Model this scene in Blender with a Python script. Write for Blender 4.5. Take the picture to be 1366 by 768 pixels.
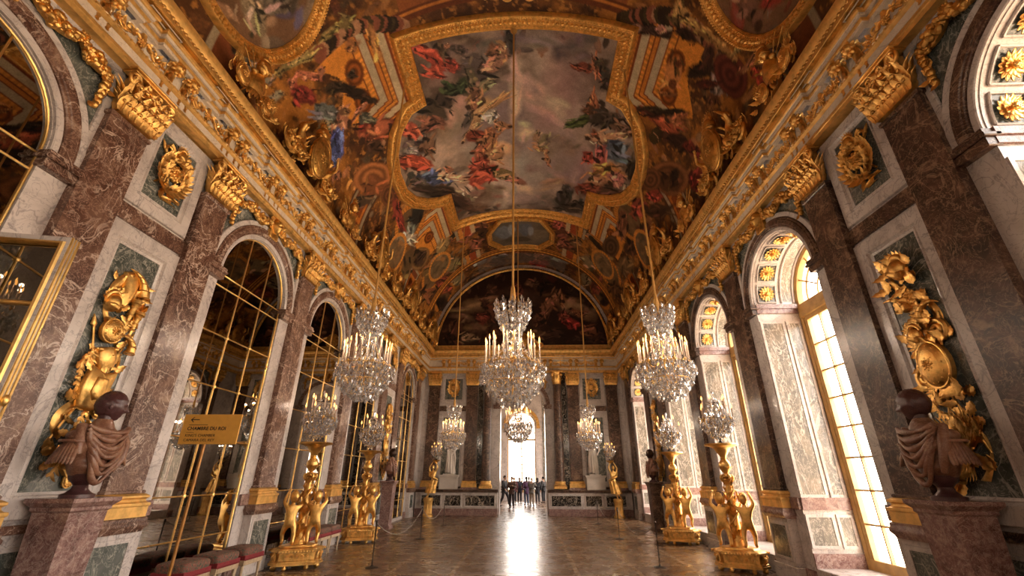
import bpy, math, random
import numpy as np
from mathutils import Matrix, Vector, Euler

# ------------------------------------------------------------------ clean start
for o in list(bpy.data.objects):
    bpy.data.objects.remove(o)
SC = bpy.context.scene
COL = SC.collection
PI = math.pi
rad = math.radians

# ------------------------------------------------------------------ camera
cam = bpy.data.cameras.new('camera')
cam.sensor_fit = 'HORIZONTAL'
cam.sensor_width = 36.0
cam.lens = 578.8 / 1366 * 36.0
cam.clip_start = 0.05
cam_ob = bpy.data.objects.new('camera', cam)
COL.objects.link(cam_ob)
PITCH, YAW, ROLL = 0.40746, -0.037145, 0.0041664
_F = Vector((math.sin(YAW) * math.cos(PITCH), math.cos(YAW) * math.cos(PITCH), math.sin(PITCH)))
_R = Vector((math.cos(YAW), -math.sin(YAW), 0))
_U = _R.cross(_F)
_R2 = _R * math.cos(ROLL) + _U * math.sin(ROLL)
_U2 = -_R * math.sin(ROLL) + _U * math.cos(ROLL)
_m = Matrix(((_R2.x, _U2.x, -_F.x, 0.29), (_R2.y, _U2.y, -_F.y, 0.0), (_R2.z, _U2.z, -_F.z, 1.75), (0, 0, 0, 1)))
cam_ob.matrix_world = _m
SC.camera = cam_ob

# ------------------------------------------------------------------ view, world, light levels
SC.view_settings.view_transform = 'Standard'
SC.view_settings.look = 'None'
SC.view_settings.exposure = 0.75
SC.view_settings.gamma = 1.0
SC.view_settings.use_curve_mapping = False
cy = SC.cycles
cy.max_bounces = 9
cy.diffuse_bounces = 5
cy.glossy_bounces = 5
cy.transmission_bounces = 4
cy.transparent_max_bounces = 12
cy.sample_clamp_indirect = 4.0
cy.sample_clamp_direct = 40.0
cy.blur_glossy = 0.6
cy.use_denoising = True
cy.caustics_reflective = False
cy.caustics_refractive = False

DAY = 10.0                     # daylight outside the windows
LAMP = 125.0                  # watts of one full-size chandelier
W = bpy.data.worlds.new('world')
SC.world = W
W.use_nodes = True
wn, wl = W.node_tree.nodes, W.node_tree.links
bg = wn['Background']
tc = wn.new('ShaderNodeTexCoord')
sep = wn.new('ShaderNodeSeparateXYZ')
ramp = wn.new('ShaderNodeValToRGB')
mp = wn.new('ShaderNodeMapRange')
wl.new(tc.outputs['Generated'], sep.inputs[0])
wl.new(sep.outputs['Z'], mp.inputs['Value'])
mp.inputs['From Min'].default_value = -0.4
mp.inputs['From Max'].default_value = 0.6
wl.new(mp.outputs[0], ramp.inputs[0])
ramp.color_ramp.elements[0].color = (0.85, 0.62, 0.42, 1)
ramp.color_ramp.elements[0].position = 0.25
ramp.color_ramp.elements[1].color = (1.0, 0.94, 0.88, 1)
ramp.color_ramp.elements[1].position = 0.62
wl.new(ramp.outputs[0], bg.inputs[0])
bg.inputs[1].default_value = DAY


def portal(name, loc, rot, sx, sy):
    l = bpy.data.lights.new(name, 'AREA')
    l.shape = 'RECTANGLE'
    l.size, l.size_y = sx, sy
    l.cycles.is_portal = True
    o = bpy.data.objects.new(name, l)
    COL.objects.link(o)
    o.location = loc
    o.rotation_euler = rot
    return o


# bays of the long walls: (window / mirror bay centre), trophy bays, pilasters
ARCH_Y = [2.70, 7.90, 11.32, 14.75, 20.0]
BACK_ARCH_Y = [-0.86, -4.0]
TROPHY_Y = [5.295, 17.375]
PIL_Y = [1.0, 4.39, 6.2, 9.6, 13.05, 16.45, 18.3, 21.7]
HW = 5.22                      # half width of the hall, wall face
FARY = 23.3
NEARY = -5.8
for i, y in enumerate(ARCH_Y + BACK_ARCH_Y):
    portal('window_daylight_portal', (6.35, y, 3.2), (0, rad(90), 0), 6.2, 2.3)
for y in (28.2, 33.2):
    portal('window_daylight_portal', (5.05, y, 3.5), (0, rad(90), 0), 6.0, 2.2)
portal('window_daylight_portal', (-.25, 36.95, 3.6), (rad(-90), 0, 0), 2.3, 6.2)


# ------------------------------------------------------------------ mesh helpers
def T(x=0, y=0, z=0):
    m = np.eye(4); m[:3, 3] = (x, y, z); return m


def S(x, y=None, z=None):
    if y is None: y = z = x
    return np.diag([x, y, z, 1.0])


def RX(a):
    c, s = math.cos(a), math.sin(a)
    return np.array([[1, 0, 0, 0], [0, c, -s, 0], [0, s, c, 0], [0, 0, 0, 1.0]])


def RY(a):
    c, s = math.cos(a), math.sin(a)
    return np.array([[c, 0, s, 0], [0, 1, 0, 0], [-s, 0, c, 0], [0, 0, 0, 1.0]])


def RZ(a):
    c, s = math.cos(a), math.sin(a)
    return np.array([[c, -s, 0, 0], [s, c, 0, 0], [0, 0, 1, 0], [0, 0, 0, 1.0]])


class MB:
    def __init__(s):
        s.V, s.F, s.n = [], [], 0

    def add(s, vf, M=None):
        v, f = vf
        v = np.asarray(v, float).reshape(-1, 3)
        if M is not None:
            v = v @ M[:3, :3].T + M[:3, 3]
        n = s.n
        s.V.append(v)
        s.F.extend([tuple(i + n for i in q) for q in f])
        s.n += len(v)
        return s

    def vf(s):
        return (np.vstack(s.V), list(s.F))

    def mesh(s, name, m, smooth=40):
        me = bpy.data.meshes.new(name)
        v = np.vstack(s.V) if s.V else np.zeros((0, 3))
        me.from_pydata(v.tolist(), [], s.F)
        for k in (m if isinstance(m, (list, tuple)) else [m]):
            me.materials.append(k)
        if smooth:
            me.polygons.foreach_set('use_smooth', [True] * len(me.polygons))
            me.set_sharp_from_angle(angle=rad(smooth))
        me.update()
        return me

    def obj(s, name, m, parent=None, smooth=40):
        return mk(name, s.mesh(name, m, smooth), parent)


def mk(name, data, parent=None):
    o = bpy.data.objects.new(name, data)
    COL.objects.link(o)
    if parent is not None:
        o.parent = parent
    return o


def tag(o, label=None, cat=None, group=None, kind=None):
    if label: o['label'] = label
    if cat: o['category'] = cat
    if group: o['group'] = group
    if kind: o['kind'] = kind
    return o


def thing(name, label, cat, loc=(0, 0, 0), rz=0, group=None, scale=None):
    o = bpy.data.objects.new(name, None)
    o.empty_display_size = 0.1
    COL.objects.link(o)
    o.location = loc
    o.rotation_euler = (0, 0, rz)
    if scale: o.scale = scale if isinstance(scale, tuple) else (scale,) * 3
    return tag(o, label, cat, group)


def struct(name, mb, m, parent=None, smooth=40):
    o = mb.obj(name, m, parent, smooth)
    if parent is None: o['kind'] = 'structure'
    return o


KIDS = {}


def children(o):
    return [c for c in bpy.data.objects if c.parent == o]


def dup(root, label, loc, rz=0, group=None, scale=None, kids=None):
    r = root.copy()
    COL.objects.link(r)
    r.location = loc
    r.rotation_euler = (0, 0, rz)
    if scale: r.scale = (scale,) * 3
    r['label'] = label
    if group: r['group'] = group
    ks = KIDS.get(root.name)
    if ks is None:
        ks = [(c, children(c)) for c in children(root)]
        KIDS[root.name] = ks
    for ch, gs in ks:
        c = ch.copy(); COL.objects.link(c); c.parent = r
        for g in gs:
            d = g.copy(); COL.objects.link(d); d.parent = c
    return r


def box(x0, x1, y0, y1, z0, z1):
    v = [(x, y, z) for x in (x0, x1) for y in (y0, y1) for z in (z0, z1)]
    f = [(0, 1, 3, 2), (4, 6, 7, 5), (0, 4, 5, 1), (2, 3, 7, 6), (0, 2, 6, 4), (1, 5, 7, 3)]
    return v, f


def cbox(x0, x1, y0, y1, z0, z1, c=0.01):
    """box with chamfered vertical and top edges (front face towards +y)"""
    def ring(i, z): return [(x0 + i, y0 + i, z), (x1 - i, y0 + i, z), (x1 - i, y1 - i, z), (x0 + i, y1 - i, z)]
    v = ring(c, z0) + ring(0, z0 + c) + ring(0, z1 - c) + ring(c, z1)
    f = [(0, 3, 2, 1), (12, 13, 14, 15)]
    for k in range(3):
        for i in range(4):
            a, b = k * 4 + i, k * 4 + (i + 1) % 4
            f.append((a, b, b + 4, a + 4))
    return v, f


def grid(P, cu=False, cv=False):
    P = np.asarray(P, float)
    m, n = P.shape[:2]
    f = []
    for i in range(m if cu else m - 1):
        for j in range(n if cv else n - 1):
            i2, j2 = (i + 1) % m, (j + 1) % n
            f.append((i * n + j, i * n + j2, i2 * n + j2, i2 * n + j))
    return P.reshape(-1, 3), f


def lathe(prof, seg=24, a0=0, a1=2 * PI):
    full = abs(a1 - a0 - 2 * PI) < 1e-6
    k = seg if full else seg + 1
    A = np.linspace(a0, a1, seg + 1)[:k]
    P = np.array([[(r * math.cos(a), r * math.sin(a), z) for r, z in prof] for a in A])
    return grid(P, cu=full)


def ell(rx, ry, rz, u=12, v=8):
    P = np.array([[(rx * math.cos(a) * math.cos(b), ry * math.sin(a) * math.cos(b), rz * math.sin(b))
                   for b in np.linspace(-PI / 2, PI / 2, v)] for a in np.linspace(0, 2 * PI, u + 1)[:-1]])
    return grid(P, cu=True)


def tube(path, r, seg=8, closed=False, caps=True):
    p = np.asarray(path, float)
    n = len(p)
    r = np.full(n, r) if np.isscalar(r) else np.asarray(r, float)
    if closed:
        t = np.roll(p, -1, 0) - np.roll(p, 1, 0)
    else:
        t = np.gradient(p, axis=0)
    t /= np.linalg.norm(t, axis=1)[:, None] + 1e-12
    up = np.array([0.0, 0, 1]) if abs(t[0][2]) < 0.9 else np.array([0, 1.0, 0])
    a = np.cross(t[0], up); a /= np.linalg.norm(a)
    A = np.linspace(0, 2 * PI, seg + 1)[:-1]
    R = []
    for i in range(n):
        a = a - t[i] * (a @ t[i]); a /= np.linalg.norm(a) + 1e-12
        b = np.cross(t[i], a)
        R.append(p[i] + r[i] * (np.cos(A)[:, None] * a + np.sin(A)[:, None] * b))
    v, f = grid(np.array(R), cu=closed, cv=True)
    if caps and not closed:
        f = f + [tuple(range(seg))[::-1], tuple(range((n - 1) * seg, n * seg))]
    return v, f


def prism(poly, y0, y1, bev=0.0):
    """poly in (x,z), extruded along y from y0 to y1; the y1 face is inset by bev"""
    p = np.asarray(poly, float)
    n = len(p)
    c = p.mean(0)
    rings = [np.c_[p[:, 0], np.full(n, y0), p[:, 1]]]
    if bev:
        d = p - c
        L = np.linalg.norm(d, axis=1)[:, None]
        q = c + d * np.maximum(0.05, (L - bev) / L)
        h = (y1 - y0)
        rings.append(np.c_[p[:, 0], np.full(n, y0 + h * .55), p[:, 1]])
        rings.append(np.c_[q[:, 0], np.full(n, y1), q[:, 1]])
    else:
        rings.append(np.c_[p[:, 0], np.full(n, y1), p[:, 1]])
    v = np.vstack(rings)
    f = [tuple(range(n))[::-1], tuple(range((len(rings) - 1) * n, len(rings) * n))]
    for k in range(len(rings) - 1):
        for i in range(n):
            a, b = k * n + i, k * n + (i + 1) % n
            f.append((a, b, b + n, a + n))
    return v, f


def dome(poly, y0, h, steps=(1.0, .93, .75, .5, .25), bump=None):
    """puffed relief over a 2-d outline"""
    p = np.asarray(poly, float)
    n = len(p); c = p.mean(0)
    rings = [np.c_[p[:, 0], np.full(n, y0), p[:, 1]]]
    for s in steps:
        q = c + (p - c) * s
        hh = y0 + h * (0.35 + 0.65 * math.sqrt(max(0, 1 - s * s)))
        rings.append(np.c_[q[:, 0], np.full(n, hh), q[:, 1]])
    v = np.vstack(rings + [np.array([[c[0], y0 + h, c[1]]])])
    f = []
    for k in range(len(rings) - 1):
        for i in range(n):
            a, b = k * n + i, k * n + (i + 1) % n
            f.append((a, b, b + n, a + n))
    k = (len(rings) - 1) * n
    for i in range(n):
        f.append((k + i, k + (i + 1) % n, len(v) - 1))
    return v, f


def offset_path(pts, closed):
    """mitre normals (to the left of travel) for a 2-d path"""
    p = np.asarray(pts, float)
    n = len(p)
    N = []
    for i in range(n):
        a = p[i] - p[i - 1] if (closed or i > 0) else p[1] - p[0]
        b = p[(i + 1) % n] - p[i] if (closed or i < n - 1) else p[-1] - p[-2]
        a = a / (np.linalg.norm(a) + 1e-12); b = b / (np.linalg.norm(b) + 1e-12)
        na, nb = np.array([-a[1], a[0]]), np.array([-b[1], b[0]])
        m = na + nb
        m /= np.linalg.norm(m) + 1e-12
        N.append(m / max(0.35, m @ na))
    return p, np.array(N)


def moulding(pts, prof, closed=True, conv=None):
    """sweep prof [(offset, depth)] along a 2-d path (x,z); depth is +y.  conv maps (x,z,depth) to 3-d"""
    p, N = offset_path(pts, closed)
    rows = []
    for o, d in prof:
        q = p + N * o
        rows.append(np.c_[q[:, 0], np.full(len(q), d), q[:, 1]])
    P = np.array(rows)
    if conv: P = conv(P)
    v, f = grid(P, cv=closed)
    return v, f


def rect(x0, x1, z0, z1):
    return [(x0, z0), (x1, z0), (x1, z1), (x0, z1)]


def arc(cx, cz, r, a0, a1, n):
    return [(cx + r * math.cos(a), cz + r * math.sin(a)) for a in np.linspace(a0, a1, n)]


def arch_outline(hw, z0, zs, n=28):
    """from bottom left up, over the arch and down (open path)"""
    return [(-hw, z0)] + arc(0, zs, hw, PI, 0, n) + [(hw, z0)]


def leaf(L, Wd, curl=0.3, lobes=4, n=9, m=5):
    """acanthus leaf rising along z, face towards +y, tip curling to +y"""
    P = []
    for t in np.linspace(0, 1, n):
        w = Wd * (0.55 + 0.45 * math.sin(PI * min(1, t * 1.15))) * (1 - t ** 5) * (1 + 0.18 * math.cos(lobes * 2 * PI * t))
        w = max(w, Wd * .04)
        row = []
        for u in np.linspace(-1, 1, m):
            z = L * (t - 0.25 * max(0, t - .7) ** 2 * 4)
            y = curl * L * t ** 2.2 + 0.12 * Wd * (1 - u * u) - 0.05 * Wd * math.cos(u * 6)
            row.append((w * u, y, z))
        P.append(row)
    return grid(np.array(P))


def scroll(r0, r1, turns, th, n=26, seg=6, a0=0, flip=1):
    """flat spiral in the x-z plane, thickness tapering to the eye"""
    A = np.linspace(0, turns * 2 * PI, n)
    R = np.linspace(r0, r1, n)
    path = np.c_[flip * R * np.cos(A + a0), np.linspace(0, th * .5, n), R * np.sin(A + a0)]
    return tube(path, np.linspace(th, th * .6, n), seg)


def rosette(r, petals=10, h=0.04):
    mb = MB()
    for ring, (pr, k, hh) in enumerate(((r, petals, h * .6), (r * .68, petals, h), (r * .36, 6, h * 1.2))):
        for i in range(k):
            a = 2 * PI * (i + .5 * ring) / k
            mb.add(ell(pr * .24, h * .45, pr * .34, 7, 5), T(pr * .66 * math.cos(a), hh * .6, pr * .66 * math.sin(a)) @ RY(PI / 2 - a))
    mb.add(ell(r * .22, h * 1.1, r * .22, 9, 6), T(0, h * .8, 0))
    return mb.vf()


def swag(p0, p1, sag, r, n=16, seed=1, lump=1.0):
    """leafy garland hanging between two points"""
    rng = random.Random(seed)
    p0, p1 = np.array(p0, float), np.array(p1, float)
    mb = MB()
    t = np.linspace(0, 1, n)
    path = p0 + (p1 - p0) * t[:, None]
    path[:, 2] -= sag * 4 * t * (1 - t)
    rr = r * (0.55 + 0.6 * np.sin(PI * t))
    mb.add(tube(path, rr * .8, 7))
    for i in range(n):
        for k in range(4):
            a = rng.uniform(0, PI)
            q = path[i] + rr[i] * np.array([math.cos(a) * .8, math.sin(a) * .9, rng.uniform(-.8, .8)])
            s = rr[i] * rng.uniform(.35, .6) * lump
            mb.add(ell(s, s, s * 1.3, 6, 5), T(*q) @ RY(rng.uniform(-1, 1)) @ RX(rng.uniform(-1, 1)))
    return mb.vf()


# ------------------------------------------------------------------ skinned figures
def skin_mesh(verts, edges, radii, root=0, sub=2):
    me = bpy.data.meshes.new('tmp')
    me.from_pydata([tuple(v) for v in verts], edges, [])
    ob = bpy.data.objects.new('tmp', me)
    COL.objects.link(ob)
    ob.modifiers.new('s', 'SKIN').use_smooth_shade = True
    if sub:
        m = ob.modifiers.new('u', 'SUBSURF'); m.levels = m.render_levels = sub
    sv = me.skin_vertices[0].data
    for i, r in enumerate(radii):
        r = r if isinstance(r, (tuple, list)) else (r, r)
        sv[i].radius = r
        sv[i].use_root = (i == root)
    dg = bpy.context.evaluated_depsgraph_get()
    out = bpy.data.meshes.new_from_object(ob.evaluated_get(dg))
    v = np.array([x.co[:] for x in out.vertices])
    f = [tuple(p.vertices) for p in out.polygons]
    bpy.data.objects.remove(ob); bpy.data.meshes.remove(me); bpy.data.meshes.remove(out)
    return v, f


def head(h=0.23, hair=None, beard=0, curls=0, seed=0):
    """head with face towards +y, chin at z=0, crown at z=h; returns (v,f)"""
    u, v = 44, 36
    P = []
    rng = np.random.RandomState(seed)
    for b in np.linspace(-PI / 2, PI / 2, v):
        row = []
        for a in np.linspace(0, 2 * PI, u + 1)[:-1]:
            d = np.array([math.cos(b) * math.sin(a), math.cos(b) * math.cos(a), math.sin(b)])
            x, y, z = d * np.array([.345, .44, .5])
            z += .5
            low = max(0, .5 - z)
            x *= 1 - .75 * low
            if y > 0: y *= 1 - .12 * low
            else:
                y *= 1 - .65 * low
            fr = max(0, d[1]) ** 2
            g = lambda cx, cz, sx, sz: math.exp(-((x - cx) / sx) ** 2 - ((z - cz) / sz) ** 2)
            if d[1] > 0:
                y += .12 * g(0, .385, .06, .05) + .07 * g(0, .47, .04, .09)
                y -= .065 * (g(.13, .52, .07, .045) + g(-.13, .52, .07, .045))
                y += .04 * (g(.13, .6, .11, .03) + g(-.13, .6, .11, .03)) + .02 * (g(.13, .52, .04, .02) + g(-.13, .52, .04, .02))
                y += .04 * g(0, .235, .09, .022) + .035 * g(0, .20, .08, .02) - .03 * g(0, .217, .09, .01)
                y += .06 * g(0, .07, .08, .07)
                y += .02 * (g(.17, .38, .08, .09) + g(-.17, .38, .08, .09))
                if beard: y += .07 * beard * g(0, .1, .2, .12)
            if hair and (z > .68 or d[1] < .15) and z > .2:
                k = 1.08 + .030 * (math.sin(a * 11 + 2 * math.sin(b * 6)) * math.sin(b * 15 + a * 2)) * curls
                x *= k; y *= k; z = .5 + (z - .5) * k
            row.append((x, y, z))
        P.append(row)
    vv, f = grid(np.array(P), cv=True)
    mb = MB(); mb.add((vv, f))
    for s in (-1, 1):
        mb.add(ell(.035, .08, .12, 8, 6), T(s * .335, -.02, .48))
    V, Fc = mb.vf()
    return V * h, Fc
# ------------------------------------------------------------------ materials
class NT:
    def __init__(s, name):
        s.m = bpy.data.materials.new(name)
        s.m.use_nodes = True
        s.n, s.l = s.m.node_tree.nodes, s.m.node_tree.links
        s.b = s.n['Principled BSDF']

    def new(s, t, **k):
        n = s.n.new(t)
        for a, v in k.items():
            if a in n.inputs: n.inputs[a].default_value = v
            else: setattr(n, a, v)
        return n

    def link(s, a, b): s.l.new(a, b)

    def pos(s, scale=(1, 1, 1), rot=(0, 0, 0)):
        g = s.new('ShaderNodeNewGeometry')
        m = s.new('ShaderNodeMapping')
        m.inputs['Scale'].default_value = scale
        m.inputs['Rotation'].default_value = rot
        s.link(g.outputs['Position'], m.inputs['Vector'])
        return m.outputs[0]

    def noise(s, vec, scale, detail=5, rough=.55, dist=0):
        n = s.new('ShaderNodeTexNoise')
        n.inputs['Scale'].default_value = scale
        n.inputs['Detail'].default_value = detail
        n.inputs['Roughness'].default_value = rough
        n.inputs['Distortion'].default_value = dist
        if vec is not None: s.link(vec, n.inputs['Vector'])
        return n.outputs['Fac']

    def ramp(s, fac, stops, interp='LINEAR'):
        r = s.new('ShaderNodeValToRGB')
        r.color_ramp.interpolation = interp
        e = r.color_ramp.elements
        while len(e) < len(stops): e.new(0.5)
        for k, (p, c) in enumerate(stops):
            e[k].position = p
            e[k].color = (*c, 1) if len(c) == 3 else c
        s.link(fac, r.inputs[0])
        return r.outputs[0]

    def math(s, op, a, b=None):
        m = s.new('ShaderNodeMath'); m.operation = op
        for i, q in enumerate((a, b)):
            if q is None: continue
            if isinstance(q, (int, float)): m.inputs[i].default_value = q
            else: s.link(q, m.inputs[i])
        return m.outputs[0]

    def mix(s, fac, a, b, mode='MIX'):
        m = s.new('ShaderNodeMix'); m.data_type = 'RGBA'; m.blend_type = mode
        for i, q in ((0, fac), (6, a), (7, b)):
            if isinstance(q, (int, float)): m.inputs[i].default_value = q
            elif isinstance(q, tuple): m.inputs[i].default_value = (*q, 1)
            else: s.link(q, m.inputs[i])
        return m.outputs[2]

    def bump(s, h, strength=.3, dist=.01):
        b = s.new('ShaderNodeBump')
        b.inputs['Strength'].default_value = strength
        b.inputs['Distance'].default_value = dist
        s.link(h, b.inputs['Height'])
        s.link(b.outputs[0], s.b.inputs['Normal'])

    def set(s, **k):
        for a, v in k.items():
            a = a.replace('_', ' ')
            if isinstance(v, tuple) and len(v) == 3: v = (*v, 1)
            if hasattr(v, 'is_linked'): s.link(v, s.b.inputs[a])
            else: s.b.inputs[a].default_value = v
        return s


def veins(t, vec, scale, width, dist=1.5):
    n = t.noise(vec, scale, 4, .6, dist)
    a = t.math('ABSOLUTE', t.math('SUBTRACT', n, .5))
    return t.ramp(a, [(0, (1, 1, 1)), (width, (0, 0, 0))])


def marble(name, stops, vein, vscale=2.2, vwidth=.03, cloud=3.0, rough=.22, vamt=.8, stretch=(1, 1, 1), vein2=None):
    t = NT(name)
    v = t.pos(stretch, (.4, .3, .5))
    c = t.ramp(t.noise(v, cloud, 8, .62, .8), stops)
    a = veins(t, v, vscale, vwidth)
    br = t.ramp(t.noise(v, vscale * .7, 2), [(.28, (0, 0, 0)), (.52, (1, 1, 1))])
    a = t.math('MULTIPLY', t.math('MULTIPLY', a, br), vamt)
    c = t.mix(a, c, vein)
    a2 = t.math('MULTIPLY', veins(t, v, vscale * 2.7, vwidth * 1.2, 2.5), vamt * .8)
    c = t.mix(a2, c, vein2 or vein)
    t.set(Base_Color=c, Roughness=rough)
    t.b.inputs['Specular IOR Level'].default_value = .45
    return t.m


M = {}
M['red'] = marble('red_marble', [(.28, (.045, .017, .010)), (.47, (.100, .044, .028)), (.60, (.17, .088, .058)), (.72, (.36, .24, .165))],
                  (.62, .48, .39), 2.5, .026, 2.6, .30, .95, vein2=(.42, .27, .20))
M['shaded_red'] = marble('shaded_red_marble', [(.3, (.014, .007, .006)), (.48, (.048, .022, .016)), (.60, (.11, .055, .037)), (.70, (.28, .17, .11))],  # red marble with the window wall's shade darkened into its colours
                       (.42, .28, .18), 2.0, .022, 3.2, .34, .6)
M['white'] = marble('white_marble', [(.3, (.42, .36, .33)), (.5, (.60, .53, .49)), (.7, (.68, .61, .57))],
                    (.20, .17, .17), 1.3, .018, 1.6, .25, .6)
M['stucco'] = marble('warm_white_stucco', [(.3, (.62, .50, .38)), (.5, (.74, .61, .47)), (.7, (.80, .67, .53))], (.34, .25, .18), 1.6, .014, 2.0, .35, .5)
M['green'] = marble('green_grey_marble', [(.3, (.045, .055, .048)), (.5, (.095, .105, .092)), (.7, (.16, .165, .145))],
                    (.5, .47, .40), 1.6, .02, 2.6, .2, .7)
M['jamb'] = marble('jamb_brown_marble', [(.3, (.085, .082, .072)), (.5, (.165, .148, .122)), (.7, (.29, .235, .18))],
                   (.68, .60, .52), 1.8, .022, 2.4, .25, .8, (1.4, 1, .6))
M['black'] = marble('black_marble', [(.3, (.004, .004, .004)), (.6, (.012, .010, .009)), (.8, (.03, .026, .022))],
                    (.6, .5, .4), 1.1, .016, 2.0, .18, .9)
M['pink'] = marble('pink_pedestal_marble', [(.3, (.10, .045, .038)), (.5, (.22, .115, .10)), (.7, (.38, .24, .20))],
                   (.55, .42, .36), 5.0, .03, 9.0, .25, .5)
M['statue'] = marble('statue_marble', [(.3, (.55, .49, .43)), (.6, (.70, .63, .56))], (.5, .45, .4), 1.0, .01, 1.5, .4, .3)


def gold(name, col, rough=.34, bump=.35, scale=60, var=.25, metal=1.0):
    t = NT(name)
    tcx = t.new('ShaderNodeTexCoord')
    n = t.noise(tcx.outputs['Object'], scale, 4, .6)
    n2 = t.noise(tcx.outputs['Object'], 7, 3, .6)
    dark = tuple(c * (1 - var * 1.6) for c in col)
    c = t.ramp(n2, [(.3, dark), (.55, col), (.75, tuple(min(1, q * 1.12) for q in col))])
    t.set(Base_Color=c, Metallic=metal)
    r = t.ramp(n2, [(.3, (rough + .14,) * 3), (.7, (rough,) * 3)])
    t.set(Roughness=r)
    t.bump(n, bump, .006)
    return t.m


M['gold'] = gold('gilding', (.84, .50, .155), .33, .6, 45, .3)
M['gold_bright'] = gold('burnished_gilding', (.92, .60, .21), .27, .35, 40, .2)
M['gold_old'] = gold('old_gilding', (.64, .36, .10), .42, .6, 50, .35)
M['gold_satin'] = gold('satin_gilded_bands', (.80, .48, .15), .42, .5, 90, .2, .72)
M['gold_frame'] = gold('gilded_picture_frames', (.90, .50, .13), .40, .6, 70, .22, .75)

t = NT('aged_mirror')
v = t.pos()
c = t.ramp(t.noise(v, 2.0, 5), [(.3, (.33, .31, .28)), (.7, (.46, .44, .40))])
t.set(Base_Color=c, Metallic=1.0, Roughness=.012)
n = t.noise(v, 1.1, 2); t.bump(n, .015, .02)
M['mirror'] = t.m

# window glass: lets daylight straight through, with a weak gloss
t = NT('window_glass')
tr = t.new('ShaderNodeBsdfTransparent'); tr.inputs[0].default_value = (.97, .96, .94, 1)
gl = t.new('ShaderNodeBsdfGlossy'); gl.inputs['Roughness'].default_value = .03
fr = t.new('ShaderNodeFresnel'); mx = t.new('ShaderNodeMixShader')
t.link(fr.outputs[0], mx.inputs[0]); t.link(tr.outputs[0], mx.inputs[1]); t.link(gl.outputs[0], mx.inputs[2])
t.link(mx.outputs[0], t.n['Material Output'].inputs[0])
M['glass'] = t.m

# cut crystal: sharp gloss over clear body
t = NT('cut_crystal')
tr = t.new('ShaderNodeBsdfTransparent'); tr.inputs[0].default_value = (.93, .91, .89, 1)
gl = t.new('ShaderNodeBsdfGlossy'); gl.inputs['Roughness'].default_value = .05
gl.inputs[0].default_value = (1, 1, 1, 1)
tl = t.new('ShaderNodeBsdfTranslucent'); tl.inputs[0].default_value = (.93, .93, .95, 1)
m1 = t.new('ShaderNodeMixShader'); m1.inputs[0].default_value = .26
t.link(gl.outputs[0], m1.inputs[1]); t.link(tl.outputs[0], m1.inputs[2])
m2 = t.new('ShaderNodeMixShader'); m2.inputs[0].default_value = .72
t.link(tr.outputs[0], m2.inputs[1]); t.link(m1.outputs[0], m2.inputs[2])
t.link(m2.outputs[0], t.n['Material Output'].inputs[0])
M['crystal'] = t.m


def plain(name, col, rough=.5, metal=0, emit=None, es=0, noise=None):
    t = NT(name)
    if noise:
        n = t.noise(t.pos(), noise[0], 5)
        c = t.ramp(n, [(.3, tuple(q * (1 - noise[1]) for q in col)), (.7, tuple(min(1, q * (1 + noise[1])) for q in col))])
        t.set(Base_Color=c)
    else:
        t.set(Base_Color=col)
    t.set(Roughness=rough, Metallic=metal)
    if emit:
        t.b.inputs['Emission Color'].default_value = (*emit, 1)
        t.b.inputs['Emission Strength'].default_value = es
    return t.m


M['candle'] = plain('candle_wax', (.34, .23, .15), .45, noise=(20, .08))
M['candle'].node_tree.nodes['Principled BSDF'].inputs['Subsurface Weight'].default_value = .0
M['flame'] = plain('candle_flame', (1, .6, .2), .5, 0, (1.0, .45, .11), 2.6)
M['cord'] = plain('golden_silk_cord', (.62, .33, .09), .6, noise=(90, .25))
M['bronze'] = plain('dark_bronze', (.05, .03, .02), .35, .8, noise=(30, .3))
M['porphyry'] = plain('dark_porphyry', (.075, .030, .030), .3, noise=(120, .5))
M['alabaster'] = marble('brown_alabaster', [(.3, (.13, .05, .03)), (.5, (.21, .09, .052)), (.7, (.33, .17, .10))], (.5, .34, .23), 4, .03, 5, .3, .35)
M['steel'] = plain('dark_barrier_metal', (.045, .032, .026), .35, .7, noise=(30, .3))
M['rope'] = plain('grey_barrier_cord', (.30, .25, .20), .7, noise=(80, .3))
M['sign'] = plain('ochre_sign_board', (.70, .35, .055), .5, noise=(15, .06))
M['sign_pole'] = plain('orange_brown_pole', (.34, .15, .03), .35, .4, noise=(15, .2))
M['ink'] = plain('black_lettering', (.012, .008, .006), .6, noise=(30, .2))
M['oak'] = plain('ochre_painted_oak', (.50, .30, .10), .45, noise=(6, .22))
M['tapestry'] = NT('tapestry_cushion').m
t = NT('tapestry_cushion')
tcx = t.new('ShaderNodeTexCoord')
vo = t.new('ShaderNodeTexVoronoi'); vo.inputs['Scale'].default_value = 22
t.link(tcx.outputs['Object'], vo.inputs['Vector'])
c = t.ramp(t.noise(tcx.outputs['Object'], 26, 5, .7), [(.36, (.03, .028, .022)), (.48, (.15, .115, .075)), (.56, (.20, .035, .028)), (.68, (.32, .25, .15))])
t.set(Base_Color=c, Roughness=.85)
t.bump(vo.outputs['Distance'], .3, .004)
M['tapestry'] = t.m
M['velvet'] = plain('crimson_fringe', (.22, .018, .022), .75, noise=(90, .4))
M['cream_wood'] = plain('cream_gilt_stool_wood', (.52, .38, .24), .45, noise=(14, .2))


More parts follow.
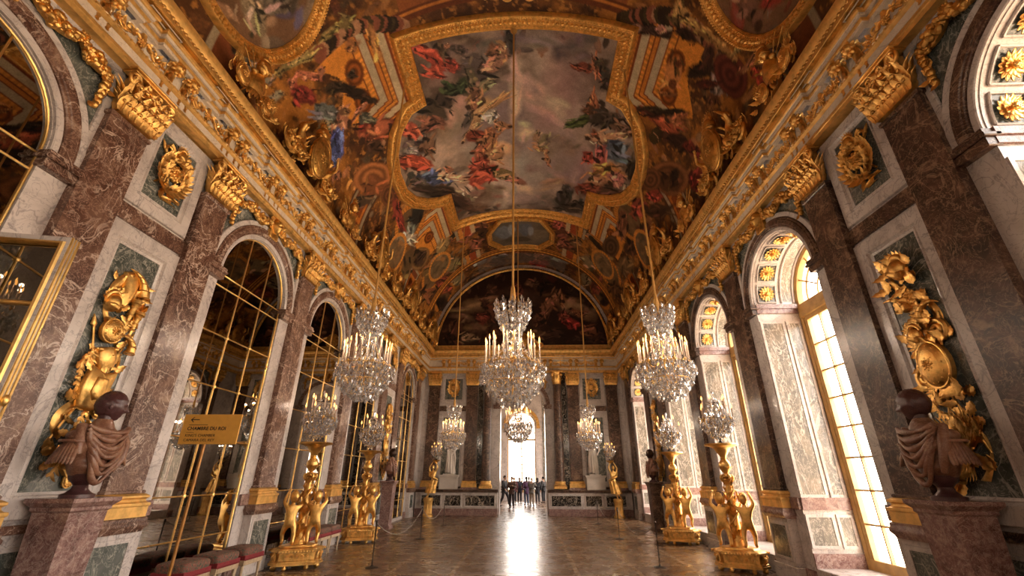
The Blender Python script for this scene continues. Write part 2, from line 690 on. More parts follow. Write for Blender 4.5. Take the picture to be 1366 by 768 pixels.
def paint_mat(name, rough=.6, fine=.16, gain=1.0):
    t = NT(name)
    a = t.new('ShaderNodeAttribute'); a.attribute_name = 'Col'
    v = t.pos()
    n = t.ramp(t.noise(v, 9, 6, .7), [(.3, (1 - fine,) * 3), (.7, (1 + fine,) * 3)])
    c = t.mix(1.0, a.outputs['Color'], n, 'MULTIPLY')
    n2 = t.ramp(t.noise(v, 34, 4, .7, .6), [(.35, (.72, .70, .68)), (.65, (1.2, 1.22, 1.25))])
    c = t.mix(.75, c, n2, 'MULTIPLY')
    t.set(Base_Color=c, Roughness=rough)
    t.b.inputs['Specular IOR Level'].default_value = .25
    return t.m


M['paint'] = paint_mat('painted_plaster')
M['canvas'] = paint_mat('oil_painting', .5, .10)

# parquet: squares set on the diagonal, each with alternating plank direction
t = NT('oak_parquet')
def planks(t, rot, sx, sy):
    v = t.pos((1, 1, 1), (0, 0, rot))
    b = t.new('ShaderNodeTexBrick')
    b.offset = .5
    for k, q in (('Scale', 1.0), ('Mortar Size', .006), ('Brick Width', sx), ('Row Height', sy), ('Mortar Smooth', .2), ('Bias', 0.0)):
        b.inputs[k].default_value = q
    b.inputs['Color1'].default_value = (.20, .110, .054, 1)
    b.inputs['Color2'].default_value = (.125, .065, .032, 1)
    b.inputs['Mortar'].default_value = (.022, .010, .005, 1)
    t.link(v, b.inputs['Vector'])
    return b.outputs['Color'], b.outputs['Fac']
c1, f1 = planks(t, rad(45), 1.1, .155)
c2, f2 = planks(t, rad(-45), 1.1, .155)
ch = t.new('ShaderNodeTexChecker'); ch.inputs['Scale'].default_value = .82
t.link(t.pos((1, 1, 0), (0, 0, 0)), ch.inputs['Vector'])
c = t.mix(ch.outputs['Fac'], c1, c2)
# pale border strips of the squares
sq = t.new('ShaderNodeTexBrick'); sq.offset = 0
for k, q in (('Scale', 1.0), ('Mortar Size', .045), ('Brick Width', 1.22), ('Row Height', 1.22), ('Mortar Smooth', .05)):
    sq.inputs[k].default_value = q
t.link(t.pos((1, 1, 1), (0, 0, rad(0))), sq.inputs['Vector'])
c = t.mix(sq.outputs['Fac'], c, (.29, .175, .095))
gr = t.ramp(t.noise(t.pos((3, 3, 3)), 5, 6, .65), [(.3, (.70, .70, .70)), (.7, (1.22, 1.22, 1.22))])
c = t.mix(1.0, c, gr, 'MULTIPLY')
t.set(Base_Color=c)
t.set(Roughness=t.ramp(t.noise(t.pos(), 2.5, 5, .6), [(.3, (.20,) * 3), (.7, (.34,) * 3)]))
t.b.inputs['Specular IOR Level'].default_value = .55
t.bump(f1, .12, .004)
M['parquet'] = t.m
M['facade'] = plain('pale_outdoor_stone', (.6, .48, .34), .8, noise=(.6, .15))
M['skin'] = plain('skin', (.42, .24, .16), .55, noise=(20, .08))
# ------------------------------------------------------------------ the room shell
def WL(y): return T(-HW, y, 0) @ RZ(-PI / 2)
def WR(y): return T(HW, y, 0) @ RZ(PI / 2)
def WF(x): return T(x, FARY, 0) @ RZ(PI)
ZCAP = 6.83                   # underside of the entablature
ZS = 5.15                     # spring line of all arches
R_OPEN = 1.05

mb = MB(); mb.add(box(-6.6, 6.6, NEARY - .3, 37.4, -.2, 0))
struct('floor', mb, M['parquet'], smooth=0)


def arch_wall(hwt, ztop, hw, z0, zs, depth, back=True):
    """wall bay with an arched hole: face at y=0, reveal back to y=-depth"""
    o = [(-hw, z0)] + [(-hw, z) for z in np.linspace(z0, zs, 4)[1:-1]] + arc(0, zs, hw, PI, 0, 33) + \
        [(hw, z) for z in np.linspace(zs, z0, 4)[1:-1]] + [(hw, z0)]
    out = []
    for x, z in o:
        if z <= zs:
            out.append((math.copysign(hwt, x), z))
        else:
            dx, dz = x, z - zs
            k = min(hwt / abs(dx) if abs(dx) > 1e-6 else 1e9, (ztop - zs) / dz)
            out.append((dx * k, zs + dz * k))
    # corner vertices
    oi = np.array(o); ou = np.array(out)
    for sgn in (-1, 1):
        d = np.hypot(ou[:, 0] - sgn * hwt, ou[:, 1] - ztop)
        ou[np.argmin(d)] = (sgn * hwt, ztop)
    mb = MB()
    for y in ((0, -depth) if back else (0,)):
        P = np.array([np.c_[oi[:, 0], np.full(len(oi), y), oi[:, 1]], np.c_[ou[:, 0], np.full(len(oi), y), ou[:, 1]]])
        mb.add(grid(P))
    mb.add(grid(np.array([np.c_[oi[:, 0], np.full(len(oi), 0.0), oi[:, 1]], np.c_[oi[:, 0], np.full(len(oi), -depth), oi[:, 1]]])))
    if z0 > 0:
        mb.add(box(-hwt, hwt, -depth, 0, 0, z0))
    return mb.vf()


ALL_ARCH = BACK_ARCH_Y[::-1] + ARCH_Y
HB = 1.45
solids = []
y = NEARY
for c in ALL_ARCH:
    if c - HB > y: solids.append((y, c - HB))
    y = c + HB
solids.append((y, FARY))

wl = MB(); wr = MB()
for c in ALL_ARCH:
    wl.add(arch_wall(HB, ZCAP + .1, R_OPEN, .12, ZS, .06, False), WL(c))
    wr.add(arch_wall(HB, ZCAP + .1, R_OPEN, .28, ZS, 1.15), WR(c))
for a, b in solids:
    wl.add(box(-HW - .12, -HW, a, b, 0, ZCAP + .1))
    wr.add(box(HW, HW + 1.15, a, b, 0, ZCAP + .1))
wl.add(box(-HW - .4, -HW - .13, NEARY, FARY, 0, 8.4))
wl.add(box(-HW - .13, -HW + .02, NEARY, FARY, ZCAP + .08, 8.4))
wr.add(box(HW - .02, HW + 1.15, NEARY, FARY, ZCAP + .08, 8.4))
wall_left = struct('wall_left', wl, M['white'])
wall_right = struct('wall_right', wr, M['white'])
mb = MB(); mb.add(box(-6.4, 6.4, NEARY - .2, NEARY, 0, 14))
struct('wall_back', mb, M['white'])
# far wall with the open archway to the next room
FD = 1.15
mb = MB()
mb.add(arch_wall(1.35, ZCAP + .1, FD, 0.0, ZS, .9), WF(0))
for s in (-1, 1):
    mb.add(box(*sorted((s * 1.35, s * 5.6)), FARY, FARY + .9, 0, ZCAP + .1))
mb.add(box(-5.6, 5.6, FARY, FARY + .9, ZCAP + .1, 14))
wall_far = struct('wall_far', mb, M['white'])

# ------------------------------------------------------------------ arches: red ring between pale rings, impost blocks
def ring(r0, r1, d, zs=ZS, chf=.012, n=41):
    prof = [(0, 0), (0, d - chf), (-chf if r1 < r0 else chf, d), (r1 - r0 - chf, d), (r1 - r0, d - chf), (r1 - r0, 0)]
    return moulding(arc(0, zs, r0, PI, 0, n), prof, closed=False)


arch_red = MB()
arch_red.add(ring(1.145, 1.325, .075))
arch_red.add(ring(1.185, 1.285, .09))
for s in (-1, 1):
    arch_red.add(cbox(*sorted((s * 1.03, s * 1.40)), -.05, .10, 4.93, 5.04))
    arch_red.add(cbox(*sorted((s * 1.0, s * 1.42)), -.05, .13, 5.04, 5.09))
    arch_red.add(cbox(*sorted((s * 1.02, s * 1.41)), -.05, .115, 5.09, 5.15))
me_arch_red = arch_red.mesh('archivolt', M['red'])
me_arch_shaded = arch_red.mesh('archivolt', M['shaded_red'])  # same arch ring, shade of the window wall in the marble colour
arch_wh = MB()
arch_wh.add(ring(1.06, 1.145, .05))
arch_wh.add(ring(1.325, 1.43, .055))
# spandrel border along pilaster and architrave
arch_wh.add(moulding([(-1.42, 5.45), (-1.42, 6.80), (1.42, 6.80), (1.42, 5.45)], [(0, 0), (0, .04), (-.09, .04), (-.10, .02), (-.10, 0)], closed=False))
me_arch_wh = arch_wh.mesh('arch_border', M['white'])
sp = MB()
o = arc(0, ZS, 1.43, rad(168), rad(12), 41)
top = [(x, 6.74) for x in np.linspace(-1.34, 1.34, 41)]
o2 = [(max(-1.34, min(1.34, x)), min(z, 6.73)) for x, z in o]
sp.add(grid(np.array([[(x, .012, z) for x, z in o2], [(x2, .012, max(z2, 6.74)) for (x2, z2) in top]])))
me_spand = sp.mesh('spandrel_field', M['green'])

for s, Wm, wall in ((-1, WL, wall_left), (1, WR, wall_right)):
    for c in ALL_ARCH:
        for nm, me in (('archivolt', me_arch_red if s < 0 else me_arch_shaded), ('arch_border', me_arch_wh), ('spandrel_field', me_spand)):
            o = mk(nm, me, wall)
            o.location = (s * HW, c, 0); o.rotation_euler = (0, 0, s * PI / 2)
o = mk('archivolt', me_arch_red, wall_far); o.location = (0, FARY, 0); o.rotation_euler = (0, 0, PI); o.scale = (1.08, 1, 1)
o = mk('arch_border', me_arch_wh, wall_far); o.location = (0, FARY, 0); o.rotation_euler = (0, 0, PI); o.scale = (1.08, 1, 1)

# ------------------------------------------------------------------ mirrors of the left wall
BARZ = [.78, 1.42, 2.30, 3.17, 4.05, 4.88, 5.10]
mpane = MB()
o = arch_outline(1.05, .13, ZS)
mpane.add(([(x, -.045, z) for x, z in o], [tuple(range(len(o)))]))
me_pane = mpane.mesh('mirror_panes', M['mirror'], smooth=0)
mf = MB()
mf.add(moulding(arch_outline(1.05, .12, ZS), [(0, -.05), (0, -.030), (-.010, -.022), (-.022, -.030), (-.024, -.05)], closed=False))
me_mframe = mf.mesh('gilt_frame', M['gold_bright'])
me_bars = []
bars = MB()
for x in (-.35, .35):
    zt = ZS + math.sqrt(1.05 ** 2 - x * x) - .02
    bars.add(tube([(x, -.04, .13), (x, -.04, zt)], .012, 6))
for z in BARZ:
    bars.add(tube([(-1.04, -.04, z), (1.04, -.04, z)], .012, 6))
for x in (-.35, .35):
    for z in BARZ[1:5]:
        bars.add(ell(.035, .02, .035, 8, 5), T(x, -.03, z))
me_bars = bars.mesh('glazing_bars', M['gold_bright'])
MIRROR_LABELS = {
    2.70: 'tall arched mirror rising behind the open mirrored door leaf',
    7.90: 'tall arched mirror behind the ochre direction sign and the stools',
    11.32: 'tall arched mirror behind the gilded candelabrum closest to the sign',
    14.75: 'tall arched mirror behind the second gilded candelabrum from the sign',
    20.0: 'tall arched mirror next to the far corner, beyond the distant bust',
}
for c in ARCH_Y:
    r = thing('arched_mirror', MIRROR_LABELS[c], 'mirror', (-HW, c, 0), -PI / 2, 'arched mirrors of the inner wall')
    mk('mirror_panes', me_pane, r); mk('gilt_frame', me_mframe, r); mk('glazing_bars', me_bars, r)
for c in BACK_ARCH_Y:
    o = mk('mirror_panes', me_pane, wall_left); o.location = (-HW, c, 0); o.rotation_euler = (0, 0, -PI / 2)

# ------------------------------------------------------------------ windows of the right wall
WY = -.93
wf = MB()
fr = [(0, WY - .06), (0, WY + .05), (-.03, WY + .07), (-.09, WY + .05), (-.11, WY - .06)]
wf.add(moulding(arch_outline(1.05, .28, ZS), fr, closed=False))
wf.add(cbox(-1.0, 1.0, WY - .07, WY + .09, 4.83, 4.93)); wf.add(cbox(-1.0, 1.0, WY - .06, WY + .065, 4.93, 5.12))
wf.add(cbox(-1.0, 1.0, WY - .06, WY + .05, .28, .46))
wf.add(cbox(-.065, .065, WY - .06, WY + .08, .3, 4.85))
for s in (-1, 1):
    wf.add(cbox(*sorted((s * .065, s * .12)), WY - .05, WY + .04, .4, 4.8))
    wf.add(cbox(*sorted((s * .86, s * .96)), WY - .05, WY + .04, .4, 4.8))
    wf.add(cbox(*sorted((s * .1, s * .9)), WY - .05, WY + .04, 4.74, 4.84))
me_wframe = wf.mesh('window_frame', M['oak'])
wb = MB()
rows = np.linspace(.46, 4.75, 9)
for s in (-1, 1):
    for z in rows[1:-1]:
        wb.add(cbox(*sorted((s * .1, s * .9)), WY - .03, WY + .03, z - .016, z + .016, .005))
    wb.add(cbox(*sorted((s * .475, s * .505)), WY - .03, WY + .03, .45, 4.76, .005))
for a in (30, 60, 90, 120, 150):
    ca, sa = math.cos(rad(a)), math.sin(rad(a))
    wb.add(tube([(.36 * ca, WY, ZS + .36 * sa), (1.0 * ca, WY, ZS + 1.0 * sa)], .018, 6))
for r_ in (.36, .70):
    wb.add(tube([(x, WY, z) for x, z in arc(0, ZS, r_, 0, PI, 20)], .018, 6))
me_wbars = wb.mesh('glazing_bars', M['oak'])
wp = MB()
o = arch_outline(1.0, .4, ZS, 20)
wp.add(([(x, WY, z) for x, z in o], [tuple(range(len(o)))]))
me_wpane = wp.mesh('panes', M['glass'], smooth=0)
# reveal lining
jm, jw, jr, jg = MB(), MB(), MB(), MB()
for s in (-1, 1):
    xj = s * R_OPEN
    def slab(mb, y0, y1, z0, z1, th): mb.add(box(*sorted((xj, xj - s * th)), y0, y1, z0, z1))
    for (y0, y1) in ((-.46, -.06), (-.79, -.60)):
        slab(jm, y0, y1, 1.45, 4.72, .012); slab(jm, y0, y1, .64, 1.08, .012)
    for (z0, z1) in ((1.45, 4.72), (.64, 1.08)):       # raised white frames round the panels
        for (y0, y1) in ((-.46, -.06), (-.79, -.60)):
            for q in ((y0 - .05, y0, z0 - .05, z1 + .05), (y1, y1 + .05, z0 - .05, z1 + .05), (y0, y1, z0 - .05, z0), (y0, y1, z1, z1 + .05)):
                slab(jw, *q, .022)
    slab(jr, -.86, 0.0, 1.20, 1.36, .03); slab(jr, -.86, .0, 1.36, 1.40, .045)
    slab(jr, -.86, 0.0, 4.95, 5.05, .03); slab(jr, -.86, 0.0, 5.05, 5.15, .05)
    slab(jr, -.86, 0.0, .28, .52, .03)
def curved(y0, y1, a0, a1, rr, n=24):
    A = np.linspace(a0, a1, n)
    return grid(np.array([[(rr * math.cos(a), y, ZS + rr * math.sin(a)) for a in A] for y in (y0, y1)]))
jm.add(curved(-.80, -.60, rad(4), rad(176), 1.04, 40))
for y in (-.83, -.57):
    jw.add(tube([(x, y, z) for x, z in arc(0, ZS, 1.035, rad(2), rad(178), 40)], .022, 6))
ROSA = [13, 38.7, 64.3, 90, 115.7, 141.3, 167]
for a in ROSA:
    a = rad(a)
    jg.add(curved(-.45, -.09, a - .17, a + .17, 1.042, 6))
    for e in (-.18, .18):
        jw.add(tube([(1.035 * math.cos(a + e), y, ZS + 1.035 * math.sin(a + e)) for y in (-.46, -.08)], .018, 6))
    for y in (-.46, -.08):
        jw.add(tube([(x, y, z) for x, z in arc(0, ZS, 1.035, a - .18, a + .18, 7)], .018, 6))
me_jm = jm.mesh('jamb_panels', M['jamb']); me_jw = jw.mesh('jamb_mouldings', M['white']); me_jr = jr.mesh('jamb_bands', M['pink']); me_jg = jg.mesh('coffer_fields', M['green'])
rm = MB()
for n_, L_, w_, y_, c_ in ((14, .185, .040, .015, .12), (11, .135, .034, .035, .25), (8, .085, .02, .055, .4)):
    for i in range(n_):
        a = 2 * PI * (i + .5 * (n_ == 12)) / n_
        rm.add(leaf(L_, w_, c_, 1, 8, 5), T(0, y_, 0) @ RY(a))
rm.add(ell(.045, .03, .045, 12, 7), T(0, .07, 0))
for i in range(14): rm.add(ell(.011, .012, .011, 6, 4), T(.035 * math.cos(i * 2.4) * (i / 14) ** .5, .095, .035 * math.sin(i * 2.4) * (i / 14) ** .5))
me_ros = rm.mesh('rosette', M['gold_bright'])
for i, c in enumerate(ALL_ARCH):
    r = thing('window_%d' % (i + 1), None, None, (HW, c, 0), PI / 2)
    r['kind'] = 'structure'
    for nm, me in (('window_frame', me_wframe), ('glazing_bars', me_wbars), ('panes', me_wpane), ('jamb_panels', me_jm), ('jamb_mouldings', me_jw), ('jamb_bands', me_jr), ('coffer_fields', me_jg)):
        mk(nm, me, r)
    if c < 2: continue
    for a in ROSA:
        o = mk('rosette', me_ros, r)
        ca, sa = math.cos(rad(a)), math.sin(rad(a))
        o.matrix_local = Matrix(((sa, -ca, 0, 1.03 * ca), (0, 0, 1, -.27), (-ca, -sa, 0, ZS + 1.03 * sa), (0, 0, 0, 1)))

# pale ledge in front of each window
mb = MB()
for c in ALL_ARCH:
    mb.add(cbox(HW - .0, HW + 1.0, c - 1.05, c + 1.05, .27, .3))
struct('trim_4', mb, M['white'], smooth=0)

# ------------------------------------------------------------------ pilasters
PW = .29
def capital_vf(hw=.29, d=.15, h=.70):
    mb = MB()
    mb.add(box(-hw * .92, hw * .92, 0, d * .8, 0, h * .85))
    for x in np.linspace(-.92, .92, 7):
        mb.add(leaf(h * .40, .062, .50, 5, 10, 5), T(x * hw, d * .85, .0) @ RY(x * .12)); mb.add(ell(.032, .03, .026, 7, 5), T(x * hw, d * .85 + h * .19, h * .34))
        for e in (-1, 1): mb.add(ell(.018, .02, .03, 6, 4), T(x * hw + e * .035, d * .85 + .05, h * .2) @ RY(e * .6))
    for x in np.linspace(-1.0, 1.0, 6):
        mb.add(leaf(h * .62, .060, .44, 6, 10, 5), T(x * hw * .9, d * .74, .03) @ RY(x * .2)); mb.add(ell(.034, .03, .028, 7, 5), T(x * hw * .95, d * .74 + h * .25, h * .56))
        for e in (-1, 1): mb.add(ell(.018, .02, .03, 6, 4), T(x * hw * .92 + e * .036, d * .74 + .09, h * .42) @ RY(e * .6))
    for x in np.linspace(-.8, .8, 5):
        mb.add(leaf(h * .80, .045, .34, 6, 10, 5), T(x * hw * .9, d * .66, .05) @ RY(x * .3))
    for s in (-1, 1):
        for y in (.3, .7):
            mb.add(leaf(h * .44, .06, .4, 5), T(s * hw * .93, d * y, .01) @ RZ(-s * PI / 2)); mb.add(leaf(h * .66, .05, .4, 5), T(s * hw * .9, d * y, .03) @ RZ(-s * PI / 2))
        mb.add(scroll(.095, .012, 2.0, .024, 30, 6, -PI / 2, s), T(s * hw * 1.0, d * 1.25, h * .76))
        mb.add(scroll(.06, .012, 1.6, .016, 22, 6, -PI / 2, -s), T(s * hw * .36, d * 1.25, h * .78))
        mb.add(tube([(s * hw * .3, d, h * .40), (s * hw * .5, d * 1.2, h * .60), (s * hw * .85, d * 1.3, h * .86)], [.012, .016, .02], 6))
        for k in range(5): mb.add(ell(.022, .022, .022, 6, 5), T(s * hw * (.55 + .12 * k), d * 1.35, h * (.60 + .05 * abs(k - 2))))
    mb.add(ell(.055, .06, .065, 10, 7), T(0, d * 1.2, h * .76))
    for i in range(10):
        a = 2 * PI * i / 10
        mb.add(leaf(.11, .028, .15, 2, 6, 3), T(.03 * math.cos(a), d * 1.05, h * .72 + .03 * math.sin(a)) @ RY(PI / 2 - a))
    for s in (-1, 1):                                    # small swags under the volutes
        mb.add(tube([(s * hw * t_, d * 1.3, h * (.66 - .12 * math.sin(PI * (t_ - .1) / .8))) for t_ in np.linspace(.1, .9, 9)], .014, 6))
    mb.add(cbox(-hw * 1.18, hw * 1.18, 0, d * 1.35, h * .90, h * .955, .012))
    mb.add(cbox(-hw * 1.25, hw * 1.25, 0, d * 1.5, h * .955, h, .012))
    return mb.vf()


cap = MB(); cap.add(capital_vf())
me_cap = cap.mesh('capital', M['gold'], 50)
PD = .12
sh = MB()
sh.add(cbox(-PW, PW, .004, PD, 1.52, 6.10, .008))
sh.add(cbox(-PW - .025, PW + .025, .004, PD + .025, 6.06, 6.13, .012))
sh.add(cbox(-PW - .03, PW + .03, .004, PD + .03, 1.50, 1.545, .012))
me_shaft_r = sh.mesh('shaft', M['red']); me_shaft_d = sh.mesh('shaft', M['shaded_red'])
bs = MB()
prof = [(0, 1.21), (.085, 1.21), (.085, 1.34), (.095, 1.345), (.10, 1.365), (.095, 1.385), (.07, 1.39), (.055, 1.405), (.05, 1.43), (.06, 1.44), (.075, 1.452), (.075, 1.475), (.06, 1.485), (.035, 1.50), (0, 1.505)]
def plinth_prof(prof, hw, d):
    P = []
    for o, z in prof:
        P.append([(-hw - o, .004, z), (-hw - o, d + o, z), (hw + o, d + o, z), (hw + o, .004, z)])
    P.append([(0, 0, prof[-1][1])] * 4)
    return grid(np.array(P))
bs.add(plinth_prof(prof, PW, PD))
me_base = bs.mesh('base', M['gold_satin'])
pw = MB()
HP = PW + .10
pw.add(cbox(-HP, HP, .004, .20, .0, .26, .01))
pw.add(cbox(-HP + .03, HP - .03, .004, .165, .26, 1.03, .006))
pw.add(moulding(rect(-HP + .10, HP - .10, .36, .94), [(.03, .16), (.03, .178), (0, .185), (-.02, .18), (-.03, .165)]))
me_ped = pw.mesh('pedestal', M['white'])
pi = MB(); pi.add(box(-HP + .12, HP - .12, .15, .169, .38, .92)); me_pinset = pi.mesh('inset_panel', M['green'], 0)
pc = MB(); pc.add(plinth_prof([(0, 1.03), (.06, 1.03), (.07, 1.06), (.10, 1.10), (.10, 1.13), (.085, 1.15), (.085, 1.20), (.07, 1.212), (0, 1.213)], PW + .03, PD + .02))
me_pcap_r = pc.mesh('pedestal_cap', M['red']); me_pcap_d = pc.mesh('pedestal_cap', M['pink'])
PILW = {1.0: 'nearest, beside the open mirrored door', 4.39: 'between the open mirrored door and the near bust', 6.2: 'between the near bust and the sign',
        9.6: 'behind the candelabrum closest to the sign', 13.05: 'between the two candelabra on the mirror side', 16.45: 'just before the distant bust on the mirror side',
        18.3: 'just beyond the distant bust on the mirror side', 21.7: 'last before the far corner on the mirror side'}
PILR = {1.0: 'nearest on the window side', 4.39: 'between the nearest window and the near bust', 6.2: 'between the near bust and the tall window beside it',
        9.6: 'behind the nearest candelabrum on the window side', 13.05: 'between the two candelabra on the window side', 16.45: 'just before the distant bust on the window side',
        18.3: 'just beyond the distant bust on the window side', 21.7: 'last before the far corner on the window side'}
def pilaster(label, loc, rz, dark, group):
    r = thing('pilaster', label, 'pilaster', loc, rz, group)
    mk('shaft', me_shaft_d if dark else me_shaft_r, r); mk('capital', me_cap, r).location = (0, .06, 6.13)
    mk('base', me_base, r); p = mk('pedestal', me_ped, r)
    mk('inset_panel', me_pinset, p); mk('pedestal_cap', me_pcap_d if dark else me_pcap_r, r)
    return r
for y in PIL_Y[1:]:
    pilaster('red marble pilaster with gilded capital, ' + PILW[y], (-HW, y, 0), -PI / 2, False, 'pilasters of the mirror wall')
    pilaster('shade-darkened marble pilaster with gilded capital, ' + PILR[y], (HW, y, 0), PI / 2, True, 'pilasters of the window wall')
for s, lr in ((-1, 'mirror'), (1, 'window')):
    pilaster('dark marble pilaster on the far wall, in the corner by the %s side' % lr, (s * 4.66, FARY, 0), PI, True, 'pilasters of the far wall')
    pilaster('dark marble pilaster on the far wall, between statue and column, %s side' % lr, (s * 2.64, FARY, 0), PI, True, 'pilasters of the far wall')
# fluted black marble strips, which also paint in the shadow gaps, and round columns beside the archway
for s, lr in ((-1, 'mirror'), (1, 'window')):
    mb = MB(); mb.add(cbox(s * 2.18 - .13, s * 2.18 + .13, FARY - .10, FARY, 1.1, 6.8)); 
    o = struct('trim_%d' % (6 if s < 0 else 7), mb, M['black'])
    r = thing('column', 'round red marble column flanking the far archway on the %s side' % lr, 'column', (s * 1.80, FARY - .33, 0), 0, 'columns of the archway')
    c = MB(); c.add(lathe([(.0, 1.5), (.235, 1.5), (.235, 1.55), (.215, 1.58), (.213, 3.2), (.19, 6.06), (.215, 6.08), (.215, 6.12), (.0, 6.13)], 32)); c.obj('shaft', M['shaded_red'], r, 30)
    c = MB(); c.add(cbox(-.30, .30, -.30, .30, 1.16, 1.28)); c.add(lathe([(0, 1.28), (.29, 1.28), (.31, 1.31), (.29, 1.35), (.25, 1.37), (.25, 1.41), (.27, 1.43), (.265, 1.47), (.24, 1.5), (0, 1.5)], 32)); c.obj('base', M['gold_satin'], r)
    c = MB()
    c.add(lathe([(.17, 0), (.2, .0), (.19, .4), (.26, .62), (0, .62)], 20))
    for i in range(8):
        a = 2 * PI * i / 8
        c.add(leaf(.34, .085, .4), T(.2 * math.cos(a), .2 * math.sin(a), 0) @ RZ(a - PI / 2))
        c.add(leaf(.52, .08, .4), T(.18 * math.cos(a + .39), .18 * math.sin(a + .39), .05) @ RZ(a + .39 - PI / 2))
    for i in range(4):
        a = PI / 4 + PI / 2 * i
        c.add(scroll(.09, .02, 1.5, .028, 20, 6, -PI / 2, 1), T(.27 * math.cos(a), .27 * math.sin(a), .52) @ RZ(a))
    c.add(cbox(-.31, .31, -.31, .31, .62, .70))
    c.obj('capital', M['gold'], r, 50).location = (0, 0, 6.13)

# ------------------------------------------------------------------ entablature
def sweepY(path, prof, conv):
    """path in (along, projection); prof in (projection offset, height)"""
    return moulding(path, prof, False, conv)
CONS = [7.44 + 1.365 * k for k in range(-9, 12)]
CONS = [c for c in CONS if c < 22.0]
YA, YB = NEARY, FARY - .05
def jog_path(base, fwd, half):
    P = [(YA, base)]
    for c in CONS:
        P += [(c - half - .001, base), (c - half, base + fwd), (c + half, base + fwd), (c + half + .001, base)]
    return P + [(YB, base)]
def jog_far(base, fwd, half):
    P = [(-5.15, base)]
    for c in CONSF:
        P += [(c - half - .001, base), (c - half, base + fwd), (c + half, base + fwd), (c + half + .001, base)]
    return P + [(5.15, base)]
CONSF = [-4.1, -2.75, -1.37, 0.0, 1.37, 2.75, 4.1]
def entab(kind):
    """local frame (x along wall, y out of it); returns gold, white bands"""
    if kind == 'side':
        st = [(YA, 0), (YB, 0)]; jp = jog_path; L = (YA, YB); cons = CONS
    else:
        st = [(-5.15, 0), (5.15, 0)]; jp = jog_far; L = (-5.15, 5.15); cons = CONSF
    def conv(P):      # P[...,0]=along, P[...,1]=height, P[...,2]=projection
        return np.stack([P[..., 0], P[..., 2], P[..., 1]], -1)
    g, w, p = MB(), MB(), MB()
    A = lambda mb, prof, path=st: mb.add(sweepY(path, prof, conv))
    A(g, [(0, 6.80), (.17, 6.80), (.175, 6.86), (.19, 6.87), (.19, 6.915), (.16, 6.92), (.16, 6.93)])
    A(w, [(.16, 6.925), (.185, 6.925), (.185, 7.045), (.16, 7.05)])
    A(g, [(.18, 7.045), (.20, 7.05), (.235, 7.075), (.24, 7.10), (.22, 7.13), (.14, 7.135)])
    A(w, [(.14, 7.13), (.14, 7.46)])
    j1 = jp(.0, .085, .32)
    A(w, [(.14, 7.44), (.20, 7.45), (.20, 7.485), (.215, 7.49)], j1)
    A(g, [(.215, 7.49), (.235, 7.50), (.24, 7.53), (.225, 7.545)], j1)
    A(w, [(.225, 7.545), (.26, 7.55), (.26, 7.585), (.27, 7.59)], j1)
    A(g, [(.27, 7.59), (.29, 7.60), (.30, 7.62), (.30, 7.66)], j1)
    A(p, [(.20, 7.66), (.44, 7.67), (.44, 7.70)])
    A(g, [(.43, 7.69), (.455, 7.70), (.455, 7.80), (.47, 7.82), (.49, 7.88), (.50, 7.93), (.50, 7.97), (.47, 8.00), (.40, 8.03), (.17, 8.06), (.17, 8.32)])
    n = int((L[1] - L[0]) / .085)
    for i in range(n):
        a = L[0] + .04 + i * .085
        g.add(ell(.026, .022, .03, 6, 4), T(a, .475, 7.765))
        g.add(ell(.02, .02, .02, 5, 4), T(a, .245, 7.09))
    # framed soffit panels between the consoles
    for a, b in zip(cons[:-1], cons[1:]):
        if b - a > 2: continue
        w.add(moulding([(a + .40, .325), (b - .40, .325), (b - .40, .425), (a + .40, .425)], [(0, 7.655), (0, 7.64), (.012, 7.64), (.012, 7.66)], True, conv))
    return g, w, p


me_en = {}
def console_vf():
    mb = MB()
    # scrolled bracket with a lion-like boss at its head
    S_ = [(.14, -.30), (.17, -.27), (.16, -.18), (.18, -.08), (.25, .0), (.30, .03), (.30, .09), (.14, .10)]
    mb.add(([(x, y, z) for x in (-.075, .075) for y, z in S_], [tuple(range(8)), tuple(range(8, 16))[::-1]] + [(i, (i + 1) % 8, (i + 1) % 8 + 8, i + 8) for i in range(8)]))
    mb.add(ell(.085, .085, .085, 12, 8), T(0, .27, -.02))
    for i in range(9):
        a = 2 * PI * i / 9
        mb.add(ell(.034, .035, .05, 7, 5), T(.085 * math.cos(a), .255, -.02 + .085 * math.sin(a)) @ RY(PI / 2 - a))
    mb.add(ell(.03, .03, .025, 8, 5), T(0, .345, -.045))
    for s in (-1, 1):
        mb.add(ell(.014, .014, .012, 6, 4), T(s * .03, .34, .0))
        mb.add(scroll(.05, .01, 1.4, .016, 14, 5), T(s * .08, .18, -.02) @ RZ(PI / 2))
    mb.add(leaf(.22, .05, -.1), T(0, .19, -.29))
    return mb.vf()
mb = MB(); mb.add(console_vf()); me_console = mb.mesh('console', M['gold'], 50)


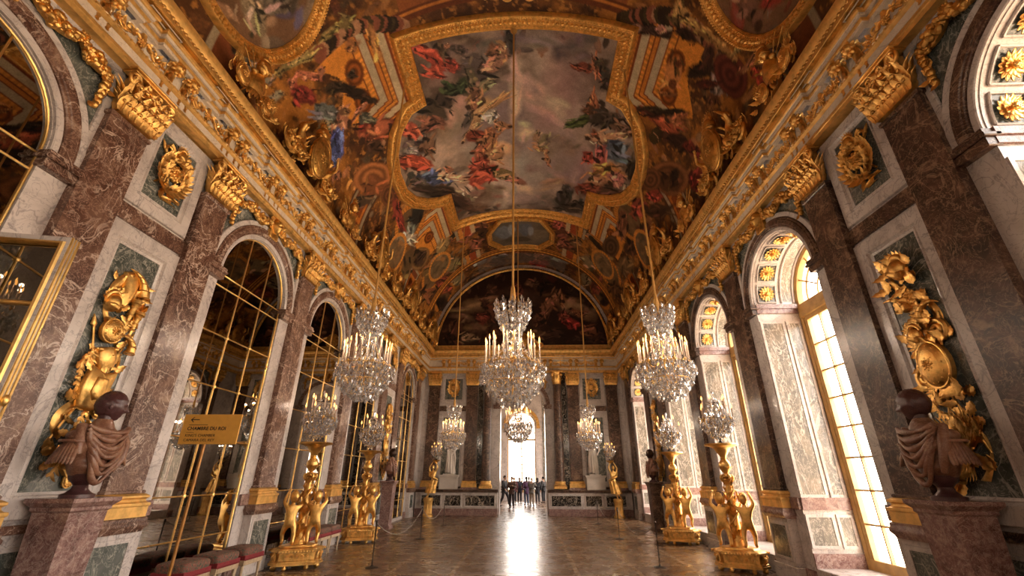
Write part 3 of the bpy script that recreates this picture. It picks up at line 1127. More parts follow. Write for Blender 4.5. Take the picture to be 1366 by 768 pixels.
def frieze_vf():
    mb = MB()
    mb.add(rosette(.075, 8, .04), T(0, .15, 0))
    mb.add(leaf(.17, .06, .2), T(0, .145, .02)); mb.add(leaf(.14, .05, .2), T(0, .145, -.02) @ RY(PI))
    for s in (-1, 1):
        p = np.array([(s * t_ * .36, .155, .07 * math.sin(t_ * 2 * PI)) for t_ in np.linspace(0, 1, 14)])
        mb.add(tube(p, np.linspace(.022, .012, 14), 6))
        mb.add(scroll(.085, .015, 1.5, .018, 20, 5, PI, -s), T(s * .20, .15, .05))
        mb.add(scroll(.075, .015, 1.5, .016, 20, 5, 0, s), T(s * .33, .15, -.04))
        for t_, dz in ((.1, .05), (.2, -.06), (.29, .06), (.37, .0)):
            for a in (-.9, .9):
                mb.add(leaf(.10, .032, .35, 3, 6, 3), T(s * t_, .15, dz * .5) @ RY(s * (1.2 + a)))
        mb.add(rosette(.045, 6, .03), T(s * .36, .15, .02))
        for x in (.16, .30):                       # small leaves on the pale band below
            mb.add(leaf(.075, .03, .2, 2, 5, 3), T(s * (x + .28), .187, -.30)); mb.add(leaf(.075, .03, .2, 2, 5, 3), T(s * (x + .28), .187, -.29) @ RY(PI))
    return mb.vf()
mb = MB(); mb.add(frieze_vf()); me_frieze = mb.mesh('frieze_ornament', M['gold'], 50)

mats_e = {}
for nm, kind, loc, rz in (('trim_1', 'side', (-HW, 0, 0), None), ('trim_2', 'side', (HW, 0, 0), None), ('trim_3', 'far', (0, FARY, 0), PI)):
    r = thing(nm, None, None, (0, 0, 0)); r['kind'] = 'structure'
    g, w, p = entab(kind)
    if nm == 'trim_1': X = np.array([[0, 1, 0, -HW], [1, 0, 0, 0], [0, 0, 1, 0], [0, 0, 0, 1.0]])
    elif nm == 'trim_2': X = np.array([[0, -1, 0, HW], [1, 0, 0, 0], [0, 0, 1, 0], [0, 0, 0, 1.0]])
    else: X = WF(0)
    for part, mbk, mt in (('gilded_moulding', g, 'gold_satin'), ('marble_band', w, 'stucco'), ('soffit', p, 'gold_old')):
        q = MB(); q.add(mbk.vf(), X); q.obj(part, M[mt], r, 35)
    cons = CONS if kind == 'side' else CONSF
    for c in cons:
        if kind == 'side' and c < 3: continue
        for e in (-.155, .155):
            o = mk('console', me_console, r)
            if nm == 'trim_1': o.location = (-HW, c + e, 7.42); o.rotation_euler = (0, 0, -PI / 2)
            elif nm == 'trim_2': o.location = (HW, c + e, 7.42); o.rotation_euler = (0, 0, PI / 2)
            else: o.location = (c + e, FARY, 7.42); o.rotation_euler = (0, 0, PI)
    for a, b in zip(cons[:-1], cons[1:]):
        if kind == 'side' and a < 3: continue
        c = (a + b) / 2
        o = mk('frieze_ornament', me_frieze, r)
        if nm == 'trim_1': o.location = (-HW, c, 7.29); o.rotation_euler = (0, 0, -PI / 2)
        elif nm == 'trim_2': o.location = (HW, c, 7.29); o.rotation_euler = (0, 0, PI / 2)
        else: o.location = (c, FARY, 7.29); o.rotation_euler = (0, 0, PI)

# ------------------------------------------------------------------ wall panels (trophy bays), dado bands
def panel(x0, x1, z0, z1, fw, d=.05):
    """raised pale frame; inner field edge is x0..x1, z0..z1"""
    return moulding(rect(x0, x1, z0, z1), [(0, .004), (0, .02), (-.03, .035), (-.045, .02), (-.06, .03), (-.075, d), (-fw + .01, d), (-fw, d - .01), (-fw, 0)])
def trophy_bay(Xm, hw_field, wall, nz=(1.56, 4.62, 5.45, 6.53), outer=.27, redm='red', zred=(4.93, 5.17)):
    w, g, r = MB(), MB(), MB()
    w.add(panel(-hw_field, hw_field, nz[0], nz[1], outer), Xm); w.add(panel(-hw_field, hw_field, nz[2], nz[3], outer - .03), Xm)
    g.add(box(-hw_field, hw_field, -.01, .008, nz[0], nz[1]), Xm); g.add(box(-hw_field, hw_field, -.01, .008, nz[2], nz[3]), Xm)
    r.add(cbox(-hw_field - outer, hw_field + outer, 0, .045, *zred), Xm)
    r.add(cbox(-hw_field - outer, hw_field + outer, 0, .06, 1.15, 1.24), Xm)
    w.obj('panel_frame', M['white'], wall); g.obj('panel_field', M['green'], wall, 0); r.obj('marble_band', M[redm], wall)
for y in TROPHY_Y:
    trophy_bay(WL(y), .345, wall_left); trophy_bay(WR(y), .345, wall_right, redm='shaded_red')
for s in (-1, 1):
    trophy_bay(WF(s * 3.65), .46, wall_far, nz=(1.5, 4.50, 5.42, 6.50), outer=.24, redm='shaded_red', zred=(4.82, 5.08))

for s, nm in ((-1, 'baseboard_left'), (1, 'baseboard_right')):
    g, r = MB(), MB()
    X = WL if s < 0 else WR
    for y in TROPHY_Y:
        r.add(cbox(-.62, .62, 0, .06, 0, .26), X(y))
        g.add(panel(-.42, .42, .42, .98, .06, .04), X(y))
    for c in ALL_ARCH:
        for e in (-1.24, 1.24):
            r.add(cbox(e - .18, e + .18, 0, .05, 0, .26), X(c)); r.add(cbox(e - .18, e + .18, 0, .05, 1.2, 1.40), X(c))
    o = struct(nm, r, M['pink'])
    g.obj('dado_frame', M['white'], o)
    q = MB()
    for y in TROPHY_Y: q.add(box(-.42, .42, 0, .008, .42, .98), X(y))
    q.obj('dado_field', M['green'], o, 0)
# far wall dado: tall plinth with framed dark panels
r = thing('baseboard_far', None, None); r['kind'] = 'structure'
FDX = .45
a, b, c, d = MB(), MB(), MB(), MB()
for s in (-1, 1):
    X = WF(0)
    x0, x1 = sorted((s * 1.22, s * 5.16))
    a.add(cbox(x0, x1, 0, FDX, 0, .30), X)
    b.add(cbox(x0, x1, 0, FDX - .04, .30, 1.0, .005), X)
    d.add(cbox(x0 - .03, x1 + .03, 0, FDX + .03, 1.0, 1.06), X); d.add(cbox(x0 - .05, x1 + .05, 0, FDX + .06, 1.06, 1.12), X)
    for p0, p1 in ((1.36, 2.74), (2.98, 3.72), (3.95, 4.85)):
        q0, q1 = sorted((s * p0, s * p1))
        b.add(moulding(rect(q0, q1, .42, .86), [(0, FDX - .045), (0, FDX - .02), (-.05, FDX - .01), (-.07, FDX - .03)]), X)
        c.add(box(q0, q1, FDX - .06, FDX - .034, .42, .86), X)
a.obj('plinth', M['pink'], r); b.obj('dado_frame', M['white'], r); c.obj('dado_field', M['black'], r, 0); d.obj('dado_cap', M['shaded_red'], r)

# ------------------------------------------------------------------ room beyond the archway
mb = MB()
mb.add(box(-5.0, -4.6, FARY + .9, 37.2, 0, 9.2))
for c in (28.2, 33.2):
    mb.add(arch_wall(2.5, 9.2, 1.05, .5, 5.4, .4), T(4.6, c, 0) @ RZ(PI / 2))
mb.add(box(4.6, 5.0, FARY + .9, 25.7, 0, 9.2)); mb.add(box(4.6, 5.0, 35.7, 37.2, 0, 9.2))
mb.add(arch_wall(2.2, 9.2, 1.12, .55, 5.4, .5), T(-.25, 36.4, 0) @ RZ(PI))
mb.add(box(-4.8, -2.44, 36.4, 36.9, 0, 9.2)); mb.add(box(1.94, 4.8, 36.4, 36.9, 0, 9.2))
wall_next = struct('wall_beyond', mb, M['white'])
mb = MB(); mb.add(box(-5, 5, FARY + .9, 37.2, 9.2, 9.4)); struct('ceiling_beyond', mb, M['gold_old'])
w2 = MB()
w2.add(moulding(arch_outline(1.13, .55, 5.4), [(0, -.42), (0, -.28), (-.1, -.28), (-.1, -.42)], closed=False))
w2.add(cbox(-.06, .06, -.42, -.30, .55, 5.4)); w2.add(cbox(-1.08, 1.08, -.42, -.28, 4.3, 4.45)); w2.add(cbox(-1.08, 1.08, -.42, -.28, .55, .75))
for z in np.linspace(.75, 4.3, 7)[1:-1]: w2.add(cbox(-1.05, 1.05, -.40, -.33, z - .018, z + .018, .005))
for z in (4.9, 5.5): w2.add(cbox(-1.05, 1.05, -.40, -.33, z - .018, z + .018, .005))
for x in (-.55, .55): w2.add(cbox(x - .018, x + .018, -.40, -.33, .7, 6.1, .005))
r = thing('window_20', None, None, (-.25, 36.4, 0), PI); r['kind'] = 'structure'
w2.obj('window_frame', M['oak'], r)
w3 = MB(); o = arch_outline(1.08, .6, 5.4, 20); w3.add(([(x, -.37, z) for x, z in o], [tuple(range(len(o)))])); w3.obj('panes', M['glass'], r, 0)
q = MB()
for s in (-1, 1):
    q.add(cbox(s * 1.95 - .28, s * 1.95 + .28, 0, .05, 1.2, 8.4), T(-.25, 36.4, 0) @ RZ(PI))
q.obj('marble_strip', M['jamb'], wall_next)
q = MB()
q.add(ring(1.2, 1.45, .1, 5.4), T(-.25, 36.4, 0) @ RZ(PI))
for s in (-1, 1): q.add(cbox(s * 1.34 - .15, s * 1.34 + .15, 0, .12, 5.2, 5.4), T(-.25, 36.4, 0) @ RZ(PI))
q.add(cbox(-4.6, 4.6, 0, .15, 8.4, 9.2), T(0, 36.4, 0) @ RZ(PI))
q.obj('gilded_band', M['gold'], wall_next)
STROKES_VAULT = [(-5.99,7.02,0.29,0.31,-0.08,0.05,176,95,62,"f"), (-6.45,6.88,0.07,0.09,-0.23,0.06,170,90,60,"f"), (-5.61,7.23,0.13,0.10,-0.07,0.09,150,90,60,"b"), (-6.39,7.27,0.34,0.31,-0.17,0.17,112,34,24,"d"),
(-6.02,8.11,0.40,0.47,-0.18,0.13,96,102,98,"d"), (-6.19,8.40,0.38,0.24,-0.04,0.20,108,104,80,"d"), (-5.72,8.65,0.13,0.22,-0.35,0.11,168,104,74,"f"), (-5.52,8.56,0.19,0.17,-0.08,0.11,105,70,45,"b"),
(-5.07,8.90,0.35,-0.02,0.04,0.10,176,108,72,"f"), (-6.23,9.02,0.23,0.23,-0.25,0.37,68,84,145,"d"), (-6.63,9.25,0.11,0.13,-0.17,0.17,70,85,130,"d"), (-6.83,9.54,0.08,0.16,-0.20,0.03,160,100,70,"f"),
(-4.92,9.72,0.66,0.32,-0.03,0.43,118,42,24,"d"), (-4.75,9.86,0.56,0.17,0.02,0.34,178,88,48,"f"), (-4.95,9.28,0.26,0.37,-0.14,0.09,110,110,92,"d"), (-5.12,10.25,0.34,0.33,-0.11,0.22,70,45,28,"b"),
(-6.11,10.43,0.37,0.44,-0.28,0.37,176,106,38,"d"), (-5.72,11.12,0.80,0.59,-0.09,0.68,170,98,36,"r"), (-5.81,11.48,0.45,0.56,-0.21,0.34,120,66,26,"b"), (-6.47,11.33,0.42,0.59,-0.19,0.23,70,52,36,"b"),
(-5.43,12.45,0.33,0.42,-0.22,0.43,110,62,28,"r"), (-5.03,8.27,0.38,0.57,-0.16,0.08,40,28,18,"b"), (-5.50,7.80,0.32,0.26,-0.10,0.15,52,40,26,"b"), (-4.60,8.86,0.24,0.31,-0.11,0.09,46,32,20,"b"),
(-4.83,7.91,0.16,0.12,-0.07,0.13,60,44,30,"b"), (-5.46,13.65,0.20,0.19,-0.17,1.04,140,46,30,"f"), (-5.04,12.94,0.23,0.27,-0.09,0.21,80,40,24,"b"), (-5.24,14.94,0.17,0.39,-0.50,0.36,112,114,102,"d"),
(-4.69,14.51,0.22,0.51,-0.50,0.35,40,36,32,"b"), (-5.53,15.22,0.39,0.61,-0.13,0.28,165,150,130,"f"), (-5.48,17.10,0.26,0.89,-0.60,0.10,128,90,44,"r"), (-5.48,17.10,0.17,0.60,-0.43,0.07,70,48,34,"b"),
(-5.20,18.77,0.57,0.28,0.09,0.66,110,82,40,"b"), (-4.16,18.05,0.20,0.57,-0.49,0.36,150,120,70,"b"), (-6.10,16.34,0.23,0.57,-0.67,0.39,96,70,38,"b"), (-6.54,14.25,0.31,0.56,-0.27,0.35,80,56,30,"b"),
(-5.91,20.56,0.50,1.13,-0.32,0.71,96,56,30,"d"), (-4.88,20.70,0.41,0.76,-0.15,0.50,120,50,30,"d"), (-4.07,19.77,0.32,0.76,-0.33,0.49,110,95,60,"b"), (-5.75,6.05,0.27,0.10,-0.05,0.28,120,95,50,"d"),
(-5.97,6.64,0.62,0.18,0.00,0.10,150,130,70,"f"), (-4.93,6.71,0.39,0.06,0.01,0.12,140,120,60,"d"), (-4.42,6.74,0.18,0.10,-0.09,0.17,110,90,45,"b"), (-6.52,6.40,0.33,0.07,0.02,0.10,130,110,60,"b"),
(-7.18,5.94,0.27,0.23,-0.16,0.11,150,80,40,"d"), (-7.18,6.21,0.06,0.17,-0.32,-0.06,140,128,104,"b"), (-7.17,5.70,0.20,0.05,0.04,0.28,130,118,96,"b"), (-7.15,6.61,0.30,0.10,0.01,0.10,140,128,100,"b"),
(-7.15,5.40,0.22,0.17,-0.13,0.08,60,44,24,"b"), (-6.83,5.33,0.19,0.14,-0.10,0.08,70,52,26,"b"), (-3.92,7.61,0.17,0.05,-0.06,0.58,185,120,48,"b"), (-4.50,7.27,0.23,0.14,-0.11,0.22,150,90,40,"b"),
(5.04,9.67,0.78,-0.09,-0.07,0.26,172,74,34,"f"), (5.74,9.70,0.68,-0.29,-0.02,0.26,44,26,18,"b"), (4.55,9.63,0.40,-0.15,-0.00,0.22,70,30,20,"b"), (6.36,9.41,0.41,-0.11,-0.07,0.24,110,35,24,"d"),
(5.13,9.17,0.64,-0.53,0.05,0.12,40,30,18,"b"), (4.52,9.52,0.39,-0.21,0.02,0.12,48,38,22,"b"), (5.46,9.17,0.28,-0.24,0.10,0.19,150,85,42,"f"), (6.02,11.04,0.87,-0.76,0.13,0.70,130,76,32,"r"),
(6.10,11.17,0.51,-0.63,0.22,0.36,80,46,22,"b"), (5.36,11.88,0.39,-0.44,0.18,0.43,110,62,28,"r"), (6.17,10.76,0.17,-0.14,0.04,0.36,36,24,16,"b"), (6.96,9.94,0.28,-0.30,0.16,0.32,116,30,22,"d"),
(5.75,12.33,0.35,-0.44,0.10,0.21,150,50,30,"d"), (5.26,13.54,0.31,-0.39,0.17,0.46,130,52,32,"f"), (6.23,12.47,0.59,-0.84,0.17,0.29,64,40,24,"b"), (6.21,7.31,0.34,-0.22,0.15,0.36,142,124,108,"d"),
(6.35,7.04,0.33,-0.41,0.57,0.20,96,36,24,"r"), (5.89,7.71,0.37,-0.30,0.08,0.11,70,28,20,"b"), (5.51,7.58,0.44,-0.32,0.12,0.20,34,24,16,"b"), (6.19,7.90,0.29,-0.26,0.08,0.11,90,52,28,"b"),
(5.58,7.23,0.21,-0.11,0.10,0.32,52,30,22,"b"), (4.95,6.80,0.68,0.00,-0.04,0.12,184,136,62,"f"), (4.35,6.74,0.15,-0.05,0.04,0.25,176,130,60,"f"), (5.70,6.77,0.51,-0.05,-0.03,0.11,170,118,52,"f"),
(6.21,6.50,0.07,-0.24,0.08,-0.01,150,120,60,"b"), (4.32,6.95,0.19,-0.10,0.05,0.12,90,70,36,"b"), (5.24,6.88,0.32,-0.06,-0.01,0.09,120,84,40,"b"), (4.73,8.13,0.31,-0.15,0.10,0.51,200,120,40,"b"),
(4.82,7.85,0.10,-0.07,0.04,0.10,120,60,20,"r"), (4.86,8.43,0.13,-0.09,0.06,0.13,120,60,20,"r"), (4.81,8.78,0.31,-0.23,0.03,0.08,140,80,30,"b"), (3.83,7.48,0.74,-0.20,0.01,0.15,46,30,22,"b"),
(3.42,7.62,0.16,-0.07,0.02,0.09,170,120,90,"b"), (4.01,7.35,0.16,-0.08,0.03,0.10,170,110,90,"b"), (4.73,7.10,0.40,-0.04,-0.03,0.15,44,26,20,"b"), (7.05,6.46,0.26,-0.22,0.13,0.10,150,46,20,"d"),
(6.62,6.45,0.10,-0.03,-0.06,0.39,150,90,50,"b"), (7.26,5.95,0.05,-0.10,0.34,-0.04,146,128,104,"b"), (7.49,6.30,0.09,-0.18,0.10,-0.02,140,122,98,"b"), (7.14,5.73,0.35,-0.26,0.16,0.12,56,34,22,"b"),
(7.02,5.38,0.30,-0.21,0.17,0.13,70,46,26,"b"), (4.93,15.29,0.35,-0.37,0.12,0.86,120,70,40,"d"), (4.79,17.39,0.44,-0.65,0.21,0.81,90,60,34,"r"), (5.87,15.69,0.49,-0.82,0.19,0.44,76,46,28,"b"),
(6.06,14.20,0.39,-0.61,0.22,0.42,100,50,30,"d"), (5.92,17.30,0.46,-0.85,0.25,0.58,110,80,44,"b"), (5.88,19.90,0.43,-0.91,0.24,0.63,90,56,30,"b"), (6.87,16.16,0.38,-0.78,0.29,0.40,70,44,24,"b"),
(4.68,19.06,0.40,-0.63,0.20,0.83,130,90,50,"b"), (-2.75,18.19,0.45,0.12,0.03,0.63,160,92,66,"f"), (-2.45,19.66,0.38,-0.07,0.12,0.79,150,84,56,"f"), (-1.89,18.72,0.30,0.19,-0.06,0.61,70,44,26,"b"),
(-3.04,17.38,0.28,0.27,-0.07,0.40,170,80,50,"d"), (-2.01,18.07,0.36,0.24,-0.04,0.38,110,64,36,"b"), (2.23,18.89,0.50,-0.19,-0.01,0.58,96,52,34,"b"), (2.56,18.08,0.30,-0.23,0.05,0.51,160,90,60,"f"),
(2.31,19.91,0.40,-0.03,-0.06,0.65,150,80,54,"f"), (1.91,18.25,0.30,-0.17,0.03,0.40,160,70,50,"d"), (2.92,19.08,0.31,-0.29,0.06,0.55,120,84,50,"b"), (-2.48,21.34,0.68,0.24,0.01,0.63,126,130,126,"b"),
(-1.30,21.65,0.59,0.19,-0.01,0.45,116,116,108,"b"), (2.43,21.33,0.77,-0.28,-0.03,0.63,120,126,122,"b"), (1.47,21.64,0.42,-0.22,0.02,0.44,110,110,104,"b"), (-1.47,22.30,0.52,0.11,0.01,0.47,70,44,28,"b"),
(0.19,22.28,1.12,-0.05,-0.01,0.75,84,52,32,"b"), (1.07,22.96,0.62,-0.25,0.01,0.59,165,40,32,"d"), (2.19,22.47,0.62,-0.16,-0.02,0.39,80,56,36,"b"), (-0.63,23.46,0.99,0.28,-0.02,0.61,74,46,30,"b"),
(0.11,21.47,0.42,-0.01,-0.01,0.44,160,90,56,"f"), (1.05,22.01,0.34,-0.13,0.01,0.46,160,100,66,"f"), (-2.31,22.84,0.71,0.12,0.03,0.50,120,84,44,"b"), (-2.89,23.47,0.63,0.01,0.07,0.65,84,50,26,"b"),
(2.59,23.31,0.63,-0.02,-0.07,0.64,110,74,40,"b"), (-3.90,20.19,0.22,0.66,-0.45,0.42,140,118,74,"b"), (-4.86,21.74,0.43,0.83,-0.19,0.68,130,60,34,"d"), (-3.90,22.07,0.24,0.77,-0.35,0.34,130,112,76,"b"),
(-5.49,22.61,0.40,0.92,-0.27,0.77,46,28,20,"b"), (3.86,20.25,0.24,-0.67,0.43,0.46,136,112,72,"b"), (4.70,21.74,0.44,-0.80,0.19,0.87,120,52,32,"d"), (5.65,21.93,0.41,-0.93,0.24,0.77,46,28,20,"b"),
(4.01,22.10,0.26,-0.80,0.33,0.35,130,108,72,"b"), (-0.87,19.35,0.54,0.17,-0.04,0.67,112,116,122,"o"), (-0.47,19.16,0.23,0.04,-0.02,0.59,140,144,148,"o"), (0.22,19.13,0.38,-0.02,-0.01,0.73,96,100,108,"o"),
(0.92,19.54,0.62,-0.17,0.01,0.53,120,104,80,"o"), (-0.19,20.11,0.80,0.07,-0.01,0.32,82,70,56,"o"), (0.52,19.32,0.19,-0.03,0.00,0.60,135,138,142,"o")]
STROKES_CANVAS = [(0.27,12.88,2.69,-0.08,-0.04,4.43,168,146,138,"g"), (-1.12,14.22,1.36,-0.13,0.14,1.49,205,165,125,"g"), (0.79,10.72,1.37,0.63,-0.25,0.73,180,150,130,"g"), (-0.08,15.67,1.47,0.08,-0.03,1.34,190,165,150,"g"),
(-1.95,8.97,1.10,0.37,-0.13,0.71,150,120,105,"g"), (-2.03,10.94,0.63,0.26,-0.20,1.23,175,140,115,"g"), (0.09,8.83,1.53,0.03,-0.01,0.48,125,110,105,"g"), (1.97,8.84,0.88,-0.24,0.07,0.58,105,92,85,"g"),
(1.46,13.74,1.19,-0.38,0.07,1.31,150,128,115,"g"), (0.28,12.30,0.49,-0.01,-0.00,0.53,205,178,148,"g"), (-0.56,15.35,0.80,0.14,-0.05,1.04,205,180,165,"g"), (0.05,10.45,0.29,0.04,-0.20,1.79,205,175,150,"g"),
(-1.73,15.49,1.29,0.64,-0.12,1.13,140,115,95,"g"), (-2.47,8.65,0.35,0.47,-0.15,0.12,168,52,28,"d"), (-2.50,9.14,0.29,0.19,-0.08,0.19,170,60,35,"d"), (-1.91,9.18,0.21,0.22,-0.12,0.14,160,55,35,"d"),
(-2.09,8.63,0.24,0.08,-0.04,0.22,70,52,36,"b"), (-1.61,8.73,0.19,0.13,-0.06,0.12,62,52,46,"b"), (-1.92,8.54,0.11,0.03,-0.02,0.11,185,120,85,"b"), (-1.11,9.73,0.54,0.23,-0.08,0.31,82,68,62,"b"),
(-1.24,9.22,0.31,0.07,-0.03,0.25,90,76,70,"b"), (-0.50,9.09,0.30,-0.09,0.07,0.29,140,92,62,"d"), (-0.13,8.68,0.11,-0.02,0.06,0.37,60,52,46,"b"), (-0.71,9.42,0.33,-0.16,0.08,0.19,160,110,85,"d"),
(-0.36,8.95,0.11,0.01,-0.01,0.12,200,140,100,"b"), (-2.00,9.97,0.39,0.19,-0.05,0.21,48,58,32,"d"), (-1.67,9.91,0.19,0.06,-0.04,0.24,52,60,36,"b"), (-1.38,9.94,0.14,0.01,-0.00,0.56,92,84,60,"b"),
(-1.04,10.20,0.33,-0.22,0.08,0.15,130,124,90,"b"), (-1.38,10.59,0.24,0.12,-0.11,0.40,120,80,55,"d"), (-1.26,11.14,0.19,0.24,-0.38,0.49,198,152,98,"f"), (-0.67,10.88,0.43,-0.31,0.05,0.11,195,140,84,"f"),
(-0.90,11.47,0.28,0.12,-0.05,0.23,192,182,162,"d"), (-1.62,11.86,0.30,-0.32,0.07,0.12,188,140,95,"f"), (-1.28,12.39,0.45,0.25,-0.07,0.28,140,60,35,"d"), (-1.77,11.38,0.11,0.10,-0.16,0.33,90,78,70,"b"),
(-1.41,10.84,0.12,0.04,-0.02,0.15,170,105,70,"b"), (-1.09,12.80,0.23,0.19,-0.18,0.48,168,110,66,"f"), (-0.59,11.98,0.21,0.03,-0.02,0.25,168,112,70,"f"), (-0.85,13.44,0.29,0.07,-0.02,0.34,185,130,85,"f"),
(-0.95,12.17,0.19,0.04,-0.02,0.22,150,90,55,"b"), (-2.75,10.47,0.42,0.62,-0.20,0.19,72,58,44,"b"), (-2.38,10.23,0.25,0.32,-0.13,0.15,60,46,38,"b"), (-2.95,10.98,0.41,0.15,-0.02,0.28,120,75,55,"d"),
(-3.81,10.69,0.30,0.40,-0.15,0.17,172,70,44,"d"), (-3.84,11.47,0.44,0.36,-0.12,0.38,66,58,54,"b"), (-3.86,11.42,0.26,0.21,-0.06,0.20,128,108,92,"b"), (-3.96,11.52,0.23,0.20,-0.04,0.12,150,138,130,"b"),
(-3.27,11.83,0.21,0.15,-0.10,0.38,130,92,66,"f"), (-3.99,12.15,0.51,0.63,-0.14,0.23,178,64,34,"d"), (-3.50,13.39,0.70,0.38,-0.03,0.38,72,84,118,"d"), (-3.99,13.35,0.33,0.54,-0.12,0.14,92,82,70,"b"),
(-3.05,13.56,0.23,0.18,-0.05,0.24,208,168,132,"f"), (-2.46,14.16,0.46,0.40,-0.04,0.16,198,152,116,"f"), (-2.77,13.45,0.15,0.10,-0.04,0.20,150,95,65,"b"), (-1.42,14.45,0.58,-0.09,0.08,0.62,178,66,42,"d"),
(-1.48,13.17,0.19,0.12,-0.09,0.38,165,90,58,"f"), (-1.60,13.73,0.35,0.15,-0.04,0.34,170,70,48,"d"), (-0.62,14.73,0.45,0.21,-0.06,0.38,132,110,66,"d"), (-0.07,15.15,0.37,0.18,-0.04,0.20,150,95,75,"b"),
(-3.38,14.40,0.94,1.00,-0.10,0.31,54,42,32,"b"), (-2.29,15.07,0.44,0.44,-0.09,0.30,172,142,120,"f"), (-1.43,15.90,0.73,-0.01,0.05,0.78,122,95,74,"g"), (-2.73,15.57,0.55,0.81,-0.15,0.30,70,48,38,"b"),
(-1.85,16.57,0.69,0.18,-0.00,0.41,110,75,55,"g"), (2.13,9.24,0.32,-0.01,-0.02,0.15,128,58,40,"d"), (2.47,9.13,0.09,-0.05,0.11,0.31,180,105,65,"f"), (2.63,8.97,0.20,-0.08,0.04,0.21,72,58,46,"b"),
(2.94,9.45,0.21,-0.01,-0.05,0.37,62,52,42,"b"), (2.62,10.45,0.12,-0.08,0.12,0.37,188,108,62,"f"), (2.46,10.80,0.20,-0.09,0.03,0.21,82,50,30,"b"), (2.18,11.38,0.39,-0.30,0.06,0.17,64,76,34,"d"),
(2.89,10.92,0.38,-0.20,0.06,0.36,58,48,40,"b"), (3.36,10.75,0.31,-0.05,-0.03,0.32,72,62,54,"b"), (3.73,10.84,0.36,-0.01,-0.06,0.30,110,80,60,"d"), (3.55,11.94,0.62,-0.23,-0.01,0.51,86,98,112,"d"),
(3.03,11.76,0.30,-0.11,0.01,0.28,204,154,114,"f"), (3.59,11.27,0.34,-0.32,0.04,0.11,196,140,100,"f"), (2.81,11.67,0.13,-0.07,0.03,0.16,120,70,45,"b"), (3.24,12.79,0.23,-0.09,0.01,0.76,184,84,76,"d"),
(2.76,12.93,0.23,-0.14,0.04,0.27,160,60,45,"d"), (3.74,12.99,0.63,-0.39,0.03,0.35,198,132,62,"d"), (4.09,13.12,0.32,-0.30,0.08,0.32,206,122,104,"d"), (3.26,14.05,0.38,-0.38,0.09,0.31,198,134,92,"f"),
(3.04,14.66,0.52,-0.25,0.01,0.34,116,52,36,"d"), (4.46,12.11,0.17,-0.12,0.06,0.52,46,40,34,"b"), (4.52,13.32,0.13,-0.07,-0.01,0.30,192,174,134,"b"), (4.39,11.53,0.21,-0.19,0.10,0.35,120,100,80,"g"),
(3.97,14.01,0.63,-0.52,0.04,0.25,90,62,46,"b"), (0.79,13.12,0.25,0.09,-0.04,0.16,194,134,84,"f"), (1.15,13.65,0.08,-0.05,0.08,0.36,190,126,82,"f"), (0.72,12.53,0.11,0.03,-0.06,0.34,156,116,84,"b"),
(1.20,12.76,0.31,-0.39,0.07,0.11,170,130,85,"b"), (1.00,12.72,0.23,-0.04,0.01,0.31,130,115,80,"b"), (1.75,12.80,0.74,-0.26,0.05,0.59,126,102,84,"g"), (1.54,15.09,0.92,-0.66,0.08,0.37,172,136,104,"g"),
(1.97,16.08,0.28,0.11,-0.22,0.95,54,48,42,"b"), (2.60,16.28,0.62,-0.26,-0.00,0.46,68,56,48,"b"), (1.81,16.75,0.28,-0.14,0.02,0.29,60,52,46,"b"), (2.08,15.27,0.19,-0.10,0.03,0.40,62,56,52,"b"),
(1.10,16.55,0.69,-0.19,0.02,0.58,135,118,112,"g")]
STROKES_LUNETTE = [(-2.73,10.69,1.27,0.23,0.11,-0.55,168,128,88,"g"), (-3.26,9.96,0.60,-0.01,0.01,-0.32,150,112,78,"g"), (2.94,10.63,1.15,-0.28,-0.13,-0.54,172,126,86,"g"), (3.97,10.17,0.51,-0.00,-0.03,-0.45,160,118,80,"g"),
(0.17,11.26,1.73,-0.02,-0.01,-0.66,96,62,42,"g"), (-2.38,9.42,0.93,-0.01,0.01,-0.40,120,84,58,"g"), (0.15,9.67,1.27,-0.01,-0.00,-0.62,70,44,32,"g"), (-2.08,10.77,0.35,-0.00,0.01,-0.42,60,36,26,"b"),
(-1.77,10.22,0.37,-0.14,-0.16,-0.51,110,62,40,"f"), (-2.32,9.95,0.43,-0.00,0.01,-0.36,120,50,36,"d"), (-3.82,9.25,0.51,-0.10,-0.07,-0.61,96,54,36,"f"), (-4.05,8.82,0.42,-0.00,0.02,-0.35,48,28,22,"b"),
(-2.99,8.81,0.50,-0.00,0.01,-0.26,150,118,84,"f"), (-1.53,9.15,0.51,-0.00,0.01,-0.44,90,50,32,"d"), (-1.05,11.14,0.43,-0.00,0.00,-0.37,54,34,24,"b"), (-1.80,11.71,0.35,-0.00,0.01,-0.38,84,52,34,"b"),
(1.39,11.86,0.52,-0.01,-0.01,-0.48,40,26,20,"b"), (2.11,11.10,0.38,0.07,0.07,-0.55,140,90,56,"f"), (1.44,10.56,0.32,-0.13,-0.22,-0.60,150,92,60,"f"), (0.92,9.88,0.42,-0.00,-0.01,-0.45,90,52,34,"d"),
(2.76,9.64,0.52,-0.27,-0.16,-0.32,160,36,28,"d"), (2.36,10.09,0.34,-0.00,-0.02,-0.36,130,56,40,"d"), (3.21,10.18,0.35,-0.23,-0.12,-0.19,140,80,50,"f"), (3.82,9.11,0.46,-0.18,-0.14,-0.33,120,66,40,"f"),
(4.29,8.76,0.37,-0.00,-0.03,-0.39,60,34,24,"b"), (1.82,8.99,0.58,-0.00,-0.01,-0.35,74,44,30,"b"), (0.98,8.95,0.67,-0.00,-0.01,-0.26,100,64,42,"b"), (3.25,8.68,0.66,-0.00,-0.01,-0.21,50,32,24,"b"),
(-0.27,11.74,0.39,-0.00,-0.00,-0.43,130,60,44,"d"), (0.61,12.07,0.44,-0.01,-0.00,-0.29,120,80,54,"b"), (2.99,11.56,0.51,-0.10,-0.06,-0.28,60,40,28,"b")]
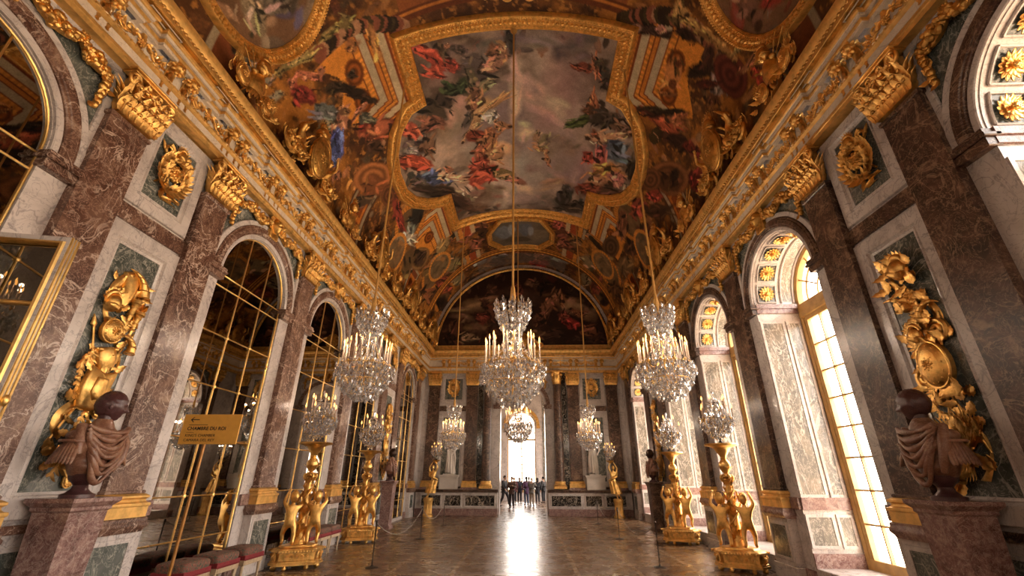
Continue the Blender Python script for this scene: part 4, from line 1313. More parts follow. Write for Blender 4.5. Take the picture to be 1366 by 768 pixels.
# ------------------------------------------------------------------ painted vault
Z0, RV = 8.25, 5.05
def srgb(c, g=1.0):
    c = np.array(c, float) / 255
    return np.where(c <= .04045, c / 12.92, ((c + .055) / 1.055) ** 2.4) * g
PG = 1.45


def vnoise(x, y, seed):
    rng = np.random.RandomState(seed)
    tab = rng.rand(97, 97)
    xi, yi = np.floor(x).astype(int), np.floor(y).astype(int)
    fx, fy = x - xi, y - yi
    fx, fy = fx * fx * (3 - 2 * fx), fy * fy * (3 - 2 * fy)
    g = lambda a, b: tab[a % 97, b % 97]
    return (g(xi, yi) * (1 - fx) + g(xi + 1, yi) * fx) * (1 - fy) + (g(xi, yi + 1) * (1 - fx) + g(xi + 1, yi + 1) * fx) * fy


def fbm(x, y, sc, seed, octs=4):
    o, a, t = 0, 1.0, 0
    for k in range(octs):
        o = o + a * vnoise(x * sc * 2 ** k + 7.3 * k, y * sc * 2 ** k + 3.1 * k, seed + k)
        t += a; a *= .55
    return o / t


class Canvas:
    def __init__(s, x0, x1, y0, y1, res):
        nx, ny = int((x1 - x0) / res) + 1, int((y1 - y0) / res) + 1
        s.x, s.y = np.meshgrid(np.linspace(x0, x1, nx), np.linspace(y0, y1, ny))
        s.c = np.zeros(s.x.shape + (3,))
        s.wx = (fbm(s.x, s.y, 2.2, 11) - .5) * .22
        s.wy = (fbm(s.x, s.y, 2.2, 31) - .5) * .22

    def paint(s, m, col, g=None):
        col = srgb(col, PG) if not isinstance(col, np.ndarray) else col
        m = np.clip(m, 0, 1)[..., None]
        c = col if g is None else col * g[..., None]
        s.c = s.c * (1 - m) + c * m

    def stroke(s, q, seed, alpha=1.0):
        cx, cy, ax, ay, bx, by, r, g, b, k = q
        det = ax * by - ay * bx
        if abs(det) < 1e-6: return
        ex, ey = abs(ax) + abs(bx) + .2, abs(ay) + abs(by) + .2
        sel = (abs(s.x[0] - cx) < ex * 1.3), (abs(s.y[:, 0] - cy) < ey * 1.3)
        ix, iy = np.where(sel[0])[0], np.where(sel[1])[0]
        if len(ix) < 2 or len(iy) < 2: return
        sl = (slice(iy[0], iy[-1] + 1), slice(ix[0], ix[-1] + 1))
        soft = {'g': .9, 'b': .35, 'd': .22, 'f': .28, 'r': .12, 'o': .3}[k]
        w = 1.0 if k in 'gbd' else .35
        dx, dy = s.x[sl] - cx + s.wx[sl] * w, s.y[sl] - cy + s.wy[sl] * w
        u = (dx * by - dy * bx) / det
        v = (ax * dy - ay * dx) / det
        am = {'g': .9, 'b': .8, 'd': 1.0, 'f': .45, 'r': .1, 'o': .6}[k]
        u, v = u + am * (fbm(u * .9 + seed, v * .9 + 5, 1.1, 7, 3) - .5), v + am * (fbm(u * .9 + 9, v * .9 + seed, 1.1, 17, 3) - .5)
        rr = np.sqrt(u * u + v * v)
        m = np.clip((1 - rr) / soft, 0, 1) * alpha
        n = fbm(u * 3 + seed, v * 3, 1.5, seed % 50, 3)
        if k == 'd':
            sh = .62 + .5 * np.sin((u * 2 + v * 7) + 9 * n) ** 2 + .3 * (n - .5)
        elif k == 'f':
            sh = .60 + .55 * np.sqrt(np.clip(1 - (u + .25) ** 2 - (v + .35) ** 2, 0, 1)) + .35 * (n - .5)
        elif k == 'r':
            sh = .8 + .35 * np.cos(rr * 16)
        elif k == 'g':
            sh = .85 + .3 * n; m = m * .85
        else:
            sh = .75 + .5 * n
        col = srgb((r, g, b), PG * .88)
        col = .80 * col + .20 * col.mean() * np.array([1.15, 1.0, .8])
        c = s.c[sl]
        s.c[sl] = c * (1 - m[..., None]) + col * sh[..., None] * m[..., None]

    def elaborate(s, q, seed):
        """a painted passage: the main stroke, then folds, limbs and lights of its own"""
        s.stroke(q, seed)
        cx, cy, ax, ay, bx, by, r, g, b, k = q
        rng = random.Random(seed * 7 + 1)
        if k in 'ro': return
        n = {'g': 7, 'b': 9, 'd': 15, 'f': 12}[k]
        for i in range(n):
            u, v = rng.uniform(-.8, .8), rng.uniform(-.8, .8)
            px, py = cx + u * ax + v * bx, cy + u * ay + v * by
            t_ = rng.uniform(0, PI); L = rng.uniform(.25, .65); wd = rng.uniform(.07, .2)
            if k == 'g': L, wd = L * 1.1, wd * 2.2
            ca, sa = math.cos(t_), math.sin(t_)
            a1, a2 = (ax * ca + bx * sa) * L, (ay * ca + by * sa) * L
            b1, b2 = (-ax * sa + bx * ca) * wd, (-ay * sa + by * ca) * wd
            f = rng.choice([.32, .45, .6, 1.25, 1.45, 1.6])
            if k == 'g': f = rng.choice([.8, .88, 1.1, 1.2])
            j = [min(245, max(6, c * f * rng.uniform(.9, 1.1))) for c in (r, g, b)]
            s.stroke((px, py, a1, a2, b1, b2, *j, 'g' if k == 'g' else rng.choice('bbf')), seed + i * 3 + 1)
        if k == 'f':                                     # a head with dark hair, and two limbs
            sg = rng.choice([-1, 1])
            hx, hy = cx + sg * ax * 1.1, cy + sg * ay * 1.1
            m = .36 * min(math.hypot(ax, ay), max(math.hypot(bx, by), .12)) + .05
            s.stroke((hx, hy, m, 0, 0, m * 1.1, r, g, b, 'f'), seed + 50)
            s.stroke((hx + sg * m * .4, hy + m * .3, m * .9, 0, 0, m * .8, 62, 38, 24, 'b'), seed + 51)
            for e in (-1, 1):
                lx, ly = cx + e * bx * 1.0 - sg * ax * rng.uniform(.2, .9), cy + e * by * 1.0 - sg * ay * rng.uniform(.2, .9)
                s.stroke((lx, ly, ax * .5 + e * bx * .4, ay * .5 + e * by * .4, bx * .2, by * .2, r * 1.08, g * 1.05, b, 'f'), seed + 52 + e)

    def scatter(s, n, region, palette, r0, r1, seed, kinds='bddff', alpha=.6):
        rng = random.Random(seed)
        (x0, x1, y0, y1) = region
        for i in range(n):
            x, y = rng.uniform(x0, x1), rng.uniform(y0, y1)
            t_ = rng.uniform(0, PI); L = rng.uniform(r0, r1); wd = L * rng.uniform(.25, .7)
            c = rng.choice(palette); f = rng.uniform(.75, 1.2)
            s.stroke((x, y, L * math.cos(t_), L * math.sin(t_), -wd * math.sin(t_), wd * math.cos(t_), *[min(250, q * f) for q in c], rng.choice(kinds)), i + seed, alpha)

    def mesh(s, name, conv, mat):
        P = conv(s.x, s.y)
        ny, nx = s.x.shape
        me = bpy.data.meshes.new(name)
        idx = np.arange(nx * ny).reshape(ny, nx)
        q = np.stack([idx[:-1, :-1], idx[:-1, 1:], idx[1:, 1:], idx[1:, :-1]], -1).reshape(-1, 4)
        me.vertices.add(nx * ny); me.vertices.foreach_set('co', P.reshape(-1).astype(np.float32))
        me.loops.add(q.size); me.loops.foreach_set('vertex_index', q.reshape(-1).astype(np.int32))
        me.polygons.add(len(q)); me.polygons.foreach_set('loop_start', (np.arange(len(q)) * 4).astype(np.int32))
        me.polygons.foreach_set('use_smooth', np.ones(len(q), bool))
        me.update(calc_edges=True)
        at = me.color_attributes.new('Col', 'FLOAT_COLOR', 'POINT')
        at.data.foreach_set('color', np.concatenate([np.clip(s.c, 0, .95), np.ones((ny, nx, 1))], -1).reshape(-1).astype(np.float32))
        me.materials.append(mat)
        return me


def vault(sv, yv, r=RV):
    a = sv / RV
    return np.stack([r * np.sin(a), yv, Z0 + r * np.cos(a)], -1)


def smooth_arc(p, q, bulge, n=9):
    """points on a circular arc from p to q, bulging to the left by `bulge`"""
    p, q = np.array(p, float), np.array(q, float)
    m, d = (p + q) / 2, q - p
    L = np.linalg.norm(d); nrm = np.array([-d[1], d[0]]) / L
    r = (L * L / 4 + bulge * bulge) / (2 * bulge)
    c = m + nrm * (bulge - r)
    r = abs(r)
    a0 = math.atan2(*(p - c)[::-1]); a1 = math.atan2(*(q - c)[::-1])
    if bulge > 0:
        while a1 > a0: a1 -= 2 * PI
    else:
        while a1 < a0: a1 += 2 * PI
    return [tuple(c + r * np.array([math.cos(a), math.sin(a)])) for a in np.linspace(a0, a1, n)]


# outline of the great central painting (s across, Y along), clockwise from near left
YM = 12.5
SW, YH, NOT = 2.98, 4.38, 2.33
out = []
near, far = YM - YH, YM + YH
lobe = [(-2.98, 10.13), (-3.56, 10.18), (-4.10, 10.60), (-4.48, 11.25), (-4.66, 12.0), (-4.66, 12.9), (-4.42, 13.62), (-3.98, 14.22), (-3.5, 14.62), (-2.98, 14.82)]
top = smooth_arc((-SW, far), (SW, far), .42, 13)
out = [(-SW, near)] + lobe + top + [(-a, b) for a, b in lobe[::-1]] + smooth_arc((SW, near), (-SW, near), -.20, 13)[:-1]
OUT = np.array(out)


def inside(poly, x, y):
    r = np.zeros(x.shape, bool)
    p = np.asarray(poly)
    for i in range(len(p)):
        (x1, y1), (x2, y2) = p[i - 1], p[i]
        if y1 == y2: continue
        c = ((y1 > y) != (y2 > y)) & (x < (x2 - x1) * (y - y1) / (y2 - y1) + x1)
        r ^= c
    return r


def segdist(poly, x, y, closed=True):
    p = np.asarray(poly, float)
    d = np.full(x.shape, 1e9)
    for i in range(0 if closed else 1, len(p)):
        a, b = p[i - 1], p[i]
        e = b - a
        t = np.clip(((x - a[0]) * e[0] + (y - a[1]) * e[1]) / (e @ e + 1e-9), 0, 1)
        d = np.minimum(d, np.hypot(x - a[0] - t * e[0], y - a[1] - t * e[1]))
    return d


cv = Canvas(-RV * PI / 2, RV * PI / 2, 1.6, FARY + .02, .036)
x, y, ax = cv.x, cv.y, abs(cv.x)
n1 = fbm(x, y, 1.1, 3, 5); n2 = fbm(x, y, 4.0, 77, 4); n3 = fbm(x, y, 9, 5, 3)
# ground: dark warm foliage browns against old gold
A, B, C_ = srgb((70, 42, 22), PG), srgb((150, 96, 40), PG), srgb((40, 26, 17), PG)
k = np.clip((n1 - .38) * 3.2, 0, 1)[..., None]
cv.c = A * (1 - k) + B * k
k = np.clip((n2 - .56) * 6, 0, 1)[..., None] * .75
cv.c = cv.c * (1 - k) + C_ * k
k = np.clip((n3 - .60) * 8, 0, 1)[..., None] * .5
cv.c = cv.c * (1 - k) + srgb((190, 128, 60), PG) * k
PAL = [(150, 88, 36), (176, 112, 46), (196, 132, 58), (60, 36, 20), (44, 28, 18), (120, 70, 34), (96, 46, 28), (160, 106, 66), (130, 112, 84), (150, 98, 44), (70, 48, 28), (84, 70, 48), (176, 110, 70), (96, 60, 30)]
for sg in (-1, 1):
    cv.scatter(330, (4.7 * sg, 7.9 * sg, 7.0, 23.2) if sg > 0 else (-7.9, -4.7, 7.0, 23.2), PAL, .10, .34, 5 + sg)
    cv.scatter(110, (1.6, 5.0, 17.8, 23.2) if sg > 0 else (-5.0, -1.6, 17.8, 23.2), PAL, .10, .36, 15 + sg)
    cv.scatter(70, (3.2, 7.9, 2.5, 7.2) if sg > 0 else (-7.9, -3.2, 2.5, 7.2), PAL, .12, .4, 25 + sg)
BANDS = [(0, (60, 32, 16)), (.10, (176, 108, 44)), (.17, (110, 52, 22)), (.22, (172, 152, 118)), (.44, (120, 60, 26)), (.49, (196, 126, 52)),
         (.60, (96, 44, 20)), (.64, (180, 110, 44)), (.74, (112, 52, 22)), (.78, (164, 146, 116)), (.98, (120, 60, 26)), (1.03, (200, 128, 52)), (1.20, (96, 46, 20)), (1.25, (192, 122, 48))]
def banded(d, mask, shift=0, bead=None):
    for (a, c), nx in zip(BANDS, BANDS[1:] + [(9, None)]):
        m = ((d - shift) >= a) & ((d - shift) < nx[0]) & mask
        g = .86 + .28 * n3
        if c[0] in (196, 200, 176) : g = g * (.78 + .34 * (np.sin(bead * 40) > 0))
        cv.paint(m.astype(float), c, g)
D = segdist(OUT, x, y)
IN = inside(OUT, x, y)
# stepped architectural mouldings in the four corners of the great frame
near_c = (ax > 3.3) & (y > 7.1) & (y < 10.4) & (y < 10.35 - .0 * ax) & (ax < 5.55 + .35 * np.sin(y * 3)) & (y + .75 * (ax - 3.4) < 10.6)
far_c = (ax > 3.0) & (y > 14.75) & (y < 17.7) & (ax < 5.4) & (y - .75 * (ax - 3.3) > 14.4)
dn = np.maximum(ax - 3.0, 0)
dcorner = np.where(y < YM, np.maximum(ax - 2.98, (ax - 2.98) * .72 + (y - 8.9) * .72 - .35), np.maximum(ax - 2.98, (ax - 2.98) * .72 - (y - 16.1) * .72 - .35))
dd = np.where(y < YM, np.minimum(np.maximum(ax - 2.98, 0), 99), np.maximum(ax - 2.98, 0))
chev = np.where(y < YM, np.minimum(ax - 2.98, (10.13 - y) * 1.0 + .15 + .12 * (ax - 3)), np.minimum(ax - 2.98, (y - 14.82) + .15 + .12 * (ax - 3)))
banded(chev, (near_c | far_c) & (chev > .3), .38, y)
# ornaments on the gold end panels of those mouldings
for sg in (-1, 1):
    for (s0, y0) in ((4.75, 7.9), (4.85, 8.75), (4.6, 16.5)):
        r_ = np.hypot((x - sg * s0) * 1.0, (y - y0) * .8)
        cv.paint(((r_ < .30) & (chev > 1.25)).astype(float), (130, 70, 26), .8 + .4 * np.cos(r_ * 40))
# transverse painted ribs and beams
def rib(y0, y1, col, s0=0, s1=9, g=None):
    cv.paint(((y > y0) & (y < y1) & (ax > s0) & (ax < s1)).astype(float), col, (.84 + .32 * n3) if g is None else g)
for y0 in (17.62, 20.98):
    rib(y0 - .06, y0 + .62, (84, 44, 20), 0, 3.4)
    for o, w_, c in ((.0, .08, (190, 120, 48)), (.14, .10, (168, 104, 42)), (.30, .05, (116, 56, 24)), (.38, .12, (200, 130, 52)), (.54, .05, (110, 52, 22))):
        rib(y0 + o, y0 + o + w_, c, 0, 4.3, .8 + .35 * (np.sin(x * 30) > 0) if w_ > .09 else None)
rib(7.15, 7.45, (90, 46, 22), 0, 3.6); rib(7.22, 7.30, (170, 104, 42), 0, 3.6); rib(6.2, 7.15, (128, 72, 34), 0, 3.0)
rib(5.6, 6.1, (150, 92, 38), 0, 3.8); rib(5.2, 5.5, (150, 132, 104), 0, 3.8)
# trompe-l'oeil piers at the springing: pale and red stones, gold coffers
for yc in (5.4, 11.3, 17.4):
    for sg in (-1, 1):
        lx = (sg * x)
        for (a, b, w_, c) in ((5.9, 7.9, 1.0, (70, 42, 24)), (5.9, 7.9, .86, (140, 124, 98)), (6.0, 7.9, .66, (104, 56, 30)), (6.25, 7.2, .52, (172, 100, 38)), (6.45, 7.0, .34, (120, 60, 24))):
            m = (lx > a) & (lx < b) & (abs(y - yc) < w_ * .62)
            cv.paint(m.astype(float), c, .8 + .4 * n3)
# raking painted cornices around the far piers
for sg in (-1, 1):
    for yc, rr in ((19.3, 1.0), (22.2, .9), (14.6, .9)):
        r_ = np.hypot((sg * x - 5.2), (y - yc) * .9)
        cv.paint(((r_ < rr) & (r_ > rr - .22)).astype(float), (176, 112, 46), .75 + .4 * (np.sin(np.arctan2(y - yc, sg * x - 5.2) * 40) > 0))
        cv.paint((r_ < rr - .22).astype(float), (98, 74, 48), .6 + .8 * n2)
# garlands of fruit and flowers hung across
for sg in (-1, 1):
    for (a, b, sag) in (((3.0, 7.55), (5.4, 6.9), .5), ((3.0, 17.5), (4.9, 18.3), -.4), ((5.3, 9.6), (4.9, 10.4), .3)):
        for t_ in np.linspace(0, 1, 26):
            cx = sg * (a[0] + (b[0] - a[0]) * t_); cyv = a[1] + (b[1] - a[1]) * t_ - sag * 4 * t_ * (1 - t_) * .5
            r_ = np.hypot(x - cx, y - cyv)
            rnd = random.Random(int(t_ * 1000) + int(sg * 3) + int(a[1] * 10))
            cv.paint((r_ < .17 + .05 * rnd.random()).astype(float), rnd.choice([(44, 32, 18), (56, 44, 24), (36, 26, 18), (120, 70, 50), (150, 110, 80)]), .7 + .6 * n3)
for i, q in enumerate(STROKES_VAULT):
    if q[-1] != 'o': cv.elaborate(q, i)
# the painted arch and medallions over the far end, drawn last
for y0 in (20.98,):
    for o, w_, c in ((-.04, .70, (92, 52, 24)), (.0, .09, (196, 128, 54)), (.15, .12, (172, 112, 48)), (.38, .14, (204, 138, 60)), (.56, .04, (120, 60, 28))):
        cv.paint((((y - y0 > o) & (y - y0 < o + w_)) * (ax < 6.4)).astype(float), c, (.8 + .35 * (np.sin(x * 30) > 0)) if w_ > .11 and w_ < .5 else .86 + .28 * n3)
cv.paint(((y > 21.75) & (y < 23.0) & (ax < 2.6)).astype(float) * .55, (104, 92, 84), .6 + .8 * n2)
for sg in (-1, 1):
    for yc, s0, ry in ((19.25, 4.7, 1.05), (14.9, 6.4, .8)):
        r_ = np.hypot((sg * x - s0) / .8, (y - yc) / ry)
        cv.paint(((r_ < 1.0) & (r_ > .82)).astype(float), (188, 124, 54), .75 + .4 * (np.sin(np.arctan2(y - yc, sg * x - s0) * 40) > 0))
        cv.paint((r_ < .82).astype(float) * .6, (112, 92, 66), .5 + n2)
    for y0 in (17.75, 20.4):                                # pale and gold piers between them
        for a, b_, c in ((2.3, 2.5, (176, 150, 112)), (2.55, 2.9, (150, 70, 36)), (2.95, 3.15, (190, 124, 54)), (3.2, 3.35, (150, 130, 100))):
            cv.paint(((sg * x > a) & (sg * x < b_) & (y > y0 - .1) & (y < y0 + .75)).astype(float), c, .8 + .4 * n3)
# warm earthy unevenness of old paint
cv.c *= (.82 + .36 * n2)[..., None]
ceiling = mk('ceiling', cv.mesh('ceiling', vault, M['paint']))
ceiling['kind'] = 'structure'
# plain continuation of the vault behind
mb = MB()
A_ = np.linspace(-PI / 2, PI / 2, 49)
mb.add(grid(np.array([[(RV * math.sin(a), yy, Z0 + RV * math.cos(a)) for a in A_] for yy in (NEARY, 1.6)])))
mb.obj('vault_continuation', M['gold_old'], ceiling)


def vconv(P):      # moulding output: x=s, z=Y, y=depth below the vault
    return vault(P[..., 0], P[..., 2], RV - P[..., 1])


def densify(pts, step, closed=True):
    p = np.asarray(pts, float)
    res = []
    n = len(p)
    for i in range(n if closed else n - 1):
        a, b = p[i], p[(i + 1) % n]
        k = max(1, int(np.linalg.norm(b - a) / step))
        res += [tuple(a + (b - a) * j / k) for j in range(k)]
    if not closed: res.append(tuple(p[-1]))
    return res


def along(pts, off, step, closed=True):
    """evenly spaced points (and directions) on the path shifted sideways by off"""
    p, N = offset_path(pts, closed)
    q = p + N * off
    if closed: q = np.vstack([q, q[:1]])
    L = np.r_[0, np.cumsum(np.linalg.norm(np.diff(q, axis=0), axis=1))]
    k = int(L[-1] / step)
    tt = np.linspace(0, L[-1], k + 1)[:-1 if closed else None]
    return [(np.interp(t_, L, q[:, 0]), np.interp(t_, L, q[:, 1])) for t_ in tt]


def vault_frame(parent, path, W_, H_, scale=1.0, closed=True):
    """gilded frame lying on the vault around `path` (path is its inner edge, clockwise so left is outside)"""
    pts = densify(path, .12, closed)
    f = MB()
    prof = [(0, -.02), (0, .05 * H_), (.03 * W_, .08 * H_), (.06 * W_, .05 * H_), (.10 * W_, .07 * H_), (.16 * W_, .10 * H_), (.22 * W_, .11 * H_), (.30 * W_, .10 * H_), (.34 * W_, .13 * H_), (.38 * W_, .17 * H_), (.43 * W_, .18 * H_), (.47 * W_, .15 * H_), (.49 * W_, -.02)]
    f.add(moulding(pts, prof, closed, vconv))
    f.obj('frame', M['gold_frame'], parent, 50)
    b = MB()
    for off, st, r_, d in ((.23, .135, .060, .12), (.41, .085, .032, .185), (.085, .07, .026, .075), (.32, .10, .026, .125), (.145, .09, .022, .10)):
        for (s_, y_) in along(pts, off * W_, st * (1 if W_ > .8 else .8), closed):
            q = vault(np.array(s_), np.array(y_), RV - d * H_)
            b.add(ell(r_, r_, r_ * .8, 6, 4), T(*q))
    b.obj('egg_and_bead_ornament', M['gold_frame'], parent, 60)


# ---- the great painting
r = thing('ceiling_painting', 'large cross-shaped ceiling painting of stormy clouds and draped figures in a gold frame', 'painting', (0, YM, Z0 + RV))
cp = Canvas(-4.75, 4.75, 7.6, 17.5, .030)
x, y = cp.x, cp.y
n = fbm(x * 1 + .3 * y, y, .55, 21, 5); m2 = fbm(x, y, 1.6, 91, 4)
n = n + .35 * (abs(fbm(x + .4 * m2, y, .9, 55, 5) - .5) * 2 - .3)
k = np.clip((n - .30) * 2.6, 0, 1)[..., None]
cp.c = srgb((84, 68, 56), PG) * (1 - k) + srgb((172, 150, 132), PG) * k
cp.scatter(150, (-4.6, 4.6, 8.1, 17.2), [(96, 78, 62), (120, 98, 78), (150, 126, 104), (80, 62, 48), (180, 150, 120), (134, 112, 92)], .25, .8, 71, 'ggb')
k = np.clip((m2 - .55) * 5, 0, 1)[..., None] * .45
cp.c = cp.c * (1 - k) + srgb((196, 164, 140), PG) * k
k = np.clip(1 - segdist(OUT, x, y) / .55, 0, 1)[..., None] * .35
cp.c = cp.c * (1 - k) + srgb((84, 66, 54), PG) * k
rng = random.Random(6)
for i in range(150):
    j = rng.randrange(len(OUT)); a, b = OUT[j - 1], OUT[j]
    t_ = rng.random(); c0 = a + (b - a) * t_
    cx, cyv = c0 * (1 - rng.uniform(.03, .22)) + np.array([0, YM]) * 0
    cyv = c0[1] + (YM - c0[1]) * rng.uniform(.03, .2)
    col = rng.choice([(70, 52, 40), (58, 44, 34), (96, 66, 46), (120, 62, 40), (150, 98, 64), (88, 76, 60), (66, 66, 58)])
    L = rng.uniform(.1, .3)
    t_ = rng.uniform(0, PI)
    cp.stroke((cx, cyv, L * math.cos(t_), L * math.sin(t_), -L * .45 * math.sin(t_), L * .45 * math.cos(t_), *col, rng.choice('bdf')), i)
for i, q in enumerate(STROKES_CANVAS):
    k_ = 1.0 if q[-1] == 'g' else 1.22
    cp.elaborate((q[0], q[1], q[2] * k_, q[3] * k_, q[4] * k_, q[5] * k_, *q[6:]), i + 13)
cp.c *= (.86 + .28 * fbm(x, y, 7, 44, 3))[..., None]
me = cp.mesh('canvas', lambda s_, y_: vault(s_, y_, RV - .018), M['canvas'])
# trim to the outline
import bmesh
bm = bmesh.new(); bm.from_mesh(me)
keep = inside(OUT, np.array([v.co.y for v in bm.verts]) * 0 + np.arctan2([v.co.x for v in bm.verts], [v.co.z - Z0 for v in bm.verts]) * RV, np.array([v.co.y for v in bm.verts]))
dd = segdist(OUT, np.arctan2([v.co.x for v in bm.verts], [v.co.z - Z0 for v in bm.verts]) * RV, np.array([v.co.y for v in bm.verts]))
bm.verts.ensure_lookup_table()
bmesh.ops.delete(bm, geom=[v for v, k_, e in zip(bm.verts, keep, dd) if not k_ and e > .06], context='VERTS')
bm.to_mesh(me); bm.free()
def local(o, parent):
    """child built in world coordinates under a parent that only has a location"""
    o.matrix_parent_inverse = Matrix.Translation(-Vector(parent.location))
    return o
mk('canvas', me, r)
vault_frame(r, out, 1.0, 1.0)
q = MB()
for sg in (-1, 1):
    for x0, r_, fl in ((.28, .16, 1), (.62, .13, -1), (.90, .09, 1)):
        q.add(scroll(r_, .03, 1.6, .04, 26, 7, PI * (fl < 0), sg * fl), T(sg * x0, .0, .02))
    for x0 in (.15, .45, .75): q.add(leaf(.2, .06, .2), T(sg * x0, .0, 0) @ RY(sg * 1.1))
q.add(rosette(.13, 9, .05))
q.obj('scroll_ornament', M['gold_frame'], r).location = (0, 0, 0)
o_ = children(r)[-1]
for o_ in children(r):
    if o_.name.startswith('scroll_ornament'): o_.data.transform(Matrix.Translation((.15, 7.36, Z0 + RV - .02)) @ Matrix.Rotation(-PI / 2, 4, 'X'))
for ch in children(r): local(ch, r)


def small_painting(name, label, poly, c0, loc, strokes=(), W_=.8, seed=5, patches=()):
    r = thing(name, label, 'painting', loc)
    p = np.asarray(poly)
    (a, b), (c, d) = p.min(0), p.max(0)
    k = Canvas(a - .05, c + .05, b - .05, d + .05, .03)
    n = fbm(k.x, k.y, 1.5, seed, 5)
    k.c = srgb(c0, PG) * (.5 + n)[..., None]
    for i, q in enumerate(strokes): k.stroke(q, i + seed)
    if patches: k.scatter(60, (a, c, b, d), [q[4] for q in patches], .1, .4, seed)
    rng = random.Random(seed)
    for (ux, uy, rx, ry, col) in patches:
        cx, cyv = a + (c - a) * ux, b + (d - b) * uy
        k.elaborate((cx, cyv, rx, rx * .3, -ry * .3, ry, *col, rng.choice('dfd')), rng.randint(0, 99))
    me = k.mesh('canvas', lambda s_, y_: vault(s_, y_, RV - .016), M['canvas'])
    bm = bmesh.new(); bm.from_mesh(me)
    sv = np.arctan2([v.co.x for v in bm.verts], [v.co.z - Z0 for v in bm.verts]) * RV; yv = np.array([v.co.y for v in bm.verts])
    kp = inside(p, sv, yv); e = segdist(p, sv, yv)
    bm.verts.ensure_lookup_table()
    bmesh.ops.delete(bm, geom=[v for v, q_, w_ in zip(bm.verts, kp, e) if not q_ and w_ > .05], context='VERTS')
    bm.to_mesh(me); bm.free()
    mk('canvas', me, r)
    vault_frame(r, poly, W_, .8)
    for ch in children(r): local(ch, r)
    return r


oct_ = [(-1.50, 19.2), (-1.50, 19.9), (-.95, 20.72), (.95, 20.72), (1.50, 19.9), (1.50, 19.2), (.95, 18.35), (-.95, 18.35)]
small_painting('ceiling_painting', 'small octagonal grey ceiling relief painting beyond the great central painting', oct_, (96, 84, 70), (0, 19.5, Z0 + RV),
               [q for q in STROKES_VAULT if q[-1] == 'o'], .62, 9)
for sg, lab, pat in ((-1, 'round framed ceiling painting with blue drapery above the mirror side cornice',
                      ((.45, .45, .55, .5, (150, 130, 104)), (.75, .55, .45, .35, (70, 78, 120)), (.8, .35, .3, .3, (170, 130, 96)), (.3, .35, .35, .25, (170, 120, 80)), (.6, .2, .6, .22, (120, 50, 30)), (.55, .75, .5, .3, (110, 96, 80)), (.25, .65, .3, .4, (140, 120, 90)))),
                     (1, 'round framed ceiling painting with red drapery above the window side cornice',
                      ((.45, .5, .6, .5, (70, 52, 44)), (.35, .6, .5, .3, (160, 44, 28)), (.6, .35, .5, .25, (60, 60, 56)), (.75, .6, .3, .5, (150, 40, 28)), (.3, .3, .3, .3, (130, 116, 96)), (.55, .8, .4, .3, (120, 80, 60))))):
    poly = [(sg * 5.75 + 1.32 * math.cos(a), 4.85 + 1.36 * math.sin(a)) for a in np.linspace(2 * PI, 0, 41)[:-1]]
    small_painting('ceiling_painting', lab, poly, (104, 76, 54), (sg * 4.6, 4.85, Z0 + 2.1), (), .6, 40 + sg, pat)

# ---- lunette painting on the end wall
r = thing('lunette_painting', 'dark half-round painting of figures under a cloudy sky above the far cornice', 'painting', (0, FARY - .05, Z0))
k = Canvas(-4.95, 4.95, 8.0, 13.1, .035)
n = fbm(k.x, k.y, .8, 61, 5)
k.c = srgb((46, 28, 20), PG) * (.5 + n)[..., None] + srgb((30, 20, 14), PG) * np.clip(n - .5, 0, 1)[..., None] * 3
k.scatter(150, (-4.6, 4.6, 8.3, 12.8), [(70, 44, 30), (96, 60, 40), (40, 26, 18), (130, 84, 56), (120, 44, 32), (28, 20, 16)], .12, .4, 8)
for i, q in enumerate(STROKES_LUNETTE): k.elaborate(q, i + 3)
k.c *= .75 * (.8 + .4 * fbm(k.x, k.y, 6, 7, 3))[..., None]
me = k.mesh('canvas', lambda a, b: np.stack([a, np.full_like(a, FARY - .03), b], -1), M['canvas'])
bm = bmesh.new(); bm.from_mesh(me)
bmesh.ops.delete(bm, geom=[v for v in bm.verts if math.hypot(v.co.x, max(0, v.co.z - Z0)) > 4.9], context='VERTS')
bm.to_mesh(me); bm.free()
local(mk('canvas', me, r), r)
f = MB()
f.add(moulding(arc(0, Z0, 4.62, PI, 0, 61), [(.08, 0), (.08, .04), (.11, .06), (.14, .05), (.17, .07), (.20, .05), (.21, 0)], False), T(0, FARY - .02, 0) @ RZ(PI))
for (a, b) in along(arc(0, Z0, 4.62, PI, 0, 61), .15, .10, False): f.add(ell(.032, .03, .032, 6, 4), T(-a, FARY - .08, b))
local(f.obj('frame', M['gold'], r), r)
# ------------------------------------------------------------------ gilded reliefs
def oval(rx, rz, n=24): return [(rx * math.cos(a), rz * math.sin(a)) for a in np.linspace(0, 2 * PI, n + 1)[:-1]]
def shield_vf(rx, rz, d=.09):
    mb = MB()
    mb.add(dome(oval(rx, rz), .0, d))
    mb.add(tube([(x, d * .45, z) for x, z in oval(rx * .97, rz * .97)], min(rx, rz) * .09, 6, True))
    mb.add(tube([(x, d * .8, z) for x, z in oval(rx * .62, rz * .62)], min(rx, rz) * .05, 5, True))
    mb.add(rosette(min(rx, rz) * .42, 8, .035), T(0, d * .85, 0))
    for i in range(14):
        a = 2 * PI * i / 14
        mb.add(ell(.012, .012, .012, 5, 4), T(rx * .8 * math.cos(a), d * .75, rz * .8 * math.sin(a)))
    return mb.vf()
def horn_vf(L=.5, r=.07, bend=1.4):
    A = np.linspace(0, bend, 16)
    R = L / bend
    p = np.c_[R * (1 - np.cos(A)), .05 + .03 * np.sin(A), R * np.sin(A)]
    mb = MB(); mb.add(tube(p, r * (1 - np.linspace(0, .93, 16)), 10))
    for i in range(0, 14, 3): mb.add(tube([p[i] + r * (1 - i / 16) * 1.05 * np.array([math.cos(a), math.sin(a), 0]) for a in np.linspace(0, 2 * PI, 11)[:-1]], .008, 5, True))
    return mb.vf()
